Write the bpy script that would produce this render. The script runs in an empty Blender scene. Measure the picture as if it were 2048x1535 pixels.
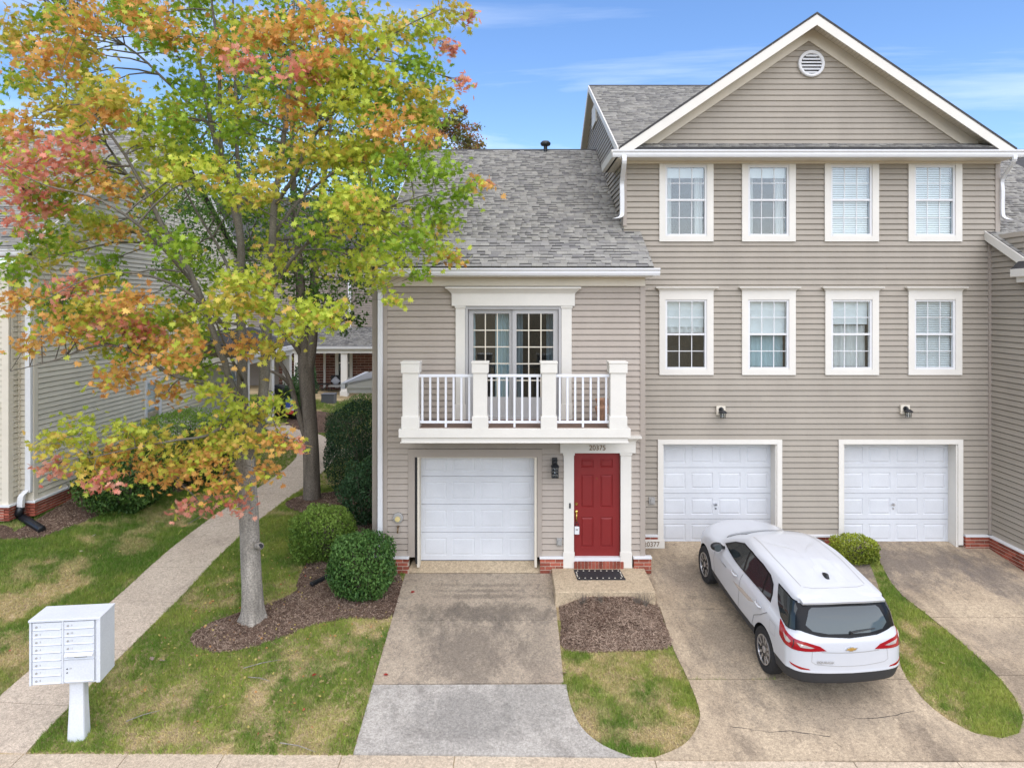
import bpy, bmesh, math, random
import numpy as np
from mathutils import Vector, Matrix
from mathutils.bvhtree import BVHTree
from mathutils.geometry import delaunay_2d_cdt

random.seed(7)
RNG = np.random.default_rng(7)
SC = bpy.context.scene
COL = SC.collection
R = math.radians

# ------------------------------------------------------------------ camera, sky, sun, exposure
H = 5.41                      # camera height over the garage floor of the near house
F = 1420.0                    # focal length in photo pixels (2048 wide)
CX, CY = 1029.0, 605.0        # principal point of the photo
cam = bpy.data.cameras.new('camera'); camo = bpy.data.objects.new('camera', cam); COL.objects.link(camo)
cam.sensor_width = 36.0; cam.lens = F / 2048 * 36.0
cam.shift_x = -(CX - 1024) / 2048.0; cam.shift_y = -(767.5 - CY) / 2048.0
cam.clip_start = 0.1; cam.clip_end = 6000
camo.location = (0, 0, H); camo.rotation_euler = (R(90), 0, 0)
SC.camera = camo

SUN_EL, SUN_AZ = R(60), R(166)           # azimuth measured from +Y towards +X: behind the camera, a little right
world = bpy.data.worlds.new('World'); SC.world = world; world.use_nodes = True
wt = world.node_tree; wn = wt.nodes; wl = wt.links
bg = wn['Background']
sky = wn.new('ShaderNodeTexSky'); sky.sky_type = 'NISHITA'; sky.sun_disc = False
sky.sun_elevation = SUN_EL; sky.sun_rotation = SUN_AZ % (2 * math.pi)
sky.air_density = 1.0; sky.dust_density = 0.6; sky.ozone_density = 3.0
tc = wn.new('ShaderNodeTexCoord'); sep = wn.new('ShaderNodeSeparateXYZ'); wl.new(tc.outputs['Generated'], sep.inputs[0])
zc = wn.new('ShaderNodeMath'); zc.operation = 'MAXIMUM'; zc.inputs[1].default_value = 0.03; wl.new(sep.outputs['Z'], zc.inputs[0])
zadd = wn.new('ShaderNodeMath'); zadd.operation = 'ADD'; zadd.inputs[1].default_value = 0.12; wl.new(zc.outputs[0], zadd.inputs[0])
dx = wn.new('ShaderNodeMath'); dx.operation = 'DIVIDE'; wl.new(sep.outputs['X'], dx.inputs[0]); wl.new(zadd.outputs[0], dx.inputs[1])
dy = wn.new('ShaderNodeMath'); dy.operation = 'DIVIDE'; wl.new(sep.outputs['Y'], dy.inputs[0]); wl.new(zadd.outputs[0], dy.inputs[1])
cmb = wn.new('ShaderNodeCombineXYZ'); wl.new(dx.outputs[0], cmb.inputs[0]); wl.new(dy.outputs[0], cmb.inputs[1])
mp = wn.new('ShaderNodeMapping'); mp.inputs['Rotation'].default_value = (0, 0, R(28)); mp.inputs['Scale'].default_value = (0.55, 1.5, 1); mp.inputs['Location'].default_value = (1.3, 0.4, 0)
wl.new(cmb.outputs[0], mp.inputs[0])
cn = wn.new('ShaderNodeTexNoise'); cn.inputs['Scale'].default_value = 0.75; cn.inputs['Detail'].default_value = 9; cn.inputs['Roughness'].default_value = 0.58; cn.inputs['Distortion'].default_value = 0.5
wl.new(mp.outputs[0], cn.inputs['Vector'])
cr = wn.new('ShaderNodeValToRGB'); cr.color_ramp.elements[0].position = 0.50; cr.color_ramp.elements[1].position = 0.80
cr.color_ramp.elements[0].color = (0, 0, 0, 1); cr.color_ramp.elements[1].color = (0.72, 0.72, 0.72, 1)
wl.new(cn.outputs['Fac'], cr.inputs[0])
hs = wn.new('ShaderNodeHueSaturation'); hs.inputs['Saturation'].default_value = 1.12; hs.inputs['Value'].default_value = 1.0
wl.new(sky.outputs[0], hs.inputs['Color'])
tint = wn.new('ShaderNodeMix'); tint.data_type = 'RGBA'; tint.blend_type = 'MULTIPLY'; tint.inputs[0].default_value = 1.0
tint.inputs[7].default_value = (0.98, 0.98, 1.06, 1); wl.new(hs.outputs[0], tint.inputs[6])
cm = wn.new('ShaderNodeMix'); cm.data_type = 'RGBA'; cm.inputs[7].default_value = (6.3, 6.7, 7.4, 1)
wl.new(cr.outputs[0], cm.inputs[0]); wl.new(tint.outputs[2], cm.inputs[6]); wl.new(cm.outputs[2], bg.inputs[0])
bg.inputs[1].default_value = 0.068

sun = bpy.data.lights.new('sun', 'SUN'); sun.energy = 1.5; sun.angle = R(115); sun.color = (1.0, 0.925, 0.815)
suno = bpy.data.objects.new('sun', sun); COL.objects.link(suno)
sd = Vector((math.sin(SUN_AZ) * math.cos(SUN_EL), math.cos(SUN_AZ) * math.cos(SUN_EL), math.sin(SUN_EL)))
suno.rotation_euler = sd.to_track_quat('Z', 'Y').to_euler(); suno.location = (0, 0, 40)

SC.view_settings.view_transform = 'Standard'; SC.view_settings.look = 'None'
SC.view_settings.gamma = 1.0; SC.view_settings.use_curve_mapping = False
SC.view_settings.exposure = 1.72
SC.render.engine = 'CYCLES'
SC.cycles.max_bounces = 6; SC.cycles.diffuse_bounces = 3; SC.cycles.transparent_max_bounces = 12

# ------------------------------------------------------------------ maths helpers
YK = [-400, 0, 8, 9.55, 9.86, 14.68, 15.85, 18, 22, 30, 60, 4000]
ZK = [-1.0, -1.0, -.99, -.90, -.863, -.17, -.06, .12, .40, .60, .80, 1.0]
def zg(x, y):
    x = np.asarray(x, float); y = np.asarray(y, float)
    b = np.interp(y, YK, ZK)
    t = np.clip((y - 11) / 5.5, 0, 1); t = t * t * (3 - 2 * t)
    return b + np.clip((-8 - x) * .1, 0, .36) * t
def zgf(x, y): return float(zg(x, y))
def XP(px, Y): return (px - CX) * Y / F
def ZP(py, Y): return H - (py - CY) * Y / F
def G(px, py):
    """where the line of sight of a photo pixel meets the ground"""
    k = (py - CY) / F; y = 12.0
    for _ in range(60):
        y = .5 * y + .5 * (H - zgf((px - CX) / F * y, y)) / k
    return ((px - CX) / F * y, y)
def inpoly(x, y, poly):
    x = np.asarray(x); y = np.asarray(y); r = np.zeros(x.shape, bool); n = len(poly); j = n - 1
    for i in range(n):
        xi, yi = poly[i]; xj, yj = poly[j]
        c = ((yi > y) != (yj > y)) & (x < (xj - xi) * (y - yi) / ((yj - yi) or 1e-9) + xi)
        r ^= c; j = i
    return r
def smooth_poly(pts, n=5, closed=True):
    out = []; m = len(pts)
    for i in range(m if closed else m - 1):
        p0 = pts[(i - 1) % m] if closed or i > 0 else pts[i]; p1 = pts[i]; p2 = pts[(i + 1) % m]
        p3 = pts[(i + 2) % m] if closed or i + 2 < m else p2
        for k in range(n):
            t = k / n
            out.append(tuple(.5 * (2 * b + (c - a) * t + (2 * a - 5 * b + 4 * c - d) * t * t + (3 * b - a - 3 * c + d) * t ** 3) for a, b, c, d in zip(p0, p1, p2, p3)))
    if not closed: out.append(tuple(pts[-1]))
    return out

# ------------------------------------------------------------------ materials
def newmat(name):
    m = bpy.data.materials.new(name); m.use_nodes = True
    return m, m.node_tree.nodes, m.node_tree.links, m.node_tree.nodes['Principled BSDF']
def M(name, col, rough=.55, var=.08, scale=3.0, stretch=(1, 1, 1), var2=0.0, scale2=60, bump=0.0, bscale=150, metal=0, spec=.5, orand=0.0, src='rgb', coat=0, trans=0):
    """procedural surface: base colour * two scales of noise; src 'attr' reads the colour attribute, 'obj' the object colour"""
    m, N, L, B = newmat(name)
    geo = N.new('ShaderNodeNewGeometry'); mpn = N.new('ShaderNodeMapping'); mpn.inputs['Scale'].default_value = stretch
    L.new(geo.outputs['Position'], mpn.inputs[0])
    nz = N.new('ShaderNodeTexNoise'); nz.inputs['Scale'].default_value = scale; nz.inputs['Detail'].default_value = 6; nz.inputs['Roughness'].default_value = .62
    L.new(mpn.outputs[0], nz.inputs['Vector'])
    mr = N.new('ShaderNodeMapRange'); mr.inputs[1].default_value = .3; mr.inputs[2].default_value = .7; mr.inputs[3].default_value = 1 - var; mr.inputs[4].default_value = 1 + var
    L.new(nz.outputs['Fac'], mr.inputs[0]); val = mr.outputs[0]
    if var2:
        n2 = N.new('ShaderNodeTexNoise'); n2.inputs['Scale'].default_value = scale2; n2.inputs['Detail'].default_value = 3
        L.new(geo.outputs['Position'], n2.inputs['Vector'])
        m2 = N.new('ShaderNodeMapRange'); m2.inputs[1].default_value = .3; m2.inputs[2].default_value = .7; m2.inputs[3].default_value = 1 - var2; m2.inputs[4].default_value = 1 + var2
        L.new(n2.outputs['Fac'], m2.inputs[0]); mu = N.new('ShaderNodeMath'); mu.operation = 'MULTIPLY'
        L.new(val, mu.inputs[0]); L.new(m2.outputs[0], mu.inputs[1]); val = mu.outputs[0]
    if orand:
        oi = N.new('ShaderNodeObjectInfo'); m3 = N.new('ShaderNodeMapRange'); m3.inputs[3].default_value = 1 - orand; m3.inputs[4].default_value = 1 + orand
        L.new(oi.outputs['Random'], m3.inputs[0]); mu = N.new('ShaderNodeMath'); mu.operation = 'MULTIPLY'
        L.new(val, mu.inputs[0]); L.new(m3.outputs[0], mu.inputs[1]); val = mu.outputs[0]
    mx = N.new('ShaderNodeMix'); mx.data_type = 'RGBA'; mx.blend_type = 'MULTIPLY'; mx.inputs[0].default_value = 1
    if src == 'attr':
        at = N.new('ShaderNodeAttribute'); at.attribute_name = 'Col'; L.new(at.outputs['Color'], mx.inputs[6])
    elif src == 'obj':
        oi = N.new('ShaderNodeObjectInfo'); L.new(oi.outputs['Color'], mx.inputs[6])
    else: mx.inputs[6].default_value = (*col, 1)
    L.new(val, mx.inputs[7]); L.new(mx.outputs[2], B.inputs['Base Color'])
    B.inputs['Roughness'].default_value = rough; B.inputs['Metallic'].default_value = metal
    B.inputs['Specular IOR Level'].default_value = spec
    if coat: B.inputs['Coat Weight'].default_value = coat; B.inputs['Coat Roughness'].default_value = .05
    if bump:
        nb = N.new('ShaderNodeTexNoise'); nb.inputs['Scale'].default_value = bscale; nb.inputs['Detail'].default_value = 5
        L.new(mpn.outputs[0], nb.inputs['Vector']); bp = N.new('ShaderNodeBump'); bp.inputs['Strength'].default_value = bump; bp.inputs['Distance'].default_value = .01
        L.new(nb.outputs['Fac'], bp.inputs['Height']); L.new(bp.outputs[0], B.inputs['Normal'])
    if trans:
        out = N['Material Output']; tr = N.new('ShaderNodeBsdfTranslucent'); ms = N.new('ShaderNodeMixShader'); ms.inputs[0].default_value = trans
        L.new(mx.outputs[2], tr.inputs[0]); L.new(B.outputs[0], ms.inputs[1]); L.new(tr.outputs[0], ms.inputs[2]); L.new(ms.outputs[0], out.inputs[0])
    return m
def glass_mat(name, tint, gloss, rough=.02):
    m, N, L, B = newmat(name); N.remove(B)
    t = N.new('ShaderNodeBsdfTransparent'); t.inputs[0].default_value = (*tint, 1)
    g = N.new('ShaderNodeBsdfGlossy'); g.inputs['Roughness'].default_value = rough; g.inputs[0].default_value = (.93, .97, 1, 1)
    f = N.new('ShaderNodeLayerWeight'); f.inputs[0].default_value = .5
    pw_ = N.new('ShaderNodeMath'); pw_.operation = 'POWER'; pw_.inputs[1].default_value = 5; L.new(f.outputs['Facing'], pw_.inputs[0])
    mr = N.new('ShaderNodeMapRange'); mr.inputs[3].default_value = gloss; mr.inputs[4].default_value = 1.0
    L.new(pw_.outputs[0], mr.inputs[0])
    x = N.new('ShaderNodeMixShader'); L.new(mr.outputs[0], x.inputs[0]); L.new(t.outputs[0], x.inputs[1]); L.new(g.outputs[0], x.inputs[2])
    L.new(x.outputs[0], N['Material Output'].inputs[0]); return m
def concrete(name, base, stain, amount, scale, warm=None, speck=.2, streak=None, spots=()):
    """weathered concrete: base colour, dark algae stains of their own shape, fine aggregate"""
    m, N, L, B = newmat(name)
    geo = N.new('ShaderNodeNewGeometry'); mpn = N.new('ShaderNodeMapping'); mpn.inputs['Scale'].default_value = streak or (1, 1, 1)
    L.new(geo.outputs['Position'], mpn.inputs[0])
    def noi(s, d=6, r=.6, vec=None, dist=0):
        n = N.new('ShaderNodeTexNoise'); n.inputs['Scale'].default_value = s; n.inputs['Detail'].default_value = d; n.inputs['Roughness'].default_value = r; n.inputs['Distortion'].default_value = dist
        L.new(vec or geo.outputs['Position'], n.inputs['Vector']); return n.outputs['Fac']
    def mixc(f, a, b, mode='MIX'):
        x = N.new('ShaderNodeMix'); x.data_type = 'RGBA'; x.blend_type = mode
        for s, v in ((0, f), (6, a), (7, b)):
            if hasattr(v, 'type') or hasattr(v, 'is_linked'): L.new(v, x.inputs[s])
            elif s == 0: x.inputs[0].default_value = v
            else: x.inputs[s].default_value = (*v, 1)
        return x.outputs[2]
    def ramp(f, a, b, lo=0., hi=1.):
        r = N.new('ShaderNodeMapRange'); r.interpolation_type = 'SMOOTHSTEP'; r.inputs[1].default_value = a; r.inputs[2].default_value = b; r.inputs[3].default_value = lo; r.inputs[4].default_value = hi
        L.new(f, r.inputs[0]); return r.outputs[0]
    c = mixc(ramp(noi(.9, 5), .35, .68), base, warm or tuple(v * .9 for v in base))
    c = mixc(ramp(noi(scale, 8, .66, mpn.outputs[0], .6), .62 - .2 * amount, .80 - .12 * amount, 0, .75), c, stain)
    c = mixc(ramp(noi(scale * 7, 8, .7, mpn.outputs[0]), .5, .72, 0, .5), c, stain)
    for (sx_, sy_, rx_, ry_, st_, hue_) in spots:        # broad worn or tyre-darkened patches at their own place
        mpp = N.new('ShaderNodeMapping'); mpp.inputs['Location'].default_value = (-sx_ / rx_, -sy_ / ry_, 0); mpp.inputs['Scale'].default_value = (1 / rx_, 1 / ry_, 0); L.new(geo.outputs['Position'], mpp.inputs[0])
        ln = N.new('ShaderNodeVectorMath'); ln.operation = 'LENGTH'; L.new(mpp.outputs[0], ln.inputs[0])
        ad = N.new('ShaderNodeMath'); ad.operation = 'MULTIPLY_ADD'; ad.inputs[1].default_value = 3.0; L.new(noi(2.6, 9, .74, mpn.outputs[0]), ad.inputs[0]); L.new(ln.outputs['Value'], ad.inputs[2])
        f_ = ramp(ad.outputs[0], 2.75, 1.75, 0, st_); c = mixc(f_, c, hue_)
    c = mixc(ramp(noi(16, 8, .8), .46, .70, 0, .6), c, tuple(v * 1.2 for v in stain))
    c = mixc(1.0, c, ramp2(N, L, noi(24, 6, .85), 1 - speck * 2, 1 + speck * 2), 'MULTIPLY'); c = mixc(1.0, c, ramp2(N, L, noi(75, 3, .8), 1 - speck * 1.6, 1 + speck * 1.6), 'MULTIPLY')
    c = mixc(1.0, c, ramp2(N, L, noi(190, 2, .75), 1 - speck, 1 + speck), 'MULTIPLY')
    L.new(c, B.inputs['Base Color']); B.inputs['Roughness'].default_value = .88; B.inputs['Specular IOR Level'].default_value = .25
    bp = N.new('ShaderNodeBump'); bp.inputs['Strength'].default_value = .35; bp.inputs['Distance'].default_value = .006
    L.new(noi(140, 4), bp.inputs['Height']); L.new(bp.outputs[0], B.inputs['Normal'])
    return m
def ramp2(N, L, f, lo, hi):
    r = N.new('ShaderNodeMapRange'); r.inputs[1].default_value = .3; r.inputs[2].default_value = .7; r.inputs[3].default_value = lo; r.inputs[4].default_value = hi
    L.new(f, r.inputs[0]); return r.outputs[0]

SID = dict(var=.065, scale=1.6, stretch=(1, 1, .3), var2=.02, scale2=25, rough=.55, spec=.3, orand=.03)
MAT = dict(
    siding_a=M('siding taupe', (.40, .345, .290), **SID),
    siding_b=M('siding clay', (.345, .305, .250), **SID),
    siding_c=M('siding sand', (.63, .58, .47), **SID),
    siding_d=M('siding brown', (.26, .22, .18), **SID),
    trim_a=M('taupe trim', (.36, .31, .262), rough=.5, var=.03),
    cream=M('cream trim paint', (.70, .67, .605), rough=.5, var=.04, scale=2, var2=.015, scale2=40, spec=.35),
    soffit=M('soffit cream', (.68, .62, .51), rough=.6, var=.04),
    white=M('white vinyl', (.70, .70, .70), rough=.45, var=.03, scale=4, spec=.4),
    doorwhite=M('garage door paint', (.60, .615, .635), rough=.5, var=.06, scale=1.5, var2=.02, scale2=30, spec=.35),
    railwhite=M('white rail', (.74, .75, .78), rough=.4, var=.02),
    red=M('red door paint', (.205, .014, .014), rough=.45, var=.06, scale=2, spec=.4),
    brass=M('brass', (.80, .55, .16), rough=.25, var=.05, metal=1),
    bronze=M('bronze lettering', (.20, .13, .07), rough=.4, var=.05, metal=.5),
    black=M('black metal', (.015, .016, .018), rough=.45, var=.1),
    grey=M('grey vinyl frame', (.43, .42, .41), rough=.5, var=.03),
    boxgrey=M('grey plastic', (.34, .33, .31), rough=.5, var=.08),
    steel=M('steel', (.55, .56, .58), rough=.35, metal=1, var=.05),
    room=M('dark room', (.025, .025, .028), rough=.9, var=.1),
    blind=M('white blind', (.80, .82, .82), rough=.6, var=.03, scale=6, trans=.25),
    curtain=M('pale blue curtain', (.42, .56, .60), rough=.8, var=.12, scale=5, stretch=(8, 8, .4), trans=.25),
    curtain_w=M('white curtain', (.72, .72, .70), rough=.8, var=.1, scale=5, stretch=(8, 8, .4), trans=.25),
    glass=glass_mat('window glass', (.95, .98, .985), .06),
    darkglass=glass_mat('screened glass', (.72, .74, .76), .04, .08),
    brick=M('red brick', (.30, .085, .055), rough=.85, var=.18, scale=9, var2=.15, scale2=60, orand=.35, bump=.3, bscale=90, spec=.2),
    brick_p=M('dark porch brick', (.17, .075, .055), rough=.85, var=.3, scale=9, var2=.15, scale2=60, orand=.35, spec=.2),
    mortar=M('mortar', (.60, .53, .42), rough=.9, var=.1, scale=20, bump=.3, spec=.2),
    shingle=M('shingle', (.2, .2, .2), rough=.92, var=.12, scale=4, var2=.22, scale2=90, src='obj', bump=.4, bscale=120, spec=.15),
    shingle_at=M('shingle field', (.2, .2, .2), rough=.92, var=.12, scale=4, var2=.22, scale2=90, src='attr', bump=.4, bscale=120, spec=.15),
    deck=M('roof deck', (.07, .068, .068), rough=.95, var=.2, scale=6, spec=.1),
    bark=M('maple bark', (.265, .24, .205), rough=.92, var=.34, scale=7, stretch=(1, 1, .22), var2=.32, scale2=38, bump=1.0, bscale=34, spec=.15),
    limb=M('maple limb bark', (.16, .145, .118), rough=.92, var=.3, scale=6, stretch=(1, 1, .4), var2=.3, scale2=50, bump=.7, bscale=40, spec=.15),
    bark2=M('dark bark', (.16, .135, .11), rough=.95, var=.3, scale=7, stretch=(1, 1, .2), var2=.3, scale2=40, bump=.9, bscale=30, spec=.1),
    leaf=M('leaf', (1, 1, 1), rough=.5, var=.10, scale=9, src='attr', trans=.42, spec=.3),
    leaf_o=M('single leaf', (1, 1, 1), rough=.5, var=.10, scale=9, src='obj', trans=.42, spec=.3),
    hedge=M('hedge leaf', (1, 1, 1), rough=.5, var=.10, scale=9, src='attr', trans=.2, spec=.25),
    grass=M('grass', (1, 1, 1), rough=.7, var=.12, scale=4, src='attr', trans=.25, spec=.2),
    mulch=M('bark mulch', (1, 1, 1), rough=.95, var=.2, scale=20, src='attr', spec=.1),
    mulch_base=M('mulch soil', (.115, .075, .055), rough=.97, var=.35, scale=6, var2=.4, scale2=50, bump=1, bscale=60, spec=.1),
    plastic_b=M('black corrugated plastic', (.012, .013, .016), rough=.32, var=.1),
    rubber=M('rubber mat', (.016, .017, .020), rough=.7, var=.2, var2=.3, scale2=90),
    terracotta=M('weathered terracotta', (.42, .24, .15), rough=.85, var=.3, scale=9, var2=.1),
    mailbox=M('mailbox paint', (.70, .725, .76), rough=.5, var=.05, scale=2.5, var2=.05, scale2=45, metal=.15),
    ground=M('soil and thatch', (.33, .255, .145), rough=.97, var=.35, scale=1.4, var2=.35, scale2=35, bump=.6, bscale=60, spec=.1),
    asphalt=M('asphalt', (.055, .055, .057), rough=.9, var=.15, var2=.3, scale2=80, spec=.2),
    conc_tan=concrete('tan driveway concrete', (.40, .33, .245), (.115, .10, .085), .35, .75, (.34, .275, .205), streak=(1.5, .7, 1), spots=[(-.75, 12.1, 1.0, 1.3, .72, (.135, .112, .09)), (-.55, 13.2, 1.6, .35, .7, (.11, .092, .074)), (-.6, 13.75, 1.3, .10, .55, (.14, .115, .09)), (-.7, 13.95, 1.1, .07, .55, (.14, .115, .09)), (-.7, 14.15, 1.2, .08, .5, (.14, .115, .09)), (.45, 12.2, .35, 1.3, .45, (.15, .125, .10)), (-1.7, 12.9, .3, .6, .4, (.15, .13, .10))]),
    conc_grey=concrete('pale grey concrete', (.40, .372, .33), (.14, .125, .108), .5, .8, (.35, .325, .288), spots=[(-.8, 10.5, .9, .7, .6, (.17, .16, .145)), (.2, 10.9, .6, .9, .4, (.2, .19, .17))]),
    conc_step=concrete('stoop concrete', (.50, .40, .27), (.20, .16, .11), .15, 1.2, (.46, .36, .24)),
    conc_path=concrete('path concrete', (.54, .45, .35), (.26, .215, .165), .3, .9, (.48, .395, .305)),
    conc_kerb=concrete('kerb concrete', (.52, .43, .32), (.24, .20, .15), .2, .9, (.47, .38, .28)),
    conc_b=concrete('worn driveway concrete', (.45, .36, .25), (.14, .11, .082), .78, .62, (.37, .29, .20), streak=(1.6, .8, 1), spots=[(8.0, 15.0, 2.6, 1.1, .85, (.15, .125, .105)), (6.9, 13.6, .6, 1.7, .6, (.16, .132, .107)), (9.8, 14.4, .6, 1.1, .7, (.15, .125, .105)), (3.5, 14.4, .8, .9, .5, (.2, .165, .13)), (3.7, 12.3, .7, 1.5, .6, (.17, .143, .112)), (8.9, 12.3, 1.3, .6, .5, (.2, .165, .13)), (4.6, 10.6, 1.2, .5, .5, (.2, .165, .125)), (7.6, 10.3, 1.5, .5, .5, (.2, .165, .125))]),
)

# ------------------------------------------------------------------ object helpers
def props(o, label=None, cat=None, group=None, kind=None):
    for k, v in (('label', label), ('category', cat), ('group', group), ('kind', kind)):
        if v: o[k] = v
    return o
def link(o, parent=None):
    COL.objects.link(o)
    if parent is not None:
        o.parent = parent
        if parent.type == 'EMPTY' and not parent.get('_local'): o.matrix_parent_inverse = Matrix.Translation(-parent.location)
    return o
def thing(name, label, cat, loc, group=None, local=False, rot=(0, 0, 0)):
    o = bpy.data.objects.new(name, None); COL.objects.link(o); o.location = loc; o.rotation_euler = rot
    o.empty_display_size = .2
    if local: o['_local'] = 1
    return props(o, label, cat, group)
class MB:
    def __init__(s): s.v = []; s.f = []; s.m = []
    def add(s, vs, fs, mi=0):
        b = len(s.v); s.v += [tuple(p) for p in vs]; s.f += [tuple(i + b for i in f) for f in fs]; s.m += [mi] * len(fs); return s
    def box(s, x0, x1, y0, y1, z0, z1, mi=0):
        return s.add([(x0, y0, z0), (x1, y0, z0), (x1, y1, z0), (x0, y1, z0), (x0, y0, z1), (x1, y0, z1), (x1, y1, z1), (x0, y1, z1)],
                     [(0, 3, 2, 1), (4, 5, 6, 7), (0, 1, 5, 4), (1, 2, 6, 5), (2, 3, 7, 6), (3, 0, 4, 7)], mi)
    def prism(s, poly, a0, a1, axis='x', mi=0, poly1=None):
        """extrude a 2-D outline along an axis: 'x' -> poly is (y,z), 'y' -> (x,z), 'z' -> (x,y)"""
        n = len(poly); poly1 = poly1 or poly
        f = {'x': lambda p, a: (a, p[0], p[1]), 'y': lambda p, a: (p[0], a, p[1]), 'z': lambda p, a: (p[0], p[1], a)}[axis]
        vs = [f(p, a0) for p in poly] + [f(p, a1) for p in poly1]
        return s.add(vs, [tuple(range(n))[::-1], tuple(range(n, 2 * n))] + [(i, (i + 1) % n, n + (i + 1) % n, n + i) for i in range(n)], mi)
    def tube(s, pts, rad, n=8, cap=True, mi=0):
        pts = [Vector(p) for p in pts]; rad = rad if hasattr(rad, '__len__') else [rad] * len(pts); b = len(s.v); ref = None
        for i, p in enumerate(pts):
            d = (pts[min(i + 1, len(pts) - 1)] - pts[max(i - 1, 0)]).normalized()
            if ref is None: ref = d.orthogonal().normalized()
            ref = (ref - d * ref.dot(d)).normalized() if (ref - d * ref.dot(d)).length > 1e-6 else d.orthogonal().normalized()
            q = d.cross(ref)
            for k in range(n):
                a = 2 * math.pi * k / n; s.v.append(tuple(p + (ref * math.cos(a) + q * math.sin(a)) * rad[i]))
        for i in range(len(pts) - 1):
            for k in range(n): s.f.append((b + i * n + k, b + i * n + (k + 1) % n, b + (i + 1) * n + (k + 1) % n, b + (i + 1) * n + k)); s.m.append(mi)
        if cap:
            s.f.append(tuple(b + k for k in range(n))[::-1]); s.f.append(tuple(b + (len(pts) - 1) * n + k for k in range(n))); s.m += [mi, mi]
        return s
    def lathe(s, prof, c, n=20, axis='z', mi=0):
        """prof: list of (radius, height) turned about an axis through c"""
        b = len(s.v)
        for r, h in prof:
            for k in range(n):
                a = 2 * math.pi * k / n; u, w = r * math.cos(a), r * math.sin(a)
                s.v.append({'z': (c[0] + u, c[1] + w, c[2] + h), 'y': (c[0] + u, c[1] + h, c[2] + w), 'x': (c[0] + h, c[1] + u, c[2] + w)}[axis])
        for i in range(len(prof) - 1):
            for k in range(n): s.f.append((b + i * n + k, b + i * n + (k + 1) % n, b + (i + 1) * n + (k + 1) % n, b + (i + 1) * n + k)); s.m.append(mi)
        s.f.append(tuple(b + k for k in range(n))[::-1]); s.f.append(tuple(b + (len(prof) - 1) * n + k for k in range(n))); s.m += [mi, mi]
        return s
    def mesh(s, name, smooth=False):
        me = bpy.data.meshes.new(name); me.from_pydata(s.v, [], s.f); me.update()
        bm = bmesh.new(); bm.from_mesh(me); bmesh.ops.recalc_face_normals(bm, faces=bm.faces); bm.to_mesh(me); bm.free()
        if smooth: me.polygons.foreach_set('use_smooth', [True] * len(me.polygons))
        return me
    def build(s, name, mat, parent=None, smooth=False, bevel=0, angle=None):
        me = s.mesh(name, smooth)
        for m in (mat if isinstance(mat, (list, tuple)) else [mat]): me.materials.append(MAT[m] if isinstance(m, str) else m)
        if isinstance(mat, (list, tuple)): me.polygons.foreach_set('material_index', s.m)
        o = bpy.data.objects.new(name, me); link(o, parent)
        if bevel:
            b = o.modifiers.new('bevel', 'BEVEL'); b.width = bevel; b.segments = 2; b.limit_method = 'ANGLE'
        if smooth and angle:
            try: me.set_sharp_from_angle(angle=R(angle))
            except Exception: pass
        return o
def inst_mesh(name, tv, tf, pos, rot, scale, col, mat, parent=None, kind='stuff'):
    """one mesh made of many small copies of a template, with a colour for each copy"""
    tv = np.asarray(tv, float); tf = np.asarray(tf, int); N = len(pos); k = len(tv); m = len(tf); w = tf.shape[1]
    sc = np.asarray(scale, float)
    if sc.ndim == 1: sc = np.repeat(sc[:, None], 3, 1)
    V = np.einsum('nij,nkj->nki', rot, tv[None] * sc[:, None, :]) + np.asarray(pos)[:, None, :]
    Fi = (tf[None] + (np.arange(N) * k)[:, None, None]).reshape(-1)
    me = bpy.data.meshes.new(name); me.vertices.add(N * k); me.vertices.foreach_set('co', V.reshape(-1).astype(np.float32))
    me.loops.add(len(Fi)); me.loops.foreach_set('vertex_index', Fi.astype(np.int32))
    me.polygons.add(N * m); me.polygons.foreach_set('loop_start', (np.arange(N * m) * w).astype(np.int32))
    try: me.polygons.foreach_set('loop_total', np.full(N * m, w, np.int32))
    except Exception: pass
    me.update(calc_edges=True)
    a = me.color_attributes.new('Col', 'FLOAT_COLOR', 'POINT')
    c = np.ones((N, k, 4), np.float32); c[:, :, :3] = np.asarray(col)[:, None, :]
    a.data.foreach_set('color', c.reshape(-1)); me.materials.append(MAT[mat])
    o = bpy.data.objects.new(name, me); link(o, parent)
    if kind: o['kind'] = kind
    return o
def rand_rot(n, tilt=1.0, yaw=True):
    """random rotations: free yaw, tilt away from lying flat scaled by tilt (1 = any way up)"""
    a = RNG.uniform(0, 2 * np.pi, n); b = RNG.normal(0, tilt, n); c = RNG.normal(0, tilt, n)
    ca, sa, cb, sb, cc, sn = np.cos(a), np.sin(a), np.cos(b), np.sin(b), np.cos(c), np.sin(c)
    Z = np.zeros((n, 3, 3)); Z[:, 0, 0] = ca; Z[:, 0, 1] = -sa; Z[:, 1, 0] = sa; Z[:, 1, 1] = ca; Z[:, 2, 2] = 1
    X = np.zeros((n, 3, 3)); X[:, 0, 0] = 1; X[:, 1, 1] = cb; X[:, 1, 2] = -sb; X[:, 2, 1] = sb; X[:, 2, 2] = cb
    Y = np.zeros((n, 3, 3)); Y[:, 1, 1] = 1; Y[:, 0, 0] = cc; Y[:, 0, 2] = sn; Y[:, 2, 0] = -sn; Y[:, 2, 2] = cc
    return np.einsum('nij,njk,nkl->nil', Z, X, Y)
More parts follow.
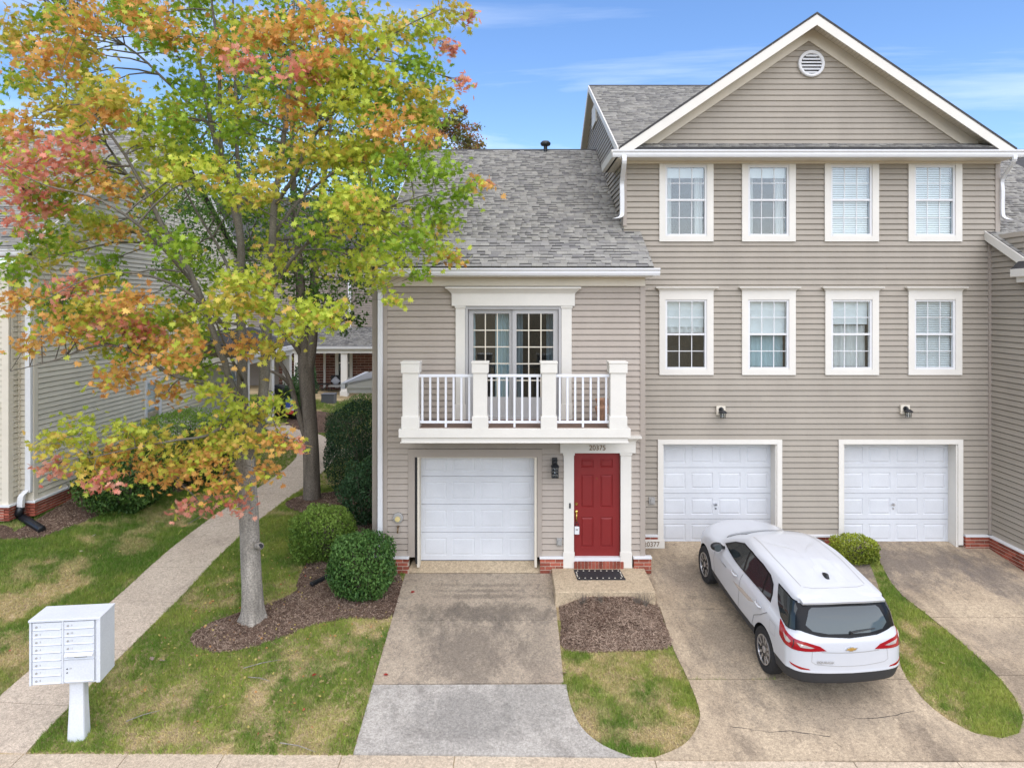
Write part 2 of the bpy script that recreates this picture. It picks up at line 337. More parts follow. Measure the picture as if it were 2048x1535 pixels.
def text_obj(name, s, size, loc, rot, mat, parent, extrude=.004, align='CENTER', squeeze=1.0, shear=0):
    c = bpy.data.curves.new(name, 'FONT'); c.body = s; c.size = size; c.extrude = extrude; c.align_x = align; c.align_y = 'CENTER'; c.shear = shear
    t = bpy.data.objects.new(name, c); COL.objects.link(t)
    me = bpy.data.meshes.new_from_object(t.evaluated_get(bpy.context.evaluated_depsgraph_get())); bpy.data.objects.remove(t)
    me.transform(Matrix.Translation(loc) @ Matrix.Rotation(rot[2], 4, 'Z') @ Matrix.Rotation(rot[1], 4, 'Y') @ Matrix.Rotation(rot[0], 4, 'X') @ Matrix.Diagonal((squeeze, 1, 1, 1)))
    me.materials.clear(); me.materials.append(MAT[mat]); o = bpy.data.objects.new(name, me); return link(o, parent)

UNIT = MB().box(0, 1, 0, 1, 0, 1).mesh('unit_block')
_blocks = {}
def block(name, x0, x1, y0, y1, z0, z1, mat, parent):
    """a box piece that shares one mesh with all its like"""
    k = mat
    if k not in _blocks: _blocks[k] = UNIT.copy(); _blocks[k].materials.append(MAT[mat])
    o = bpy.data.objects.new(name, _blocks[k]); link(o, parent)
    o.location = (x0, y0, z0); o.scale = (x1 - x0, y1 - y0, z1 - z0); return o
E = .1235
_boards = {}
def board_mesh(mat):
    if mat not in _boards:
        b = MB(); p = [(.014, E + .004), (.012, E - .016), (-.004, E - .018), (-.026, .006), (-.026, 0), (.006, .0), (.022, E + .004)]
        b.prism(p, 0, 1, 'x'); _boards[mat] = b.mesh('siding_board'); _boards[mat].materials.append(MAT[mat])
    return _boards[mat]
def siding(parent, p0, p1, z0, z1, mat, openings=(), clip=None, zref=None):
    """horizontal lap boards on a wall that runs from p0 to p1 (outside on the right hand); openings in (run, height)"""
    d = Vector((p1[0] - p0[0], p1[1] - p0[1], 0)); Lw = d.length; ang = math.atan2(d.y, d.x); k = 0
    z = z0
    while z < z1 - .004:
        h = min(E, z1 - z); segs = [(0, Lw, 0, Lw)]
        if clip:
            a, b = clip(z); a2, b2 = clip(z + h)
            segs = [(a, b, a2, b2)] if b > a else []
        for (o0, o1, q0, q1) in openings:
            if z + h > q0 + .002 and z < q1 - .002:
                ns = []
                for (a, b, c, e) in segs:
                    if o0 > a + .01: ns.append((a, min(b, o0), c, min(e, o0)))
                    if o1 < b - .01: ns.append((max(a, o1), b, max(c, o1), e))
                    if o0 > b or o1 < a: ns = [q for q in ns if q[1] - q[0] > .01]
                segs = [q for q in ns if q[1] - q[0] > .01]
        for (a, b, c, e) in segs:
            if clip:
                w = b - a; m = MB(); hh = h + .004; c2, e2 = max(c, a) - a, min(max(e, c + .01), b) - a
                m.add([(0, .0, 0), (w, .0, 0), (w, -.026, 0), (0, -.026, 0), (c2, -.001, hh), (e2, -.001, hh), (e2, .004, hh), (c2, .004, hh)],
                      [(0, 1, 2, 3), (3, 2, 5, 4), (4, 5, 6, 7), (7, 6, 1, 0), (0, 3, 4, 7), (1, 6, 5, 2)])
                me = m.mesh('siding_board'); me.materials.append(MAT[mat]); o = bpy.data.objects.new('siding_board', me); s = (1, 1, 1)
            else:
                if b - a > 3.2 and random.random() < .5:            # lap joint somewhere along a long run
                    c_ = a + (b - a) * random.uniform(.25, .75); o = bpy.data.objects.new('siding_board', board_mesh(mat)); link(o, parent)
                    o.location = (p0[0] + math.cos(ang) * c_ + math.sin(ang) * .002, p0[1] + math.sin(ang) * c_ - math.cos(ang) * .002, z); o.rotation_euler = (0, 0, ang); o.scale = (b - c_, 1, h / E); b = c_ + .02
                o = bpy.data.objects.new('siding_board', board_mesh(mat)); s = (b - a, 1, h / E)
            link(o, parent); o.location = (p0[0] + math.cos(ang) * a, p0[1] + math.sin(ang) * a, z); o.rotation_euler = (0, 0, ang); o.scale = s
        z += E
def bricks(parent, p0, p1, z0, z1, mat='brick', depth=.09, ch=.0685, bl=.203, seed=0, ret=True):
    """a brick face in running bond, each brick proud of the mortar bed behind it"""
    d = Vector((p1[0] - p0[0], p1[1] - p0[1])); Lw = d.length; ang = math.atan2(d.y, d.x); rn = random.Random(seed)
    n = max(1, round((z1 - z0) / ch)); ch = (z1 - z0) / n
    m = MB(); m.box(.004, Lw - .004, .004, depth, z0, z1 + .0); me = m.mesh('mortar'); me.materials.append(MAT['mortar'])
    o = bpy.data.objects.new('mortar', me); link(o, parent); o.location = (p0[0], p0[1], 0); o.rotation_euler = (0, 0, ang)
    if mat not in _blocks: _blocks[mat] = UNIT.copy(); _blocks[mat].materials.append(MAT[mat])
    for r in range(n):
        x = -(bl + .01) * (.5 if r % 2 else 0)
        while x < Lw:
            a, b = max(0, x), min(Lw, x + bl)
            if b - a > .025:
                o = bpy.data.objects.new('brick', _blocks[mat]); link(o, parent); y = -.006 + rn.uniform(-.002, .002)
                o.location = (p0[0] + math.cos(ang) * a - math.sin(ang) * y, p0[1] + math.sin(ang) * a + math.cos(ang) * y, z0 + r * ch + .0075)
                o.scale = (b - a, depth * .6, ch - .015); o.rotation_euler = (0, 0, ang)
            x += bl + .01
def panelled(mb, x0, x1, z0, z1, y, rects, thick=.04, g=.02, dep=.010, mi=0):
    """a door leaf whose front (towards -Y) carries raised-and-fielded panels"""
    xs = sorted({x0, x1, *[v for r in rects for v in r[:2]]}); zs = sorted({z0, z1, *[v for r in rects for v in r[2:]]})
    for i in range(len(xs) - 1):
        for j in range(len(zs) - 1):
            a, b, c, d = xs[i], xs[i + 1], zs[j], zs[j + 1]; cx, cz = (a + b) / 2, (c + d) / 2
            hit = [r for r in rects if r[0] < cx < r[1] and r[2] < cz < r[3]]
            if not hit: mb.add([(a, y, c), (b, y, c), (b, y, d), (a, y, d)], [(0, 1, 2, 3)], mi)
    for (a, b, c, d) in rects:
        rings = [(0, 0), (g * .5, dep), (g, dep), (g * 2.2, -dep * .1)]
        vs = []
        for ins, dy in rings: vs += [(a + ins, y + dy, c + ins), (b - ins, y + dy, c + ins), (b - ins, y + dy, d - ins), (a + ins, y + dy, d - ins)]
        fs = [(4 * k + i, 4 * k + (i + 1) % 4, 4 * k + 4 + (i + 1) % 4, 4 * k + 4 + i) for k in range(3) for i in range(4)] + [(12, 13, 14, 15)]
        mb.add(vs, fs, mi)
    mb.add([(x0, y, z0), (x1, y, z0), (x1, y, z1), (x0, y, z1), (x0, y + thick, z0), (x1, y + thick, z0), (x1, y + thick, z1), (x0, y + thick, z1)],
           [(0, 4, 5, 1), (1, 5, 6, 2), (2, 6, 7, 3), (3, 7, 4, 0), (4, 7, 6, 5)], mi)
# ------------------------------------------------------------------ roofs
SHC = np.array([(.275, .265, .24), (.25, .24, .22), (.215, .207, .193), (.295, .283, .252), (.185, .178, .17), (.262, .25, .224)])
SHP = np.array([.28, .24, .16, .16, .08, .08])
WEDGE_V = [(0, 0, 0), (1, 0, 0), (1, 0, 1), (0, 0, 1), (1, 1, .25), (0, 1, .25)]
WEDGE_F = [(0, 1, 2), (0, 2, 3), (3, 2, 4), (3, 4, 5), (1, 4, 2), (0, 3, 5)]
_w = MB().add(WEDGE_V, WEDGE_F).mesh('shingle'); _w.materials.append(MAT['shingle'])
def shingles(roof, O, U, V, ulims, S, expo=.142, nparts=0, wr=(.11, .25), tint=1.0, seed=0):
    """laminated shingle tabs course by course; the nparts nearest the eave are objects of their own"""
    rng = np.random.default_rng(seed); O, U, V = (np.array(a, float) for a in (O, U, V)); Nn = np.cross(U, V)
    if Nn[2] < 0: Nn = -Nn
    pos, rot, scl, col = [], [], [], []
    for r in range(int(S / expo)):
        v = r * expo
        for (ua, ub) in ulims(v + expo * .5):
            u = ua
            while u < ub - .02:
                w = min(rng.uniform(*wr), ub - u)
                c = SHC[rng.choice(len(SHC), p=SHP)] * rng.uniform(.92, 1.08) * tint
                t = .016 if rng.random() < .5 else .009
                pos.append(O + U * u + V * (v - .006)); scl.append((w - .004, expo + .05, t)); col.append(c)
                u += w
    bp, bs, bc = [], [], []                # dark strips below some butts: printed band plus the butt's shade painted in
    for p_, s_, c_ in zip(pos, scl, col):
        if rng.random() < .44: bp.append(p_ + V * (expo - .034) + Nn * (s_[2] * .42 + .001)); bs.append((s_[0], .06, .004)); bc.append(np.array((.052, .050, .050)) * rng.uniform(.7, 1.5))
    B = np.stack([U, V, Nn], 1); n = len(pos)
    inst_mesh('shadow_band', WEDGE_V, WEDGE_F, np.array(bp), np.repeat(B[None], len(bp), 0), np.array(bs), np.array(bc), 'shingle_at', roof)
    for i in range(min(nparts, n)):
        o = bpy.data.objects.new('shingle', _w); link(o, roof)
        m = Matrix(B.tolist()).to_4x4(); o.matrix_basis = Matrix.Translation(Vector(pos[i])) @ m @ Matrix.Diagonal((*scl[i], 1)); o.color = (*col[i], 1)
    if n > nparts:
        inst_mesh('shingle_field', WEDGE_V, WEDGE_F, np.array(pos[nparts:]), np.repeat(B[None], n - nparts, 0), np.array(scl[nparts:]), np.array(col[nparts:]), 'shingle_at', roof)
def slab_poly(mb, pts, th, mi=0):
    """thick sheet from a planar outline (points in 3-D), thickness straight down"""
    n = len(pts); vs = list(pts) + [(p[0], p[1], p[2] - th) for p in pts]
    mb.add(vs, [tuple(range(n)), tuple(range(n, 2 * n))[::-1]] + [(i, (i + 1) % n, n + (i + 1) % n, n + i) for i in range(n)], mi)
GUT = [(0, 0), (-.085, .0), (-.105, .045), (-.105, .09), (-.13, .12), (-.13, .15), (-.115, .15), (-.10, .12), (0, .12)]
def gutter(parent, x0, x1, y, z):
    """ogee gutter: back on y, bottom at z"""
    return MB().prism([(y + a, z + b) for a, b in GUT], x0, x1, 'x').build('gutter', 'white', parent)
def downspout(parent, pts, w=.075, d=.06, name='downspout'):
    pts = smooth_poly(pts, 4, False); mb = MB(); n = len(pts); vs = []
    for i, p in enumerate(pts): vs += [(p[0] - w / 2, p[1] - d / 2, p[2]), (p[0] + w / 2, p[1] - d / 2, p[2]), (p[0] + w / 2, p[1] + d / 2, p[2]), (p[0] - w / 2, p[1] + d / 2, p[2])]
    fs = [(4 * i + k, 4 * i + (k + 1) % 4, 4 * i + 4 + (k + 1) % 4, 4 * i + 4 + k) for i in range(n - 1) for k in range(4)] + [(0, 1, 2, 3), (4 * n - 4, 4 * n - 3, 4 * n - 2, 4 * n - 1)]
    return mb.add(vs, fs).build(name, 'white', parent, bevel=.006)

# ------------------------------------------------------------------ windows and doors
def room_box(parent, x0, x1, z0, z1, y, d=.9):
    m = MB(); m.add([(x0, y, z0), (x1, y, z0), (x1, y, z1), (x0, y, z1), (x0 - .3, y + d, z0 - .2), (x1 + .3, y + d, z0 - .2), (x1 + .3, y + d, z1 + .2), (x0 - .3, y + d, z1 + .2)],
                    [(0, 1, 5, 4), (1, 2, 6, 5), (2, 3, 7, 6), (3, 0, 4, 7), (4, 5, 6, 7)])
    return m.build('room', 'room', parent)
def drape(x0, x1, z0, z1, y, mat, parent, name='curtain', folds=6, amp=.03, nz=2):
    m = MB(); n = folds * 6; vs = []
    for j in range(nz + 1):
        for i in range(n + 1):
            t = i / n; vs.append((x0 + (x1 - x0) * t, y + amp * math.sin(t * folds * 6.283 + j * .3) + amp * .4 * math.sin(t * folds * 15), z0 + (z1 - z0) * j / nz))
    return m.add(vs, [(j * (n + 1) + i, j * (n + 1) + i + 1, (j + 1) * (n + 1) + i + 1, (j + 1) * (n + 1) + i) for j in range(nz) for i in range(n)]).build(name, mat, parent, smooth=True)
def slats(x0, x1, z0, z1, y, parent, pitch=.05):
    m = MB(); z = z0
    while z < z1:
        m.add([(x0, y - .019, z), (x1, y - .019, z), (x1, y + .012, z + pitch * .86), (x0, y + .012, z + pitch * .86)], [(0, 1, 2, 3)]); z += pitch
    return m.build('blind', 'blind', parent)
def bars(x0, x1, z0, z1, y, nx, nz, w, mat, parent, name='glazing_bar'):
    m = MB()
    for i in range(1, nx): x = x0 + (x1 - x0) * i / nx; m.box(x - w / 2, x + w / 2, y - .008, y + .008, z0, z1)
    for j in range(1, nz): z = z0 + (z1 - z0) * j / nz; m.box(x0, x1, y - .0068, y + .0068, z - w / 2, z + w / 2)
    return m.build(name, mat, parent)
def panes(x0, x1, z0, z1, y, nx, nz, w, mat, parent):
    for i in range(nx):
        for j in range(nz):
            a = x0 + (x1 - x0) * i / nx + (w / 2 if i else 0); b = x0 + (x1 - x0) * (i + 1) / nx - (w / 2 if i < nx - 1 else 0)
            c = z0 + (z1 - z0) * j / nz + (w / 2 if j else 0); d = z0 + (z1 - z0) * (j + 1) / nz - (w / 2 if j < nz - 1 else 0)
            o = block('pane', a, b, y, y + .004, c, d, mat, parent)
def window(parent, x0, x1, z0, z1, Y, trims, crown=None, inside='blind', label=None, zm=None):
    """double-hung sash window; x0..z1 = frame, trims = (left, right, bottom, top) widths of the flat casing"""
    tl, tr, tb, tt = trims; q = .05; m = MB()
    m.box(x0 - tl, x0, Y - q, Y + .02, z0 - tb, z1 + tt); m.box(x1, x1 + tr, Y - q, Y + .02, z0 - tb, z1 + tt)
    m.box(x0, x1, Y - q + .002, Y + .02, z0 - tb, z0); m.box(x0, x1, Y - q + .002, Y + .02, z1, z1 + tt)
    if crown:
        h, fl = crown; a, b, c = x0 - tl, x1 + tr, z1 + tt
        prof = [(0, 0), (.02, .25), (.35, .55), (.75, .80), (1, .82), (1, 1)]
        vs = []
        for t, zz in prof: vs += [(a - fl * t, Y - q - .09 * t - .004, c + h * zz), (b + fl * t, Y - q - .09 * t - .004, c + h * zz), (b + fl * t, Y, c + h * zz), (a - fl * t, Y, c + h * zz)]
        m.add(vs, [(4 * k + i, 4 * k + (i + 1) % 4, 4 * k + 4 + (i + 1) % 4, 4 * k + 4 + i) for k in range(len(prof) - 1) for i in range(4)] + [(0, 1, 2, 3), (20, 21, 22, 23)])
    w = m.build('window', 'cream', parent)
    if label: w['label'] = label
    f = .045; zm = zm or (z0 + z1) / 2; mid = .022
    s = MB(); s.box(x0, x0 + f, Y - .025, Y + .06, z0, z1); s.box(x1 - f, x1, Y - .025, Y + .06, z0, z1); s.box(x0 + f, x1 - f, Y - .022, Y + .06, z1 - f, z1); s.box(x0 + f, x1 - f, Y - .04, Y + .06, z0, z0 + f)
    s.build('sash_frame', 'white', w)
    MB().box(x0 + f, x1 - f, Y - .012, Y + .05, zm - mid, zm + mid).build('meeting_rail', 'white', w)
    a, b = x0 + f, x1 - f
    for (c, d, yy) in ((zm + mid, z1 - f, Y + .008), (z0 + f, zm - mid, Y + .032)):
        bars(a, b, c, d, yy, 3, 2, .016, 'white', w); panes(a, b, c, d, yy + .0, 3, 2, .014, 'glass', w)
    room_box(w, a, b, z0 + f, z1 - f, Y + .065)
    k = inside; h = z1 - z0
    if k == 'blind': slats(a, b, z0 + f, z1 - f, Y + .10, w)
    if k == 'curtains':
        MB().box(a, b, Y + .10, Y + .11, z1 - f - h * .14, z1 - f).build('shade', 'blind', w)
        drape(a, a + (b - a) * .17, z0, z1, Y + .22, 'curtain_w', w, folds=3); drape(b - (b - a) * .2, b, z0, z1, Y + .22, 'curtain_w', w, folds=3)
    if k == 'half': MB().box(a, b, Y + .10, Y + .11, zm + h * .10, z1 - f).build('shade', 'blind', w); drape(a, b, zm + h * .02, zm + h * .10, Y + .12, 'curtain_w', w, folds=5, amp=.02)
    if k == 'shade': MB().box(a, b, Y + .10, Y + .11, zm - .01, z1 - f).build('shade', 'blind', w); drape(a, b, z0 + f, zm, Y + .22, 'curtain', w, folds=5, amp=.01)
    if k == 'sheer': MB().box(a, b, Y + .10, Y + .11, zm + h * .14, z1 - f).build('shade', 'blind', w); drape(a, b, z0 + f, zm + h * .13, Y + .2, 'curtain_w', w, folds=5, amp=.03)
    return w
def garage_door(parent, x0, x1, z0, z1, Yd, Yw, handle=True, dep=.010, jamb='cream', zo=0):
    """sectional door: four sections of four raised panels, set back in the opening"""
    d = MB(); wj = .05
    d.box(x0 - wj, x0, Yw - .02, Yd + .05, z0 - .05, z1); d.box(x1, x1 + wj, Yw - .02, Yd + .05, z0 - .05, z1); d.box(x0 - wj, x1 + wj, Yw - .02, Yd + .05, z1 - .0, z1 + .03)
    g = d.build('garage_door', jamb, parent)
    n = 4; hs = (z1 + zo - z0) / n; pw = (x1 - x0) / 4
    for i in range(n):
        a, b = z0 + hs * i + .004, min(z0 + hs * (i + 1) - .004, z1); m = MB()
        rects = [(x0 + pw * k + pw * .10, x0 + pw * (k + 1) - pw * .10, a + hs * .17, min(a + hs * .80, b - .01)) for k in range(4)]
        panelled(m, x0, x1, a, b, Yd, rects, g=.022, dep=dep); m.build('door_section', 'doorwhite', g)
    MB().box(x0, x1, Yd + .002, Yd + .04, z0 - .03, z0 + .004).build('bottom_seal', 'black', g)
    if handle:
        xc = (x0 + x1) / 2; zc = z0 + hs * 1.55
        MB().box(xc - .012, xc + .012, Yd - .05, Yd - .005, zc - .01, zc + .045).box(xc - .06, xc + .02, Yd - .06, Yd - .045, zc + .01, zc + .03).lathe([(.02, -.012), (.02, 0)], (xc, Yd, zc - .08), 10, 'y').build('handle', 'steel', g)
    return g
def wall_lamp(parent, x, y, z, s=1.0, box=True, lantern=False):
    m = MB()
    if box: m.box(x - .10, x + .10, y - .05, y - .0, z - .07, z + .13)
    p = m.build('wall_lamp', 'soffit', parent) if box else None
    b = MB()
    if lantern:
        w = .062
        b.box(x - .055, x + .055, y - .06, y, z + .06, z + .24).box(x - .03, x + .05, y - .16, y - .05, z + .16, z + .20)
        for a in (-1, 0, 1):
            for c in (-1, 0, 1):
                if a or c: b.box(x + a * w - .007, x + a * w + .007, y - .14 + c * w - .007, y - .14 + c * w + .007, z - .13, z + .10)
        for zz in (-.13, -.06, .01, .08): b.box(x - w - .008, x + w + .008, y - .21, y - .07, z + zz - .008, z + zz + .008)
        b.prism([(x - w - .02, y - .225), (x + w + .02, y - .225), (x + w + .02, y - .055), (x - w - .02, y - .055)], z + .09, z + .16, 'z', 0, [(x - .02, y - .16), (x + .02, y - .16), (x + .02, y - .11), (x - .02, y - .11)])
        p = b.build('wall_lamp', 'black', parent); MB().box(x - .05, x + .05, y - .19, y - .09, z - .12, z + .085).build('lamp_glass', 'glass', p)
        MB().tube([(x, y - .14, z - .1), (x, y - .14, z + .04)], .018, 8).build('bulb', 'white', p)
    else:
        b.lathe([(.055, -.02), (.055, 0)], (x, y - .05, z + .05), 14, 'y').tube([(x, y - .06, z + .05), (x, y - .13, z + .07), (x + .01, y - .15, z + .03)], .022, 8)
        b.lathe([(.045, .045), (.10, .0), (.095, -.012), (.05, .02)], (x + .01, y - .15, z), 16)
        for k in range(8):
            a = k * math.pi / 4; b.tube([(x + .01 + .062 * math.cos(a), y - .15 + .062 * math.sin(a), z), (x + .01 + .055 * math.cos(a), y - .15 + .055 * math.sin(a), z - .13)], .005, 5)
        b.build('lamp_fitting', 'black', p); MB().lathe([(.05, 0), (.055, -.06), (.04, -.12)], (x + .01, y - .15, z), 14).build('lamp_glass', 'glass', p)
    return p
def pilaster(parent, x0, x1, z0, z1, Y, base=.32, name='pilaster'):
    m = MB(); m.box(x0, x1, Y - .055, Y, z0 + base, z1); m.box(x0 - .012, x1 + .012, Y - .075, Y, z0, z0 + base); m.box(x0 - .015, x1 + .015, Y - .075, Y, z1 - .05, z1)
    return m.build(name, 'cream', parent, bevel=.004)

# =================================================================== near house with the red door
Y1 = 14.68; x1 = lambda p: XP(p, Y1); z1_ = lambda p: ZP(p, Y1)
house = thing('townhouse', 'taupe two storey townhouse with red front door and white balcony', 'house', (0, Y1, -.17), 'attached townhouses')
WL, WR = x1(767), x1(1288)
FZ = z1_(1110)                                      # foot of the siding
gd = (x1(839), x1(1069), 0.0, z1_(914.5))           # garage leaf
ops = [(x1(829) - WL, x1(1075) - WL, -1, z1_(912)), (x1(1146) - WL, x1(1241) - WL, -1, z1_(903)), (x1(930) - WL, x1(1123) - WL, z1_(838), z1_(612))]
siding(house, (WL, Y1), (WR, Y1), FZ, z1_(556), 'siding_a', ops)
siding(house, (x1(743), Y1 + .22), (WL + .02, Y1 + .22), FZ, 6.0, 'siding_a')
m = MB(); m.box(x1(743) - .02, x1(751), Y1 + .17, Y1 + .4, -.3, 6.0); m.build('corner_board', 'trim_a', house)
m = MB(); m.box(WL - .02, x1(775), Y1 - .032, Y1 + .3, FZ, 6.0); m.build('corner_board', 'trim_a', house)
m = MB(); m.box(x1(1280), WR + .02, Y1 - .032, Y1 + 1.1, FZ, z1_(556)); m.build('corner_board', 'trim_a', house)
siding(house, (WR + .01, Y1), (WR + .01, Y1 + 1.17), FZ, 6.0, 'siding_a')
siding(house, (x1(743), 21.5), (x1(743), Y1 + .22), FZ, 6.0, 'siding_a')
m = MB(); m.box(x1(767), WR + .015, Y1 - .06, Y1, z1_(572), z1_(553)); m.box(x1(767) - .02, WR + .1, Y1 - .14, Y1, z1_(553), z1_(551)); m.build('frieze_board', 'soffit', house)
# roof
EY, EZ, RY, RZ = 14.27, 6.13, 21.2, 9.96
sl = (RZ - EZ) / (RY - EY); SL = math.hypot(RY - EY, RZ - EZ); VV = ((0, (RY - EY) / SL, (RZ - EZ) / SL))
RL, RB, RF = -2.884, 2.43, 2.80
zr = lambda y: EZ + sl * (y - EY)
m = MB(); slab_poly(m, [(RL, EY, EZ), (RF, EY, EZ), (RF, 15.84, zr(15.84)), (RB, 15.84, zr(15.84)), (RB, RY, RZ), (RL, RY, RZ)], .12)
slab_poly(m, [(RL, RY, RZ), (RB, RY, RZ), (RB, RY + 6.5, RZ - 6.5 * sl), (RL, RY + 6.5, RZ - 6.5 * sl)], .12)
roof = m.build('roof', 'deck', house)
def ul(v):
    y = EY + VV[1] * v; return [(0, (RF if y < 15.82 else RB) - RL)]
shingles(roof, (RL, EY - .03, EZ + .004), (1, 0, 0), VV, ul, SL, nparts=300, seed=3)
MB().prism([(RY - .16, RZ - .07), (RY, RZ + .03), (RY + .16, RZ - .07), (RY, RZ + .0)], RL, RB, 'x').build('ridge_cap', 'deck', roof)
MB().box(RL - .02, RL, EY, RY, EZ - .3, EZ - .29).add([(RL - .03, EY, EZ - .16), (RL - .03, RY, RZ - .16), (RL - .03, RY, RZ + .0), (RL - .03, EY, EZ + .0), (RL - .001, EY, EZ - .16), (RL - .001, RY, RZ - .16), (RL - .001, RY, RZ + .0), (RL - .001, EY, EZ + .0)],
    [(0, 1, 2, 3), (4, 7, 6, 5), (0, 4, 5, 1), (3, 2, 6, 7)]).build('rake_board', 'cream', house)
m = MB(); vx = XP(1091, 21.0)
m.lathe([(.055, 0), (.055, .28), (.13, .29), (.15, .33), (.15, .37), (.10, .42), (.02, .43)], (vx, 21.0, RZ - .2), 14); m.build('roof_vent', 'black', roof)
gutter(house, x1(762), 2.92, 14.33, ZP(551, 14.25))
MB().box(x1(762), 2.80, 14.34, Y1, 5.93, 5.95).build('soffit', 'soffit', house)
MB().box(x1(768), 2.80, 14.315, 14.34, 5.93, 6.13).build('fascia', 'cream', house)
MB().box(2.72, 2.80, 14.34, 15.84, 5.95, 6.16).build('fascia', 'cream', house)
dx_ = x1(762)
downspout(house, [(dx_ + .0, 14.25, 6.0), (dx_ + .0, 14.25, 5.9), (dx_ + .0, Y1 - .08, 5.62), (dx_ + .0, Y1 - .08, 5.4), (dx_ + .0, Y1 - .08, 3.0), (dx_ + .0, Y1 - .08, .3)], .1, .075)
# brick piers with white caps
def pier(a, b, z0, z1, y=Y1, deep=.1, capz=.045, seed=1, house=house, ov=.012):
    bricks(house, (a, y - .075), (b, y - .075), z0, z1, seed=seed, depth=.2)
    MB().box(a - ov, b + ov, y - .105, y + .02, z1 + .0, z1 + capz).build('ledge', 'white', house, bevel=.006)
BZ0, BZ1 = z1_(1144), FZ - .045
pier(x1(735), x1(818), BZ0, BZ1, seed=2); pier(x1(1080), x1(1126), BZ0, BZ1, seed=3); pier(x1(1266.5), x1(1301), BZ0, BZ1, seed=4)
# garage
garage_door(house, *gd, Y1 + .25, Y1, handle=False, dep=.005, jamb='soffit', zo=.14)
m = MB(); m.box(x1(817), x1(830), Y1 - .045, Y1 + .1, FZ - .02, z1_(897)); m.build('casing', 'trim_a', house)
m = MB(); m.box(x1(1074.5), x1(1083.5), Y1 - .045, Y1 + .1, FZ - .02, z1_(897)); m.build('casing', 'trim_a', house)
m = MB(); m.box(x1(830), x1(1074.5), Y1 - .043, Y1 + .1, z1_(913), z1_(897)); m.build('casing', 'trim_a', house)
MB().box(x1(831), x1(835), Y1 - .02, Y1 + .03, .02, z1_(913)).build('weather_strip', 'black', house)
room_box(house, gd[0] - .3, gd[1] + .3, -.15, gd[3] + .2, Y1 + .32, 2)
# front door
fd = (x1(1148), x1(1240), z1_(1112), z1_(905)); w = fd[1] - fd[0]; h = fd[3] - fd[2]
ux = lambda t: fd[0] + w * t; uz = lambda t: fd[2] + h * t
rc = []
for a, b in ((.155, .425), (.575, .845)): rc += [(ux(a), ux(b), uz(.085), uz(.375)), (ux(a), ux(b), uz(.47), uz(.785)), (ux(a), ux(b), uz(.855), uz(.935))]
m = MB(); panelled(m, *fd, Y1 + .03, rc, g=.018, dep=.012); door = m.build('front_door', 'red', house)
hx, hz = x1(1153), z1_(1008)
MB().lathe([(.034, 0), (.034, -.012), (.02, -.03)], (hx, Y1 + .03, hz), 14, 'y').build('deadbolt', 'brass', door)
m = MB(); m.lathe([(.036, 0), (.036, -.012), (.022, -.03)], (hx, Y1 + .03, hz - .155), 14, 'y'); m.prism([(hx - .014, hz - .36), (hx + .014, hz - .36), (hx + .02, hz - .17), (hx - .02, hz - .17)], Y1 + .03, Y1 + .018, 'y')
m.tube(smooth_poly([(hx, Y1 + .02, hz - .18), (hx, Y1 - .035, hz - .20), (hx, Y1 - .045, hz - .27), (hx, Y1 + .0, hz - .33), (hx, Y1 + .02, hz - .345)], 4, False), .011, 8); m.build('door_handle', 'brass', door, smooth=True)
MB().lathe([(.01, 0), (.01, -.006)], (ux(.5), Y1 + .028, uz(.75)), 10, 'y').build('peephole', 'brass', door)
MB().box(fd[0] - .02, fd[1] + .02, Y1 - .06, Y1 + .12, z1_(1119.5), fd[2]).build('threshold', 'white', house)
m = MB(); zb0, zb1 = z1_(1133), z1_(1120)
MB().box(x1(1147.5), x1(1246), Y1 - .10, Y1 + .05, zb0, zb1 - .004).build('mortar', 'mortar', house)
for k in range(14):
    a = x1(1147) + (x1(1246) - x1(1147)) * k / 14; block('brick', a + .004, a + (x1(1246) - x1(1147)) / 14 - .004, Y1 - .112, Y1 - .0, zb0, zb1, 'brick', house)
pilaster(house, x1(1127), x1(1147.5), zb0, z1_(904), Y1); pilaster(house, x1(1240.5), x1(1262), zb0, z1_(904), Y1)
m = MB(); m.box(x1(1120), x1(1270), Y1 - .085, Y1, z1_(904), z1_(886)); a, b = x1(1120), x1(1270)
vs = []; pr = [(0, 0), (.05, .3), (.5, .7), (1, .75), (1, 1)]; hc = .17
for t, q in pr: vs += [(a - .11 * t, Y1 - .09 - .10 * t, z1_(886) + hc * q), (b + .11 * t, Y1 - .09 - .10 * t, z1_(886) + hc * q), (b + .11 * t, Y1, z1_(886) + hc * q), (a - .11 * t, Y1, z1_(886) + hc * q)]
m.add(vs, [(4 * k + i, 4 * k + (i + 1) % 4, 4 * k + 4 + (i + 1) % 4, 4 * k + 4 + i) for k in range(4) for i in range(4)] + [(16, 17, 18, 19), (0, 1, 2, 3)])
m.build('door_header', 'cream', house)
text_obj('house_number', '20375', .15, (x1(1194), Y1 - .092, z1_(893.5)), (R(90), 0, 0), 'bronze', house, .006, squeeze=.92)
MB().box(x1(1138), x1(1141), Y1 - .07, Y1 - .05, z1_(1014), z1_(1004)).build('doorbell', 'black', house)
wall_lamp(house, x1(1109), Y1 - .03, z1_(937), box=False, lantern=True)
MB().box(x1(1113), x1(1124), Y1 - .06, Y1, z1_(1089), z1_(1074)).box(x1(1115), x1(1121.5), Y1 - .085, Y1 - .05, z1_(1087), z1_(1077)).build('outlet_box', 'boxgrey', house, bevel=.008)
m = MB(); m.lathe([(.105, 0), (.105, -.05), (.085, -.06)], (x1(797), Y1 - .02, z1_(1033)), 20, 'y'); vent = m.build('exhaust_vent', 'boxgrey', house)
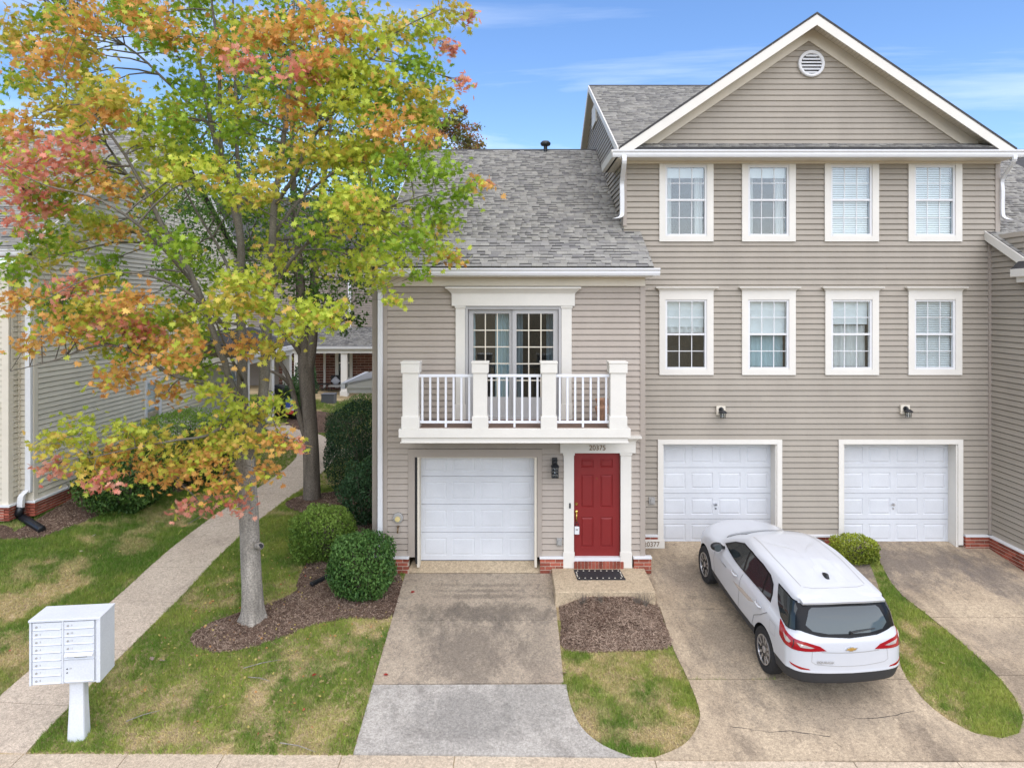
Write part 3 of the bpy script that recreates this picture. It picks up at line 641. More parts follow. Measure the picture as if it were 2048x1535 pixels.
MB().lathe([(.055, -.06), (.055, -.085), (.02, -.09)], (x1(796.5), Y1 - .02, z1_(1035)), 14, 'y').build('vent_flap', M('pale yellow plastic', (.62, .50, .22), rough=.6), vent)
m = MB(); m.tube([(x1(797), Y1 - .02, z1_(1052)), (x1(797), Y1 - .10, z1_(1053)), (x1(797), Y1 - .12, z1_(1062))], .016, 8); m.lathe([(.03, -.005), (.03, .005)], (x1(797), Y1 - .08, z1_(1049)), 10, 'z'); m.build('hose_tap', 'bronze', house, smooth=True)
# balcony
YB = 13.56; xb = lambda p: XP(p, YB); zb = lambda p: ZP(p, YB)
m = MB(); m.box(-2.215, 2.22, YB, Y1 - .02, zb(875), zb(857.5)); m.box(-2.17, 2.175, YB + .045, Y1 - .02, zb(886.5), zb(875) - .002); m.box(-2.19, 2.195, YB + .03, Y1 - .02, zb(886.5), zb(884.5))
balc = m.build('balcony', 'cream', house, bevel=.005)
MB().box(-2.1, 2.1, YB + .1, Y1 - .03, zb(857.5) - .004, zb(857.5) + .006).build('balcony_floor', M('balcony deck brown', (.20, .13, .10), rough=.8, var=.15), balc)
PC = [xb(820), xb(960), xb(1098), xb(1237)]
for i, c in enumerate(PC):
    hw = .15 if i in (0, 3) else .135; y0 = YB + .03; m = MB()
    m.box(c - hw, c + hw, y0, y0 + 2 * hw, zb(857.5), zb(744)); m.box(c - hw - .02, c + hw + .02, y0 - .02, y0 + 2 * hw + .02, zb(857.5), zb(833))
    m.box(c - hw - .025, c + hw + .025, y0 - .025, y0 + 2 * hw + .025, zb(746), zb(727)); m.box(c - hw - .035, c + hw + .035, y0 - .035, y0 + 2 * hw + .035, zb(727), zb(723.5)); m.build('balcony_post', 'cream', balc, bevel=.006)
yr = YB + .17
for i in range(3):
    a, b = PC[i] + .14, PC[i + 1] - .14
    MB().box(a, b, yr - .03, yr + .03, zb(755.5), zb(750)).build('top_rail', 'railwhite', balc, bevel=.005)
    m = MB().box(a, b, yr - .025, yr + .025, zb(848.5), zb(844)); m.box((a + b) / 2 - .02, (a + b) / 2 + .02, yr - .018, yr + .018, zb(857.5), zb(848.5)); m.build('bottom_rail', 'railwhite', balc)
    for k in range(7):
        c = a + (b - a) * (k + .5) / 7; block('baluster', c - .019, c + .019, yr - .019, yr + .019, zb(844), zb(755.5), 'railwhite', balc)
for sx, c in ((1, PC[0]), (-1, PC[3])):
    MB().box(c - .03, c + .03, yr + .13, Y1 - .03, zb(755.5), zb(750)).build('top_rail', 'railwhite', balc); MB().box(c - .025, c + .025, yr + .13, Y1 - .03, zb(848.5), zb(844)).build('bottom_rail', 'railwhite', balc)
    for k in range(6):
        yy = yr + .2 + k * .14
        if yy < Y1 - .06: block('baluster', c - .019, c + .019, yy - .019, yy + .019, zb(844), zb(755.5), 'railwhite', balc)
    MB().box(c - .05, c + .05, Y1 - .10, Y1 - .03, zb(757), zb(747)).build('rail_bracket', 'railwhite', balc)
# sliding balcony door
zf = zb(857.5)
pilaster(house, x1(911.5), x1(930.5), zf, z1_(611), Y1); pilaster(house, x1(1122.5), x1(1143), zf, z1_(611), Y1)
m = MB(); m.box(x1(904), x1(1149), Y1 - .09, Y1, z1_(611.5), z1_(590)); a, b, c, hh = x1(904), x1(1149), z1_(590), z1_(574) - z1_(590)
vs = []; pr = [(0, 0), (.05, .2), (.35, .45), (.8, .75), (1, .8), (1, 1)]
for t, q in pr: vs += [(a - .12 * t, Y1 - .09 - .12 * t, c + hh * q), (b + .12 * t, Y1 - .09 - .12 * t, c + hh * q), (b + .12 * t, Y1, c + hh * q), (a - .12 * t, Y1, c + hh * q)]
m.add(vs, [(4 * k + i, 4 * k + (i + 1) % 4, 4 * k + 4 + (i + 1) % 4, 4 * k + 4 + i) for k in range(5) for i in range(4)] + [(20, 21, 22, 23), (0, 1, 2, 3)]); m.build('door_header', 'cream', house)
m = MB(); m.box(x1(931), x1(936), Y1 - .05, Y1 + .1, zf, z1_(612)); m.box(x1(1117), x1(1122), Y1 - .05, Y1 + .1, zf, z1_(612)); m.box(x1(936), x1(1117), Y1 - .048, Y1 + .1, z1_(618), z1_(612)); m.box(x1(936), x1(1117), Y1 - .048, Y1 + .1, zf, z1_(832))
sld = m.build('sliding_door', 'grey', house)
for (a0, a1, g0, g1, yy, gm, nm) in ((937, 1025, 946.5, 1018.5, Y1 + .05, 'glass', 'door_leaf'), (1025, 1116, 1033, 1106.5, Y1 - .0, 'darkglass', 'screen_leaf')):
    m = MB(); gz0, gz1 = z1_(794), z1_(627)
    m.box(x1(a0), x1(g0), yy, yy + .04, z1_(832), z1_(618)); m.box(x1(g1), x1(a1), yy, yy + .04, z1_(832), z1_(618)); m.box(x1(g0), x1(g1), yy, yy + .04, gz1, z1_(618)); m.box(x1(g0), x1(g1), yy, yy + .04, z1_(832), gz0)
    lf = m.build(nm, 'grey', sld); bars(x1(g0), x1(g1), gz0, gz1, yy + .02, 3, 5, .022, 'soffit', lf); panes(x1(g0), x1(g1), gz0, gz1, yy + .018, 3, 5, .02, gm, lf)
room_box(sld, x1(936), x1(1117), zf + .05, z1_(618), Y1 + .12, 3.0)
drape(x1(990), x1(1026), zf + .1, z1_(620), Y1 + .3, 'curtain', sld, folds=5, amp=.035); drape(x1(1026), x1(1046), zf + .1, z1_(620), Y1 + .26, 'curtain', sld, folds=3); drape(x1(1094), x1(1117), zf + .1, z1_(620), Y1 + .3, 'curtain', sld, folds=3); drape(x1(937), x1(949), zf + .1, z1_(620), Y1 + .3, 'curtain', sld, folds=2)
# little side porch roof far along the left wall
px0, px1 = XP(706, 22.3), x1(743)
m = MB(); slab_poly(m, [(px0, 21.2, 3.0), (px0, 24.6, 3.0), (px1 - .05, 24.6, 3.42), (px1 - .05, 21.2, 3.42)], .06); m.build('porch_roof', 'boxgrey', house)
MB().prism([(px0, 2.86), (px1 - .05, 2.86), (px1 - .05, 3.36), (px0 + .1, 2.96)], 21.22, 21.3, 'y').build('porch_gable', 'cream', house)
m = MB(); m.box(px0 - .1, px0 + .02, 21.15, 24.6, 2.84, 3.02); m.build('gutter', 'white', house)
m = MB(); m.box(px0 + .05, px1 - .05, 21.3, 24.4, 2.70, 2.86); m.box(px1 - .45, px1 - .2, 21.35, 21.6, .4, 2.7); m.build('porch_beam', 'cream', house)

# =================================================================== tall gabled house
Y2 = 15.85; x2 = lambda p: XP(p, Y2); z2 = lambda p: ZP(p, Y2)
tall = thing('townhouse', 'tall three storey townhouse with wide front gable, eight windows and two garage doors', 'house', (6.5, Y2, -.06), 'attached townhouses')
TL, TR, WX = 2.44, 10.8, 10.62
LZ = z2(1067)
o3 = [(1330, 1413), (1495, 1577), (1660, 1743), (1827, 1909)]          # frames upper row
o2 = [(1330, 1413), (1495, 1577), (1661, 1743), (1827, 1909)]
g2 = [(1324, 1553), (1685, 1914)]
ops = [(x2(a) - TL, x2(b) - TL, z2(472), z2(331)) for a, b in o3] + [(x2(a) - TL, x2(b) - TL, z2(738), z2(599)) for a, b in o2] + [(x2(a) - TL, x2(b) - TL, -1, z2(887)) for a, b in g2]
siding(tall, (TL, Y2), (TR, Y2), LZ, z2(322), 'siding_b', ops)
AX, AZ, SG = 6.55, 11.67, .68                        # gable apex and pitch
gz0 = z2(290)
def gclip(z):
    hw = max(0, (AZ - .42 - z) / SG); return (max(0, AX - hw - TL), min(TR - TL, AX + hw - TL))
siding(tall, (TL, Y2), (TR, Y2), gz0, AZ - .42, 'siding_b', (), gclip)
m = MB(); m.box(TL - .02, x2(1253), Y2 - .035, Y2 + .3, ZP(452, Y2), z2(324)); m.build('corner_board', 'trim_a', tall)
m = MB(); m.box(x2(1989), TR + .02, Y2 - .035, Y2 + .3, LZ, z2(324)); m.build('corner_board', 'trim_a', tall)
m = MB(); m.box(x2(1975), x2(1981), Y2 - .06, Y2, LZ, 7.0); m.build('corner_board', 'trim_a', tall)
kinds3 = ['curtains', 'curtains', 'blind', 'blind']; kinds2 = ['half', 'shade', 'sheer', 'blind']
for i, (a, b) in enumerate(o3):
    window(tall, x2(a), x2(b), z2(472), z2(331), Y2, (x2(a) - x2(a - 12), x2(b + 13) - x2(b), .125, .03), None, kinds3[i], zm=z2(400))
for i, (a, b) in enumerate(o2):
    window(tall, x2(a), x2(b), z2(738), z2(599), Y2, (x2(a) - x2(a - 12), x2(b + 13) - x2(b), .125, .165), (.115, .085), kinds2[i], zm=z2(668))
for i, (a, b) in enumerate(g2):
    m = MB(); q = .05; ia, ib = x2(a), x2(b)
    m.box(ia - .10, ia, Y2 - q, Y2 + .02, z2(1088), z2(878)); m.box(ib, ib + .11, Y2 - q, Y2 + .02, z2(1088), z2(878)); m.box(ia, ib, Y2 - q + .002, Y2 + .02, z2(887), z2(878)); m.build('casing', 'cream', tall)
    garage_door(tall, ia + .03, ib - .03, ZP(1088, Y2 + .3), z2(888), Y2 + .28, Y2, handle=True)
    room_box(tall, ia, ib, -.1, z2(888), Y2 + .35, 2)
# brick base
def tpier(a, b, seed): pier(a, b, -.09, LZ - .045, Y2, seed=seed, house=tall, ov=.004)
tpier(2.70, x2(1314), 11); tpier(x2(1563), x2(1675), 12); tpier(x2(1927), x2(1981), 13)
# main roof, side gables
ME, MEZ, MR, MRZ = 15.40, 8.77, 21.5, 11.97; ms = (MRZ - MEZ) / (MR - ME); ML = math.hypot(MR - ME, MRZ - MEZ); MV = (0, (MR - ME) / ML, (MRZ - MEZ) / ML)
ROL, ROR = 2.26, 10.90; zm_ = lambda y: MEZ + ms * (y - ME)
vy = lambda x: ME + (AZ - SG * abs(x - AX) - MEZ) / ms               # valley line of the two roofs
m = MB(); apexy = vy(AX)
slab_poly(m, [(ROL, ME, MEZ), (ROL + .02, ME, MEZ), (AX, apexy, zm_(apexy)), (AX, MR, MRZ), (ROL, MR, MRZ)], .1)
slab_poly(m, [(ROR, ME, MEZ), (ROR, MR, MRZ), (AX, MR, MRZ), (AX, apexy, zm_(apexy)), (ROR - .02, ME, MEZ)], .1)
slab_poly(m, [(ROL, MR, MRZ), (ROR, MR, MRZ), (ROR, MR + 6, MRZ - 6 * ms), (ROL, MR + 6, MRZ - 6 * ms)], .1)
troof = m.build('roof', 'deck', tall)
def ul2(v):
    y = ME + MV[1] * v; z = zm_(y); q = max(0, (AZ - z)) / SG; return [(0, max(.02, AX - q - ROL + .05))]
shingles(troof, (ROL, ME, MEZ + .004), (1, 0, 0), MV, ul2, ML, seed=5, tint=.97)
MB().prism([(MR - .14, MRZ - .06), (MR, MRZ + .03), (MR + .14, MRZ - .06), (MR, MRZ)], ROL, ROR, 'x').build('ridge_cap', 'deck', troof)
# front gable roof
GX0, GX1 = ROL + .02, ROR - .02; gy = 15.36
hz_ = lambda x: AZ - SG * abs(x - AX)
m = MB()
for xe in (GX0, GX1):
    slab_poly(m, [(AX, gy, AZ + .03), (xe, gy, hz_(xe) + .03), (xe, ME + .1, hz_(xe) + .03), (AX, apexy, AZ + .03)], .05)
groof = m.build('gable_roof', 'deck', tall)
def strip(mb, xa, xb, off0, off1, ya, yb):
    """board that follows the gable slope, between two vertical offsets below it"""
    vs = [(xa, ya, hz_(xa) - off0), (xb, ya, hz_(xb) - off0), (xb, ya, hz_(xb) - off1), (xa, ya, hz_(xa) - off1)]
    vs += [(p[0], yb, p[2]) for p in vs]; mb.add(vs, [(0, 1, 2, 3), (7, 6, 5, 4), (0, 4, 5, 1), (2, 6, 7, 3), (0, 3, 7, 4), (1, 5, 6, 2)])
for xe in (GX0, GX1):
    m = MB(); strip(m, AX, xe, .022, .25, gy + .01, gy + .04); m.build('rake_board', 'cream', tall)
    m = MB(); strip(m, AX, xe, .10, .115, gy + .04, Y2); so = m.build('rake_soffit', 'soffit', tall)
    m = MB(); n = 60
    for k in range(n):
        x = AX + (xe - AX) * (k + .5) / n; m.add([(x - .006, gy + .05, hz_(x) - .118), (x + .006, gy + .05, hz_(x) - .118), (x + .006, Y2 - .04, hz_(x) - .118), (x - .006, Y2 - .04, hz_(x) - .118)], [(0, 1, 2, 3)])
    m.build('soffit_groove', 'trim_a', so)
    m = MB(); xe2 = AX + (xe - AX) * .87; strip(m, AX, xe2, .115, .43, Y2 - .055, Y2); m.build('rake_frieze', 'soffit', tall)
# pent roof across the foot of the gable, gutter, soffit, frieze
pz = z2(288)
m = MB(); slab_poly(m, [(ROL + .2, ME, MEZ + .01), (ROR - .2, ME, MEZ + .01), (ROR - .35, Y2, pz), (ROL + .35, Y2, pz)], .05); pent = m.build('pent_roof', 'deck', tall)
pl = math.hypot(Y2 - ME, pz - MEZ)
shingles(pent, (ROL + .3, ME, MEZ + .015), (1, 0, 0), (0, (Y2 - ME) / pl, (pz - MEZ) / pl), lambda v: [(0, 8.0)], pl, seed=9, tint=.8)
gutter(tall, XP(1226, 15.3), ROR + .1, 15.42, ZP(314, 15.35))
m = MB(); gzb = ZP(314, 15.35); m.prism([(2.12, gzb + .02), (2.20, gzb), (2.24, gzb), (2.24, gzb + .17), (2.10, gzb + .17)], 15.38, 17.2, 'y'); m.build('eave_return', 'cream', tall)
m = MB(); m.box(2.2, ROR - .02, 15.42, Y2, gzb + .0, gzb + .02); m.box(2.2, TL, Y2, 17.2, gzb, gzb + .02); m.build('soffit', 'soffit', tall)
m = MB(); m.box(TL - .02, TR + .02, Y2 - .06, Y2, z2(328), gzb); m.build('frieze_board', 'soffit', tall)
# left flank above the low roof
siding(tall, (TL, 26), (TL, Y2), 6.2, MEZ - .02, 'siding_b')
def sclip(z):
    hw = max(0, (MRZ - .14 - z) / ms); return (max(0, 26 - (MR + hw)), min(26 - Y2, 26 - (MR - hw)))
siding(tall, (TL, 26), (TL, Y2), MEZ - .02, MRZ - .25, 'siding_b', (), sclip)
for s in (-1, 1):
    m = MB(); ye = MR + s * 6.1
    vs = [(ROL - .03, MR, MRZ + .01), (ROL - .03, ye, MRZ - 6.1 * ms + .01), (ROL - .03, ye, MRZ - 6.1 * ms - .17), (ROL - .03, MR, MRZ - .17)]
    vs += [(ROL + .005, *p[1:]) for p in vs]; m.add(vs, [(0, 1, 2, 3), (7, 6, 5, 4), (0, 4, 5, 1), (2, 6, 7, 3), (0, 3, 7, 4), (1, 5, 6, 2)]); m.build('rake_board', 'cream', tall)
    m = MB(); vs = [(ROL, MR, MRZ - .12), (TL, MR, MRZ - .12), (TL, ye, MRZ - 6.1 * ms - .12), (ROL, ye, MRZ - 6.1 * ms - .12)]; m.add(vs, [(0, 1, 2, 3)]); m.build('rake_soffit', 'soffit', tall)
m = MB(); m.box(TL - .06, TL - .01, 20.9, 21.9, 10.75, 11.35); m.build('gable_vent', 'cream', tall)
# round louvre in the gable
vx, vz, vr = x2(1621), z2(129), .295
m = MB(); m.lathe([(vr, 0), (vr, -.06), (vr * .93, -.075), (vr * .78, -.06), (vr * .76, 0)], (vx, Y2 - .01, vz), 40, 'y'); lv = m.build('round_vent', 'white', tall, smooth=True, angle=40)
MB().lathe([(vr * .76, 0), (vr * .76, -.005)], (vx, Y2 - .02, vz), 32, 'y').build('vent_back', 'room', lv)
for k in range(6):
    zz = vz + (k - 2.5) * .073; hw = math.sqrt(max(.001, (vr * .77) ** 2 - (zz - vz) ** 2))
    MB().add([(vx - hw, Y2 - .075, zz - .024), (vx + hw, Y2 - .075, zz - .024), (vx + hw, Y2 - .03, zz + .026), (vx - hw, Y2 - .03, zz + .026), (vx - hw, Y2 - .075, zz - .032), (vx + hw, Y2 - .075, zz - .032)], [(0, 1, 2, 3), (4, 5, 1, 0)]).build('louvre', 'white', lv)
# downspouts
sx = x2(1243); downspout(tall, [(XP(1248, 15.35), 15.33, gzb + .03), (XP(1248, 15.35), 15.33, 8.4), (sx, Y2 - .08, 8.1), (sx, Y2 - .08, 7.9), (sx, Y2 - .08, 7.45), (sx - .03, Y2 - .10, 7.32), (sx - .18, Y2 - .15, 7.27)], .095, .07)
sx = x2(2001); downspout(tall, [(XP(2028, 15.35), 15.33, gzb + .03), (XP(2027, 15.35), 15.35, 8.45), (sx, Y2 - .06, 8.15), (sx, Y2 - .06, 7.9), (sx, Y2 - .06, 7.4), (sx + .04, Y2 - .1, 7.28), (sx + .14, Y2 - .15, 7.24)], .08, .065)
wall_lamp(tall, x2(1440), Y2 - .03, z2(822)); wall_lamp(tall, x2(1807), Y2 - .03, z2(820))
MB().box(x2(1297), x2(1309), Y2 - .05, Y2, z2(1007), z2(993)).box(x2(1300), x2(1306), Y2 - .07, Y2 - .04, z2(1005), z2(996)).build('outlet_box', 'boxgrey', tall, bevel=.006)
pq = MB().box(2.72, x2(1327.5), Y2 - .10, Y2 - .077, z2(1093), z2(1075.5)).build('number_plaque', 'cream', tall, bevel=.004)
text_obj('house_number', '20377', .15, (x2(1301.5), Y2 - .102, z2(1085)), (R(90), 0, 0), 'bronze', pq, .004, squeeze=.95)

# =================================================================== wing at the right edge
wing = thing('townhouse', 'clay sided wing of the next townhouse at the right edge, brick foot', 'house', (12, 14.7, -.17), 'attached townhouses')
siding(wing, (WX, Y2), (WX, Y1), LZ, 6.9, 'siding_b')
bricks(wing, (WX - .075, Y2 - .07), (WX - .075, 14.4), -.09, LZ - .045, seed=21, depth=.2)
bricks(wing, (WX - .075, Y2 + .0), (WX - .075, Y2 - .07), -.09, LZ - .045, seed=22, depth=.2)
bricks(wing, (WX - .075, 14.4), (WX - .075, 14.2), -.35, LZ - .045, seed=23, depth=.2)
bricks(wing, (WX - .075, 15.4), (WX - .075, 14.4), -.227, -.091, seed=24, depth=.2)
MB().box(WX - .105, WX + .02, 14.2, Y2 - .0, LZ - .045, LZ).build('ledge', 'white', wing, bevel=.006)
siding(wing, (WX, Y1), (16.0, Y1), LZ, 6.0, 'siding_b', [(1.2, 3.7, -1, 2.0)])
bricks(wing, (WX + .0, Y1 - .075), (WX + 1.1, Y1 - .075), -.3, LZ - .045, seed=25, depth=.2)
MB().box(WX + .13, WX + 1.1, Y1 - .105, Y1 + .02, LZ - .0448, LZ - .0002).build('ledge', 'white', wing)
garage_door(wing, WX + 1.28, WX + 3.62, -.1, 1.98, Y1 + .25, Y1)
m = MB(); m.box(WX + 1.12, WX + 1.23, Y1 - .05, Y1 + .02, -.2, 2.1); m.box(WX + 3.67, WX + 3.78, Y1 - .05, Y1 + .02, -.2, 2.1); m.box(WX + 1.23, WX + 3.67, Y1 - .048, Y1 + .02, 1.99, 2.1); m.build('casing', 'cream', wing)
gutter(wing, WX - .1, 16.5, 14.33, 5.97)
m = MB(); wl_ = WX - .11; slab_poly(m, [(wl_, EY, EZ), (wl_, 15.84, zr(15.84)), (TR + .03, 15.84, zr(15.84)), (TR + .03, RY, RZ), (16.5, RY, RZ), (16.5, EY, EZ)], .12); wroof = m.build('roof', 'deck', wing)
def ulw(v):
    y = EY + VV[1] * v; return [(0 if y < 15.82 else TR + .03 - wl_, 3.6)]
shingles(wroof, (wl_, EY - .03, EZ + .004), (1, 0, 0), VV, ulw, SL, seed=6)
MB().prism([(RY - .16, RZ - .07), (RY, RZ + .03), (RY + .16, RZ - .07), (RY, RZ)], TR + .03, 16.5, 'x').build('ridge_cap', 'deck', wroof)
m = MB(); vs = [(wl_ - .03, EY, EZ + .01), (wl_ - .03, 15.9, zr(15.9) + .01), (wl_ - .03, 15.9, zr(15.9) - .19), (wl_ - .03, EY, EZ - .19)]; vs += [(wl_ + .0, *p[1:]) for p in vs]
m.add(vs, [(0, 1, 2, 3), (7, 6, 5, 4), (0, 4, 5, 1), (2, 6, 7, 3), (0, 3, 7, 4), (1, 5, 6, 2)]); m.build('rake_board', 'cream', wing)
m = MB(); vs = [(wl_, EY, EZ - .16), (WX, EY, EZ - .16), (WX, 15.84, zr(15.84) - .16), (wl_, 15.84, zr(15.84) - .16)]; m.add(vs, [(0, 1, 2, 3)]); m.build('rake_soffit', 'soffit', wing)
m = MB(); m.box(10.38, 10.62, 14.15, 14.87, 5.95, 6.11); m.box(10.46, 10.62, 14.2, 14.80, 5.83, 5.95); m.build('eave_return', 'cream', wing)
m = MB(); m.add([(10.38, 14.15, 6.11), (10.62, 14.15, 6.11), (10.62, 14.87, 6.11), (10.38, 14.87, 6.11), (10.50, 14.15, 6.30), (10.62, 14.15, 6.30), (10.62, 14.75, 6.30), (10.50, 14.75, 6.30)], [(0, 1, 5, 4), (1, 2, 6, 5), (2, 3, 7, 6), (3, 0, 4, 7), (4, 5, 6, 7)]); m.build('return_roof', 'deck', wing)

# =================================================================== house at the left edge
LY, LXW = 16.67, -11.29; LZ0 = .44
left = thing('townhouse', 'sand coloured townhouse at the left edge with brick foot and side wall', 'house', (-13, LY, LZ0), 'townhouses on the left')
lf0 = ZP(999, LY)
wops = [(30 - 22.5, 30 - 21.75, 1.4, 2.93), (30 - 29.2, 30 - 28.5, 1.6, 3.0)]
siding(left, (LXW, LY), (LXW, 30), lf0, 6.75, 'siding_c', [(21.75 - LY, 22.5 - LY, 1.4, 2.93), (28.2 - LY, 28.9 - LY, 1.6, 3.0)])
siding(left, (-11.60, LY), (LXW, LY), lf0, 6.75, 'siding_c')
siding(left, (-11.62, 16.29), (-11.62, LY), lf0, 6.3, 'siding_c')
siding(left, (-15, 16.29), (-11.62, 16.29), lf0, 6.3, 'siding_c', [(0, 3.1, 0, 2.95)])
for (xa, xb_, ya, yb) in ((LXW - .11, LXW + .032, LY - .032, LY + .11), (-11.74, -11.588, 16.258, 16.42), (-11.66, -11.585, LY - .06, LY + .02)):
    MB().box(xa, xb_, ya, yb, lf0, 6.3).build('corner_board', 'soffit', left)
bz = ZP(1030, LY)
bricks(left, (LXW + .07, LY - .07), (LXW + .07, 22.5), bz, lf0 - .045, seed=31, depth=.2); bricks(left, (-11.55, LY - .07), (LXW + .07, LY - .07), bz, lf0 - .045, seed=32, depth=.12)
bricks(left, (-11.55, 16.215), (-11.55, LY - .07), bz, lf0 - .045, seed=33, depth=.12); bricks(left, (-12.6, 16.215), (-11.55, 16.215), bz, lf0 - .045, seed=34, depth=.12)
MB().box(LXW, LXW + .10, LY - .10, 30, lf0 - .045, lf0).box(-11.6, LXW, LY - .10, LY, lf0 - .0448, lf0 - .0002).box(-11.62, -11.52, 16.19, LY - .1, lf0 - .045, lf0).box(-13, -11.62, 16.19, 16.29, lf0 - .0448, lf0 - .0002).build('ledge', 'white', left)
m = MB(); m.box(-12.0, -11.85, 16.24, 16.33, lf0, 2.9); m.box(-15, -11.8, 16.235, 16.33, 2.9, 3.12); m.build('casing', 'cream', left)
MB().box(-15, -12.0, 16.5, 16.55, 0, 2.95).build('garage_door', 'doorwhite', left)
dl = XP(57, LY - .1)
downspout(left, [(dl, LY - .09, 6.2), (dl, LY - .09, 4), (dl, LY - .09, 1.25), (dl - .02, LY - .11, 1.05), (dl - .09, LY - .2, .92), (dl - .10, LY - .22, .62)], .13, .09)
# roof of the left house: ridge runs across the picture
e2y, e2z, r2y, r2z = 15.95, 6.62, 23.0, 10.98; s2 = (r2z - e2z) / (r2y - e2y); S2 = math.hypot(r2y - e2y, r2z - e2z); lr = -11.05
m = MB(); slab_poly(m, [(-19, e2y, e2z), (lr, e2y, e2z), (lr, r2y, r2z), (-19, r2y, r2z)], .12); slab_poly(m, [(-19, r2y, r2z), (lr, r2y, r2z), (lr, r2y + 7.5, r2z - 7.5 * s2), (-19, r2y + 7.5, r2z - 7.5 * s2)], .12); lroof = m.build('roof', 'deck', left)
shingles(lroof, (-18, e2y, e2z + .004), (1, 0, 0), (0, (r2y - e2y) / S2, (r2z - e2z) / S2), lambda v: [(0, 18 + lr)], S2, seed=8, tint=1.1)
def lclip(z):
    hw = max(0, (r2z - .14 - z) / s2); return (max(0, r2y - hw - LY), min(30 - LY, r2y + hw - LY))
siding(left, (LXW, LY), (LXW, 30), 6.75, r2z - .3, 'siding_c', (), lclip)
for s in (-1, 1):
    m = MB(); ye = r2y + s * 7.05; vs = [(lr, r2y, r2z + .01), (lr, ye, e2z + .01), (lr, ye, e2z - .19), (lr, r2y, r2z - .19)]; vs += [(lr + .03, *p[1:]) for p in vs]
    m.add(vs, [(0, 1, 2, 3), (7, 6, 5, 4), (0, 4, 5, 1), (2, 6, 7, 3), (0, 3, 7, 4), (1, 5, 6, 2)]); m.build('rake_board', 'cream', left)
gutter(left, -19, lr, e2y + .05, e2z - .16)
MB().box(-19, lr, e2y + .05, LY, e2z - .16, e2z - .14).build('soffit', 'soffit', left)
for (ya, yb, za, zb_) in ((21.75, 22.5, 1.4, 2.93), (28.2, 28.9, 1.6, 3.0)):
    m = MB(); t = .12; X = LXW
    m.box(X, X + .05, ya - t, ya, za - t, zb_ + t); m.box(X, X + .05, yb, yb + t, za - t, zb_ + t); m.box(X, X + .048, ya, yb, za - t, za); m.box(X, X + .048, ya, yb, zb_, zb_ + t); w_ = m.build('window', 'white', left)
    MB().box(X - .02, X + .03, ya, yb, (za + zb_) / 2 - .03, (za + zb_) / 2 + .03).build('meeting_rail', 'white', w_)
    for (c, d) in ((za, (za + zb_) / 2 - .03), ((za + zb_) / 2 + .03, zb_)): block('pane', X - .004, X, ya, yb, c, d, 'glass', w_)
    m = MB(); m.box(X - .8, X - .7, ya - .3, yb + .3, za - .3, zb_ + .3); m.build('room', 'room', w_); MB().box(X - .1, X - .09, ya, yb, za + .6, zb_).build('blind', 'blind', w_)
# its side porch
pxp = -9.63
m = MB(); slab_poly(m, [(pxp - .05 + .25, 25.0, 3.58), (pxp + .2, 30.6, 3.58), (LXW, 30.6, 4.35), (LXW, 25.0, 4.35)], .1); m.build('porch_roof', 'deck', left)
m = MB(); m.box(pxp + .16, pxp + .28, 25, 30.6, 3.44, 3.6); m.build('gutter', 'white', left)
m = MB(); m.box(pxp - .15, pxp + .12, 25.1, 30.4, 3.2, 3.46); m.box(LXW, pxp + .12, 25.1, 25.3, 3.2, 3.46); m.build('porch_beam', 'cream', left)
for yy in (25.3, 27.9, 30.1):
    m = MB(); m.box(pxp - .16, pxp + .14, yy - .15, yy + .15, .5, 3.2); m.box(pxp - .2, pxp + .18, yy - .19, yy + .19, .5, .9); m.build('porch_post', 'cream', left)
MB().box(LXW, pxp + .4, 24.9, 30.7, .3, .62).build('porch_floor', 'conc_path', left)

# =================================================================== house at the far end of the path
YF = 36.0; xf = lambda p: XP(p, YF); zf_ = lambda p: ZP(p, YF)
far = thing('townhouse', 'dark sided house with shaded brick porch at the far end of the path', 'house', (-8, YF, .65), 'houses behind the trees')
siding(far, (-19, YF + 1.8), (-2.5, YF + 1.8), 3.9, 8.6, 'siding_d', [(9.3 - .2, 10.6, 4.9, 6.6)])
MB().box(-19, -2.5, YF + 1.86, YF + 1.95, .5, 8.6).build('wall', 'siding_d', far)
m = MB(); slab_poly(m, [(-20, YF - .35, 3.25), (-2, YF - .35, 3.25), (-2, YF + 1.8, 4.1), (-20, YF + 1.8, 4.1)], .1); fr = m.build('porch_roof', 'deck', far)
vlen = math.hypot(2.15, .85); shingles(fr, (-14, YF - .35, 3.256), (1, 0, 0), (0, 2.15 / vlen, .85 / vlen), lambda v: [(0, 9)], vlen, seed=12, tint=.7)
gutter(far, -20, -2, YF - .3, 3.08)
MB().box(-20, -2, YF - .22, YF + .05, 2.86, 3.1).build('porch_beam', 'cream', far)
bw = [(-12.5, xf(631)), (xf(634), xf(655)), (xf(690), xf(738))]
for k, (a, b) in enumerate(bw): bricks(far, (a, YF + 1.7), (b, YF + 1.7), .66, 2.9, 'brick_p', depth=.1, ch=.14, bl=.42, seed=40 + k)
for p0, p1 in ((629.5, 634), (654, 660.5), (684, 690)): MB().box(xf(p0), xf(p1), YF + 1.62, YF + 1.8, .9, 2.95).build('casing', 'cream', far)
m = MB(); m.box(xf(660.5), xf(684), YF + 1.70, YF + 1.72, 1.45, 2.9); fw = m.build('window', 'glass', far); MB().box(xf(660.5), xf(684), YF + 1.66, YF + 1.72, 2.18, 2.25).build('meeting_rail', 'cream', fw); MB().box(xf(660.5), xf(684), YF + 1.75, YF + 1.76, .9, 2.9).build('room', 'room', fw)
MB().box(xf(655), xf(690), YF + 1.6, YF + 1.7, 1.3, 1.45).build('sill', 'cream', far); bricks(far, (xf(655), YF + 1.7), (xf(690), YF + 1.7), .66, 1.3, 'brick_p', ch=.14, bl=.42, seed=44)
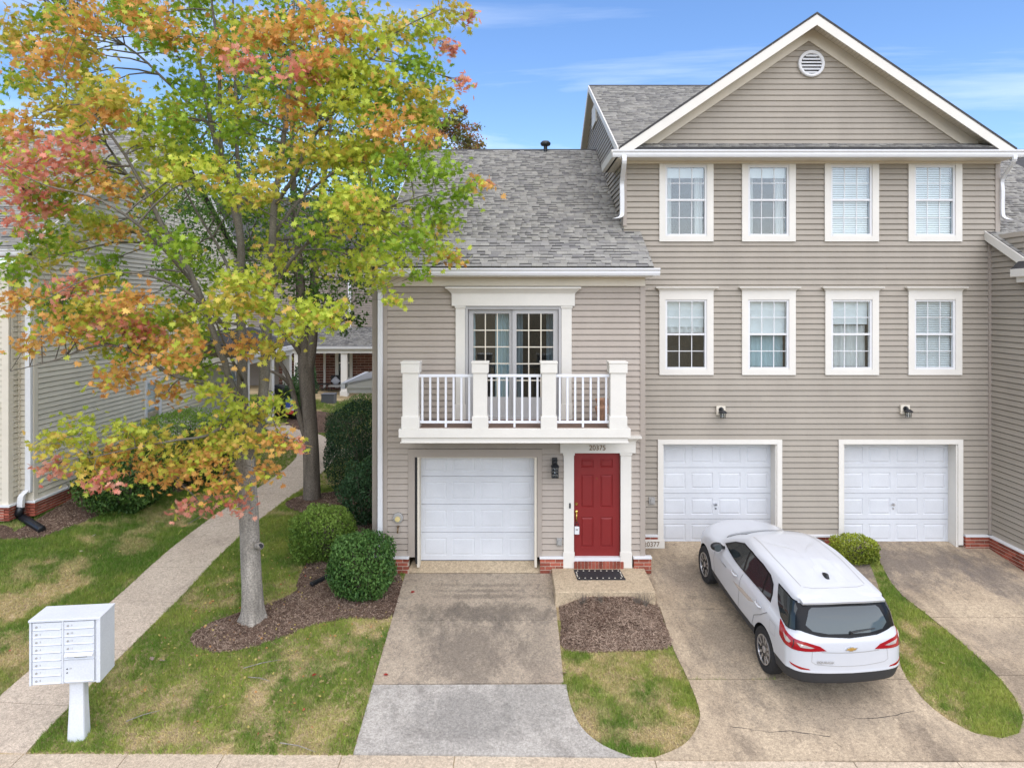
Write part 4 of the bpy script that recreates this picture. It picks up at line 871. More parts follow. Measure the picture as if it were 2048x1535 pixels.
m = MB(); m.box(xf(683), xf(695), YF - .15, YF + .15, .65, 2.9); m.box(xf(681.5), xf(696.5), YF - .2, YF + .2, .65, .95); m.build('porch_post', 'cream', far)
m = MB(); m.box(xf(590), xf(602), YF - .15, YF + .15, .65, 2.9); m.build('porch_post', 'cream', far)
MB().box(-19, -2.5, YF - .5, YF + 1.8, .3, .66).build('porch_floor', 'conc_step', far)
m = MB(); slab_poly(m, [(-20, YF + 1.4, 8.4), (-2, YF + 1.4, 8.4), (-2, YF + 7, 11.8), (-20, YF + 7, 11.8)], .15); m.build('roof', 'shingle_at' if False else 'deck', far)
m = MB(); m.box(xf(680), xf(686), YF + 1.7, YF + 1.8, 4.0, 7); m.build('downspout', 'white', far)
# =================================================================== ground, paving
xs = np.unique(np.concatenate([np.linspace(-24, 24, 121), [-1500, -400, -120, -60, -35, 35, 60, 120, 400, 1500]]))
ys = np.unique(np.concatenate([np.linspace(6, 45, 118), [-600, -200, -60, -20, 0, 60, 100, 200, 500, 1500, 3500], YK[2:10]]))
gx, gy_ = np.meshgrid(xs, ys); gz = zg(gx, gy_); nx_, ny_ = len(xs), len(ys)
gv = np.stack([gx, gy_, gz], -1).reshape(-1, 3).tolist(); gf = [(j * nx_ + i, j * nx_ + i + 1, (j + 1) * nx_ + i + 1, (j + 1) * nx_ + i) for j in range(ny_ - 1) for i in range(nx_ - 1)]
gnd = MB(); gnd.v = gv; gnd.f = gf; gnd.m = [0] * len(gf)
props(gnd.build('ground', 'ground', smooth=True), kind='structure')

def sheet(poly, lift, step=.35, edge=.10, bowl=0.0, up=None):
    """paving or bed that follows the ground: outline in plan, raised by lift, with a skirt"""
    px = [p[0] for p in poly]; py = [p[1] for p in poly]; n = len(poly); pts = [Vector(p) for p in poly]
    for a in np.arange(min(px) + step / 2, max(px), step):
        for b in np.arange(min(py) + step / 2, max(py), step):
            if inpoly(np.array([a]), np.array([b]), poly)[0]: pts.append(Vector((float(a), float(b))))
    vo, _, fo, _, _, _ = delaunay_2d_cdt(pts, [], [list(range(n))], 2, 1e-5)
    m = MB(); vs = []
    P = np.array(poly); Q = np.roll(P, -1, 0)
    for p in vo:
        z = zgf(p[0], p[1]) + lift
        if up:
            d = np.array([p[0], p[1]]); t = np.clip(((d - P) * (Q - P)).sum(1) / np.maximum(1e-9, ((Q - P) ** 2).sum(1)), 0, 1)
            dist = np.sqrt((((P + (Q - P) * t[:, None]) - d) ** 2).sum(1)).min(); z += up * min(1, dist / .5)
        vs.append((p[0], p[1], z))
    m.add(vs, [tuple(f) for f in fo]); k = len(m.v)
    sk = [(p[0], p[1], zgf(*p) + lift) for p in poly] + [(p[0], p[1], zgf(*p) + lift - edge) for p in poly]
    m.add(sk, [(i, (i + 1) % n, n + (i + 1) % n, n + i) for i in range(n)])
    return m
def edge_pts(a, b, n=6): return [(a[0] + (b[0] - a[0]) * t / n, a[1] + (b[1] - a[1]) * t / n) for t in range(n)]
def slabs(name, polys, mats, lift=.03):
    """a driveway or path is an empty structure holding one mesh for each cast slab"""
    o = bpy.data.objects.new(name, None); COL.objects.link(o); o['kind'] = 'structure'; c = np.mean([p for q in polys for p in q], 0); o.location = (c[0], c[1], zgf(*c))
    out = []
    for p, mt in zip(polys, mats): out.append(sheet(p, lift).build('slab', mt, o))
    return o, out
J = .007
PAVE = []          # everything grass must keep off
# driveway in front of the red-door house
LXd, RXd = -2.243, .785
ya, yb, yc = 12.98, 11.28, G(707, 1509)[1]
dl1 = [(LXd, 14.6), (RXd - .02, 14.6), (RXd, 13.3), (RXd, ya + J), (LXd, ya + J)]
dl2 = [(LXd, ya - J), (RXd, ya - J), (RXd, yb + .02 + J), (LXd, yb - .03 + J)]
flare = [G(1133, 1371), G(1136, 1392), G(1147, 1428), G(1169, 1464), G(1208, 1494), G(1264, 1517)]
dl3 = [(LXd, yb - .03 - J), flare[0]] + smooth_poly(flare, 4, False)[1:] + [G(1000, 1513), G(707, 1509)]
apr = [(LXd + .02, 14.95), (RXd - .1, 14.95), (RXd - .1, 14.61), (LXd + .02, 14.61)]
drv, sl_ = slabs('driveway', [dl1, dl2, dl3], ['conc_tan', 'conc_tan', 'conc_grey'])
m = MB(); m.add([(LXd + .1, 15.2, -.005), (.72, 15.2, -.005), (.72, 14.93, -.012), (LXd + .1, 14.93, -.012), (LXd + .03, 14.605, zgf(0, 14.6) + .035), (.75, 14.605, zgf(0, 14.6) + .035)], [(0, 1, 2, 3), (3, 2, 5, 4)]); m.build('garage_apron', 'conc_step', drv)
PAVE += [dl1, dl2, dl3]
# stoop
sx0, sx1, sy0 = .76, 2.67, 13.42; zt = ZP(1133, Y1)
m = MB(); m.prism([(sx0, Y1 + .0), (sx0 + .01, sy0), (sx1, sy0), (sx1, Y1)], -.6, zt, 'z'); stoop = m.build('stoop', 'conc_step', bevel=.015); props(stoop, kind='structure')
PAVE += [[(sx0, 14.8), (sx0, sy0), (sx1, sy0), (sx1, 14.8)]]
# right-hand driveways
L2 = [G(1300, 1145), G(1311, 1190), G(1328, 1240), G(1346, 1298), G(1372, 1352), G(1392, 1400), G(1400, 1432), G(1394, 1458), G(1372, 1488), G(1338, 1507), G(1296, 1522)]
L2 = smooth_poly(L2, 4, False)
R2 = [G(1727, 1100), G(1748, 1150), G(1770, 1215), G(1790, 1290), G(1806, 1346), G(1850, 1405), G(1902, 1446), G(1950, 1469), G(2004, 1479), G(2038, 1469), G(2047, 1440), G(2024, 1388), G(1952, 1312), G(1862, 1237), G(1790, 1178), G(1757, 1120), G(1745, 1098)]
R2 = smooth_poly(R2, 4, True)
strip_poly = [p for p in R2]
GS = strip_poly
def yat(px, py): return G(px, py)[1]
kerb_y = 9.70
cut1, cut2 = yat(1420, 1220), yat(1600, 1361)
x_split = 6.05
def lx(y):
    a = sorted(L2, key=lambda p: p[1]); return float(np.interp(y, [p[1] for p in a if p[1] > 9.9], [p[0] for p in a if p[1] > 9.9]))
lowL = [p for p in L2 if p[1] < cut2]
gl = [p for p in R2]
half = len(R2) // 2
leftside = sorted([p for p in smooth_poly([G(1727, 1100), G(1748, 1150), G(1770, 1215), G(1790, 1290), G(1806, 1346), G(1850, 1405), G(1902, 1446), G(1950, 1469)], 4, False)], key=lambda p: -p[1])
gxl = lambda y: float(np.interp(y, [p[1] for p in leftside[::-1]], [p[0] for p in leftside[::-1]]))
rightside = sorted(smooth_poly([G(2047, 1440), G(2024, 1388), G(1952, 1312), G(1862, 1237), G(1790, 1178), G(1757, 1120), G(1745, 1098)], 4, False), key=lambda p: -p[1])
gxr = lambda y: float(np.interp(y, [p[1] for p in rightside[::-1]], [p[0] for p in rightside[::-1]]))
def quadstrip(fl, fr, y0, y1, n=8):
    yy = [y0 + (y1 - y0) * i / n for i in range(n + 1)]; return [(fl(y), y) for y in yy] + [(fr(y), y) for y in yy[::-1]]
lxx = lambda y: 2.69 if y > 13.42 else lx(y)
s1 = [(2.69, Y2 + .3), (x_split, Y2 + .3)] + [(gxl(y), y) for y in np.linspace(15.6, cut1 + J, 5)] + [(lxx(y), y) for y in np.linspace(cut1 + J, 13.41, 4)] + [(2.69, 13.43)]
s2_ = quadstrip(lx, gxl, cut1 - J, cut2 + J)
tip = G(1950, 1469)
tipR = G(2047, 1440)
x_end = 15.0
s3 = [(lx(cut2 - J), cut2 - J)] + [p for p in L2 if p[1] < cut2 - .05] + [(3.0, kerb_y + .02), (x_end, kerb_y + .02), (x_end, tipR[1]), tipR] + [G(2038, 1469), G(2004, 1479), tip] + [(gxl(y), y) for y in np.linspace(tip[1] + .06, cut2 - J, 6)]
c3a, c3b = yat(1940, 1237), yat(2000, 1353)
s4 = [(x_split + .02, Y2 + .3), (WX - .07, Y2 + .3), (WX - .07, 14.62), (x_end, 14.62), (x_end, c3a + J), (gxr(c3a + J), c3a + J)] + [(gxr(y), y) for y in np.linspace(c3a + .3, 15.6, 6)]
s5 = [(gxr(c3a - J), c3a - J), (x_end, c3a - J), (x_end, c3b + J)] + [(gxr(y), y) for y in np.linspace(c3b + J, c3a - .2, 4)]
s6 = [(gxr(c3b - J), c3b - J), (x_end, c3b - J), (x_end, tipR[1] + .01), (tipR[0], tipR[1] + .01)] + [(gxr(y), y) for y in np.linspace(tipR[1] + .1, c3b - .1, 3)]
drv2, sl2 = slabs('driveway', [s1, s2_, s3], ['conc_b', 'conc_b', 'conc_b'])
drv3, sl3 = slabs('driveway', [s4, s5, s6], ['conc_b', 'conc_b', 'conc_b'])
PAVE += [s1, s2_, s3, s4, s5, s6]
def crack(parent, pts, w=.006, lift=.0335):
    q = []
    for k in range(len(pts) - 1):
        for t in range(5):
            f = t / 5; q.append((pts[k][0] + (pts[k + 1][0] - pts[k][0]) * f + random.uniform(-.018, .018), pts[k][1] + (pts[k + 1][1] - pts[k][1]) * f + random.uniform(-.018, .018)))
    q.append(pts[-1]); m = MB(); vs = []
    for i, p in enumerate(q):
        ww = w * random.uniform(.3, 1.2); vs += [(p[0], p[1] - ww, zgf(*p) + lift), (p[0], p[1] + ww, zgf(*p) + lift)]
    m.add(vs, [(2 * i, 2 * i + 2, 2 * i + 3, 2 * i + 1) for i in range(len(q) - 1)]); m.build('crack', 'room', parent)
crack(sl2[2], [G(1468, 1457), G(1540, 1466), G(1590, 1466), G(1660, 1478), G(1700, 1515)]); crack(sl2[2], [G(1700, 1442), G(1770, 1438), G(1830, 1425)])
crack(sl2[0], [G(1322, 1192), G(1328, 1206), G(1322, 1214)]); crack(sl_[0], [G(1083, 1165), G(1096, 1180), G(1100, 1190)], .004)
# street side pavement, kerb, road
o = bpy.data.objects.new('pavement', None); COL.objects.link(o); o['kind'] = 'structure'; o.location = (0, 9.2, -.9)
xk = [-20, -15.5, -13.9] + [XP(p, 9.8) for p in (40, 250, 445, 683, 909, 1308, 1700, 1905)] + [8.2, 9.8, 11.4, 16, 20]
for a, b in zip(xk[:-1], xk[1:]):
    ya_ = [9.845 - .011 * (x + 2) if x < 3 else 9.70 for x in (a, b)]
    m = MB(); vs = [(a + .006, 8.9, -.90), (b - .006, 8.9, -.90), (b - .006, ya_[1], -.86), (a + .006, ya_[0], -.86)]; vs += [(p[0], p[1], p[2] - .2) for p in vs]
    m.add(vs, [(0, 1, 2, 3), (7, 6, 5, 4), (0, 4, 5, 1), (1, 5, 6, 2), (2, 6, 7, 3), (3, 7, 4, 0)]); m.build('slab', 'conc_kerb', o)
PAVE += [[(-30, 8), (30, 8), (30, 9.7), (3.0, 9.72), (2.9, 9.80), (-30, 10.1)]]
props(MB().box(-120, 120, -3, 8.9, -1.2, -.985).build('road', 'asphalt'), kind='structure')
# path beside the house
pc = [(-7.42, 9.9), (-7.36, 11), (-7.2, 12.6), (-7.06, 14.2), (-7.03, 15.6), (-6.9, 17.3), (-6.65, 19), (-6.4, 20.6), (-6.35, 22.4), (-6.75, 24.2), (-7.6, 25.8), (-8.8, 27), (-9.5, 27.6)]
ps = smooth_poly(pc, 8, False); hwid = .62
def pside(s):
    out = []
    for i, p in enumerate(ps):
        a, b = ps[max(i - 1, 0)], ps[min(i + 1, len(ps) - 1)]; d = Vector((b[0] - a[0], b[1] - a[1])).normalized(); out.append((p[0] + d.y * hwid * s, p[1] - d.x * hwid * s))
    return out
pl_, pr_ = pside(-1), pside(1)
cuts = list(range(0, len(ps), 7)); polys = []
for a, b in zip(cuts[:-1], cuts[1:]):
    lft = pl_[a:b + 1]; rgt = pr_[a:b + 1]; t = .006
    lft = [(lft[0][0], lft[0][1] + t)] + lft[1:-1] + [(lft[-1][0], lft[-1][1] - t)]; rgt = [(rgt[0][0], rgt[0][1] + t)] + rgt[1:-1] + [(rgt[-1][0], rgt[-1][1] - t)]
    polys.append(rgt + lft[::-1])
slabs('path', polys, ['conc_path'] * len(polys), .02)
PATH = pr_ + pl_[::-1]; PAVE.append(PATH)
br = [(-6.2, 22.6), (-4.2, 23.2), (-3.3, 23.0), (-3.3, 24.2), (-4.3, 24.4), (-6.6, 23.8)]
slabs('path', [br], ['conc_path'], .024); PAVE.append(br)
# mulch beds
bed1 = smooth_poly([G(380, 1277), G(397, 1298), G(440, 1306), G(500, 1296), G(560, 1276), G(625, 1252), G(700, 1237), G(788, 1233), G(803, 1175), (-2.28, 14.4), (-2.5, 14.75), (-3.05, 14.9), (-3.1, 17), (-3.1, 19.0), G(690, 1010), G(600, 1150), G(594, 1180), G(545, 1205), G(470, 1228), G(412, 1250)], 3)
bed2 = smooth_poly([G(1117, 1206), (.84, 13.9), (1.4, 14.0), (2.2, 14.0), (2.62, 13.9), G(1309, 1194), G(1328, 1245), G(1342, 1295), G(1240, 1303), G(1130, 1301), G(1122, 1250)], 3)
bed3 = smooth_poly([(-14, 15.2), G(40, 1080), G(110, 1066), G(180, 1040), G(250, 1012), G(330, 985), (-8.9, 19.4), (-9.2, 23.5), (-11.2, 24), (-11.2, 16.6), (-11.6, 16.2), (-14, 16.2)], 3)
bed4 = smooth_poly([(-6.4 + 1.0, 17.9), (-4.7, 17.7), (-3.9, 18.0), (-3.2, 19.2), (-3.1, 21), (-4.4, 21), (-4.8, 19.6), (-5.7, 19.2), (-6.0, 18.5)], 3)
bed5 = smooth_poly([(-8.9, 27.6), (-7.4, 26.6), (-6.4, 27.0), (-6.2, 30), (-8, 31), (-9.2, 30.5)], 3)
for i, (b, up) in enumerate(((bed1, .05), (bed2, .19), (bed3, .04), (bed4, .04), (bed5, .03))): props(sheet(b, .012, .25, .08, up=up).build('mulch_bed', 'mulch_base', smooth=True), kind='structure')
BEDS = [bed1, bed2, bed3, bed4, bed5]
def bed_z(x, y, poly, up):
    P = np.array(poly); Q = np.roll(P, -1, 0); d = np.full(len(x), 9.)
    for a, b in zip(P, Q):
        t = np.clip(((x - a[0]) * (b[0] - a[0]) + (y - a[1]) * (b[1] - a[1])) / max(1e-9, ((b - a) ** 2).sum()), 0, 1)
        d = np.minimum(d, np.hypot(a[0] + (b[0] - a[0]) * t - x, a[1] + (b[1] - a[1]) * t - y))
    return zg(x, y) + .012 + up * np.minimum(1, d / .5)
def vnoise(x, y, s, seed=0):
    """smooth value noise in plan"""
    g = np.random.default_rng(seed).random((64, 64)); u, v = np.asarray(x) * s + 17.3, np.asarray(y) * s + 5.7
    i, j = np.floor(u).astype(int), np.floor(v).astype(int); a, b = u - i, v - j; a = a * a * (3 - 2 * a); b = b * b * (3 - 2 * b)
    q = lambda di, dj: g[(i + di) % 64, (j + dj) % 64]
    return (q(0, 0) * (1 - a) + q(1, 0) * a) * (1 - b) + (q(0, 1) * (1 - a) + q(1, 1) * a) * b
def fbm(x, y, s, seed=0): return .5 * vnoise(x, y, s, seed) + .3 * vnoise(x, y, s * 2.1, seed + 1) + .2 * vnoise(x, y, s * 4.7, seed + 2)
CHIP = ([(-.5, -.18, 0), (.5, -.12, .02), (.42, .16, 0), (-.45, .2, .03), (0, 0, .12)], [(0, 1, 4), (1, 2, 4), (2, 3, 4), (3, 0, 4)])
tot = []
for b, up, n in ((bed1, .05, 26000), (bed2, .19, 15000), (bed3, .04, 22000), (bed4, .04, 5000), (bed5, .03, 1500)):
    P = np.array(b); x = RNG.uniform(P[:, 0].min(), P[:, 0].max(), n * 2); y = RNG.uniform(P[:, 1].min(), P[:, 1].max(), n * 2); k = inpoly(x, y, b); x, y = x[k][:n], y[k][:n]
    z = bed_z(x, y, b, up) + RNG.uniform(.0, .014, len(x)); w = fbm(x, y, 1.1, 5) * .7 + RNG.random(len(x)) * .5
    c0, c1 = np.array((.085, .048, .034)), np.array((.37, .275, .205)); c = c0 + (c1 - c0) * np.clip((w - .28) / .55, 0, 1)[:, None]
    tot.append((np.stack([x, y, z], 1), c))
pos = np.concatenate([t[0] for t in tot]); col = np.concatenate([t[1] for t in tot]); n = len(pos)
s3_ = np.stack([RNG.uniform(.025, .075, n), RNG.uniform(.018, .04, n), RNG.uniform(.02, .05, n)], 1)
props(inst_mesh('mulch_chips', *CHIP, pos, rand_rot(n, .35), s3_, col, 'mulch'), 'grey brown bark mulch covering the planting beds', 'mulch')
# grass
def lawn(poly, n, hgt, dens_near=True):
    P = np.array(poly); x = RNG.uniform(P[:, 0].min(), P[:, 0].max(), n); y = RNG.uniform(P[:, 1].min(), P[:, 1].max(), n); k = inpoly(x, y, poly)
    for q in PAVE:
        k &= ~inpoly(x, y, q)
    for q in BEDS: k &= ~inpoly(x, y, q)
    return x[k], y[k]
lawns = [([(-14, 9.9), (-2.23, 9.85), (-2.23, 14.6), (-3, 15), (-3, 20), (-14, 20)], 330000), ([(.75, 9.7), (4.2, 9.7), (4.2, 13), (.75, 13)], 60000), ([tuple(p) for p in GS], 42000), ([(-13, 20), (-3, 20), (-3, 34), (-13, 34)], 60000)]
X_, Y_ = [], []
for k, (q, n) in enumerate(lawns):
    if k == 2:
        P = np.array(GS); x = RNG.uniform(P[:, 0].min(), P[:, 0].max(), n); y = RNG.uniform(P[:, 1].min(), P[:, 1].max(), n); kk = inpoly(x, y, GS); x, y = x[kk], y[kk]
    else: x, y = lawn(q, n, .06)
    X_.append(x); Y_.append(y)
x = np.concatenate(X_); y = np.concatenate(Y_)
dry = fbm(x, y, .75, 21); dry2 = fbm(x, y, 2.6, 31); lushL = np.clip((-6.4 - x) / 1.5, 0, 1)
dryness = np.clip((dry * .6 + dry2 * .55 - .61) * 4.2 - lushL * .15 + .08, 0, 1)
for (p_, q_, r_, s_) in ((110, 1172, .55, .9), (40, 1150, .5, .6), (25, 1205, .6, .9), (140, 1140, .45, .7), (40, 1310, .7, .8), (90, 1190, .5, .8), (330, 1028, .6, .6), (260, 1085, .5, .6), (300, 1062, .35, .6), (640, 1455, .5, .5), (350, 1395, .4, .5), (560, 1200, .45, .4), (600, 1500, .5, .6), (1240, 1360, .45, .7), (1330, 1330, .35, .8), (1290, 1420, .35, .6), (1190, 1420, .3, .5), (1795, 1290, .3, .8), (1812, 1255, .25, .8), (1855, 1400, .2, .5)):
    gx0, gy0 = G(p_, q_); e_ = np.hypot(x - gx0, (y - gy0) * .8) / r_ + .9 * (fbm(x, y, 2.2, 77) - .5) * 2
    dryness = np.maximum(dryness, s_ * np.clip(1.6 - 1.5 * e_, 0, 1))
keep = RNG.random(len(x)) > dryness * .55; x, y, dryness, lushL = x[keep], y[keep], dryness[keep], lushL[keep]
n = len(x); g0, g1, dr = np.array((.125, .24, .03)), np.array((.36, .41, .08)), np.array((.60, .48, .24))
mixv = np.clip(fbm(x, y, 1.4, 41) * 1.6 - .35 - lushL * .35 + RNG.normal(0, .16, n), 0, 1)[:, None]; c = g0 * (1 - mixv) + g1 * mixv
dd = np.clip(dryness + RNG.normal(0, .18, n), 0, 1)[:, None]; c = c * (1 - dd) + dr * dd; c *= RNG.uniform(.8, 1.2, n)[:, None]
BLADE = ([(-.5, 0, 0), (.5, 0, 0), (.12, .25, 1), (1.6, .5, 0), (2.4, .2, 0), (1.3, -.5, .8), (-1.8, -.6, 0), (-1.0, -.9, 0), (-2.2, -.2, .75)], [(0, 1, 2), (3, 4, 5), (6, 7, 8)])
hh = (RNG.uniform(.025, .065, n) + .04 * (RNG.random(n) < .12)) * (1.15 - .5 * dryness) + lushL * .015; far_ = np.clip((y - 12) / 10, 0, 1)
s3_ = np.stack([.009 + .008 * far_, .03 + .02 * far_, hh], 1)
grass_o = props(inst_mesh('lawn_grass', *BLADE, np.stack([x, y, zg(x, y) - .002], 1), rand_rot(n, .28), s3_, c, 'grass'), 'patchy green and straw coloured lawn grass', 'grass')
# fallen leaves and twigs on the lawn
LEAF2 = [(0, -.55), (.05, -.12), (.42, -.32), (.30, -.08), (.62, .02), (.34, .12), (.40, .42), (.16, .28), (0, .70), (-.16, .28), (-.40, .42), (-.34, .12), (-.62, .02), (-.30, -.08), (-.42, -.32), (-.05, -.12)]
MAPLE_V = [(0, 0, .03)] + [(a, b, -.10 * (a * a + b * b)) for a, b in LEAF2]
MAPLE_F = [(0, i + 1, (i + 1) % 16 + 1) for i in range(16)]
_lf = MB().add(MAPLE_V, MAPLE_F).mesh('leaf'); _lf.materials.append(MAT['leaf_o'])
for (p, q, c, tl) in ((303, 1322, (.45, .33, .30), 'pale pinkish leaf on the lawn near the mailbox, left of a pair'), (325, 1325, (.45, .33, .30), 'pale pinkish leaf on the lawn near the mailbox, right of a pair'), (627, 1354, (.40, .05, .03), 'dark red leaf on the lawn left of the driveway'), (643, 1368, (.45, .38, .15), 'yellow leaf beside the dark red one on the lawn'), (541, 1474, (.5, .36, .2), 'long tan leaf on the lawn near the kerb'), (771, 1353, (.45, .04, .03), 'bright red leaf on the lower left edge of the driveway'), (1128, 1350, (.40, .2, .25), 'pink leaf on the right edge of the near driveway'), (826, 1187, (.4, .03, .03), 'red leaf on the driveway below the garage'), (188, 1074, (.55, .5, .4), 'pale leaf on the left lawn below the mulch bed'), (163, 1106, (.5, .48, .3), 'pale yellow leaf on the left lawn'), (315, 1046, (.55, .52, .4), 'cream leaf on the left lawn near the path'), (440, 1418, (.42, .3, .2), 'brown leaf in the middle of the near lawn'), (660, 1160, (.5, .25, .1), 'orange leaf in the mulch by the boxwood'), (1265, 1362, (.5, .35, .2), 'tan leaf on the small lawn before the stoop bed'), (1885, 1330, (.5, .4, .2), 'tan leaf on the grass strip right of the car')):
    a, b = G(p, q); o = bpy.data.objects.new('fallen_leaf', _lf); COL.objects.link(o); o.location = (a, b, zgf(a, b) + .05); o.rotation_euler = (random.uniform(-.4, .4), random.uniform(-.4, .4), random.uniform(0, 6)); o.scale = (.09,) * 3; o.color = (*c, 1)
    props(o, tl, 'leaf', 'fallen leaves')
for (a, b, c, d, tl) in ((252, 1449, 320, 1427, 'on the lawn nearest the mailbox'), (487, 1342, 560, 1325, 'on the lawn just below the maple bed, the longer of two'), (560, 1492, 630, 1510, 'on the lawn closest to the kerb'), (497, 1360, 540, 1368, 'on the lawn below the maple bed, the shorter of two'), (377, 1051, 425, 1022, 'on the grass left of the path')):
    p, q = G(a, b), G(c, d); m_ = ((p[0] + q[0]) / 2, (p[1] + q[1]) / 2 + .03); pts = [(k[0], k[1], zgf(*k) + .055) for k in (p, m_, q)]
    props(MB().tube(pts, [.008, .007, .003], 6).build('twig', 'bark'), 'thin fallen twig ' + tl, 'twig', 'fallen twigs')

# scattered fragments of leaf litter under the maple and along the beds
lx_ = RNG.normal(-4.8, 2.2, 900); ly_ = RNG.normal(12.9, 1.6, 900); kk = (lx_ > -9) & (lx_ < -2.3) & (ly_ > 10) & (ly_ < 17.5) & ~((lx_ < -6.3) & (lx_ > -7.9)); lx_, ly_ = lx_[kk], ly_[kk]; n = len(lx_)
props(inst_mesh('leaf_litter', MAPLE_V, MAPLE_F, np.stack([lx_, ly_, zg(lx_, ly_) + .055], 1), rand_rot(n, .5), RNG.uniform(.02, .05, n), np.array([(.62, .50, .16), (.55, .28, .10), (.45, .33, .18), (.5, .12, .08)])[RNG.choice(4, n, p=[.45, .25, .25, .05])], 'leaf'), 'small yellow and brown leaf fragments strewn under the maple', 'leaves')

# =================================================================== plants
OVAL_V = [(0, -.5, 0), (.24, -.12, .06), (.2, .22, .05), (0, .5, 0), (-.2, .22, .05), (-.24, -.12, .06)]; OVAL_F = [(0, 1, 2), (0, 2, 3), (0, 3, 4), (0, 4, 5)]
def shrub(name, label, c, rad, n, lsize, c_lo, c_hi, power=3.0, group=None, lumps=.08, z0=None, seed=0, top=None, stem=True, tilt=1.0, cat='shrub'):
    """clipped or loose shrub: leaves through the outer shell of a super-ellipsoid, with twigs inside"""
    rn = np.random.default_rng(seed); zb0 = zgf(c[0], c[1]) if z0 is None else z0
    t = thing(name, label, cat, (c[0], c[1], zb0), group)
    d = rn.normal(size=(n, 3)); d /= np.linalg.norm(d, axis=1)[:, None]
    k = (np.abs(d[:, 0]) ** power + np.abs(d[:, 1]) ** power + np.abs(d[:, 2]) ** power) ** (-1 / power)
    lump = 1 + lumps * (np.sin(d[:, 0] * 7 + seed) * np.cos(d[:, 1] * 6 + 2 * seed) + np.sin(d[:, 2] * 8 + d[:, 0] * 5 + seed * 3)) * .8
    dep = 1 - np.abs(rn.normal(0, .13, n)); dep = np.where(rn.random(n) < .12, rn.uniform(.35, .9, n), dep); dep = np.where(rn.random(n) < .05, dep + rn.uniform(0, .09, n), dep)
    q = d * (k * lump * dep)[:, None] * np.array(rad) + np.array((c[0], c[1], zb0 + rad[2] * .97))
    q[:, 2] = np.maximum(q[:, 2], zb0 + .03)
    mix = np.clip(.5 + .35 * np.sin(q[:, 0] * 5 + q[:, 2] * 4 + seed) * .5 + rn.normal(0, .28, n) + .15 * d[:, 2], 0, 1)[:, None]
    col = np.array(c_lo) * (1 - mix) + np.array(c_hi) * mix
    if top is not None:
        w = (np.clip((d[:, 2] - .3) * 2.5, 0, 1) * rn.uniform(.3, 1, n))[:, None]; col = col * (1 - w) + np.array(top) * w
    inst_mesh('foliage', OVAL_V, OVAL_F, q, rand_rot(n, tilt), lsize * rn.uniform(.65, 1.3, n), col, 'hedge', t)
    m = MB(); rr = random.Random(seed)
    for s in range(10):
        a = rr.uniform(0, 6.28); b = rr.uniform(.2, .75)
        m.tube([(c[0] + .05 * math.cos(a), c[1] + .05 * math.sin(a), zb0 - .05), (c[0] + rad[0] * b * .5 * math.cos(a), c[1] + rad[1] * b * .5 * math.sin(a), zb0 + rad[2] * .8), (c[0] + rad[0] * b * math.cos(a), c[1] + rad[1] * b * math.sin(a), zb0 + rad[2] * 1.6)], [.022, .014, .005], 6)
    m.build('stems', 'bark2', t); return t
gc = lambda p, q: G(p, q)
shrub('boxwood', 'glossy rounded boxwood beside the driveway, nearest of the shrubs', (-2.98, 13.85), (.62, .58, .60), 9500, .062, (.030, .085, .018), (.125, .235, .055), 3.2, 'clipped shrubs', .05, seed=2)
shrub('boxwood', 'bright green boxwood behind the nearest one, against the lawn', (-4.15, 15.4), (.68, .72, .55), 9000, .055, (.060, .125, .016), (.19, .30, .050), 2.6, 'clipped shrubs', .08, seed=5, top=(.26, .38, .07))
shrub('loose_shrub', 'loose narrow shrub growing against the house corner', (-3.6, 17.2), (.60, .7, .80), 6000, .065, (.025, .065, .025), (.075, .15, .06), 2.2, None, .15, seed=8)
shrub('hedge', 'dark tall clipped hedge beside the left corner of the taupe house', (-4.1, 19.5), (1.05, 1.0, 1.25), 17000, .055, (.016, .045, .020), (.060, .125, .050), 3.2, 'hedges', .06, seed=11)
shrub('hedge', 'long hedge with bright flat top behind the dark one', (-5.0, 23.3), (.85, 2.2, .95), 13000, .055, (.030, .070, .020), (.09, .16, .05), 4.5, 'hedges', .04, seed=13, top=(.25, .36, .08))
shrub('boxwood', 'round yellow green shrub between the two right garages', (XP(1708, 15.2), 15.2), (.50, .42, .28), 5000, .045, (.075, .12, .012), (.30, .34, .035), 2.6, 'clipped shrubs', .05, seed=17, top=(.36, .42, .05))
shrub('rhododendron', 'big dark bushy shrub at the foot of the sand coloured side wall', (-9.75, 17.75), (1.05, 1.1, .78), 9500, .085, (.022, .060, .012), (.11, .20, .040), 2.4, 'shrubs by the left house', .14, seed=19)
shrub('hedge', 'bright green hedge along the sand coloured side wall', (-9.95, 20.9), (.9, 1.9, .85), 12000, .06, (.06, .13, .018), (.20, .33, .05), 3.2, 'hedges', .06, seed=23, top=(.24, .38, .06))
shrub('rhododendron', 'dark shrub in the shade behind the maple trunk', (-8.7, 19.9), (.75, .8, .8), 5000, .08, (.014, .040, .010), (.06, .12, .03), 2.3, 'shrubs by the left house', .15, seed=29)
shrub('loose_shrub', 'evergreen shrub between the two porches', (-9.45, 32.0), (.55, .5, 1.0), 3500, .08, (.02, .05, .02), (.07, .14, .05), 2.3, None, .15, seed=31)
shrub('dry_tuft', 'small rusty orange dried plant in the mulch by the stoop', (XP(1240, 13.05), 13.05), (.13, .11, .09), 260, .06, (.35, .17, .04), (.60, .36, .10), 2, None, .3, seed=37, cat='plant')
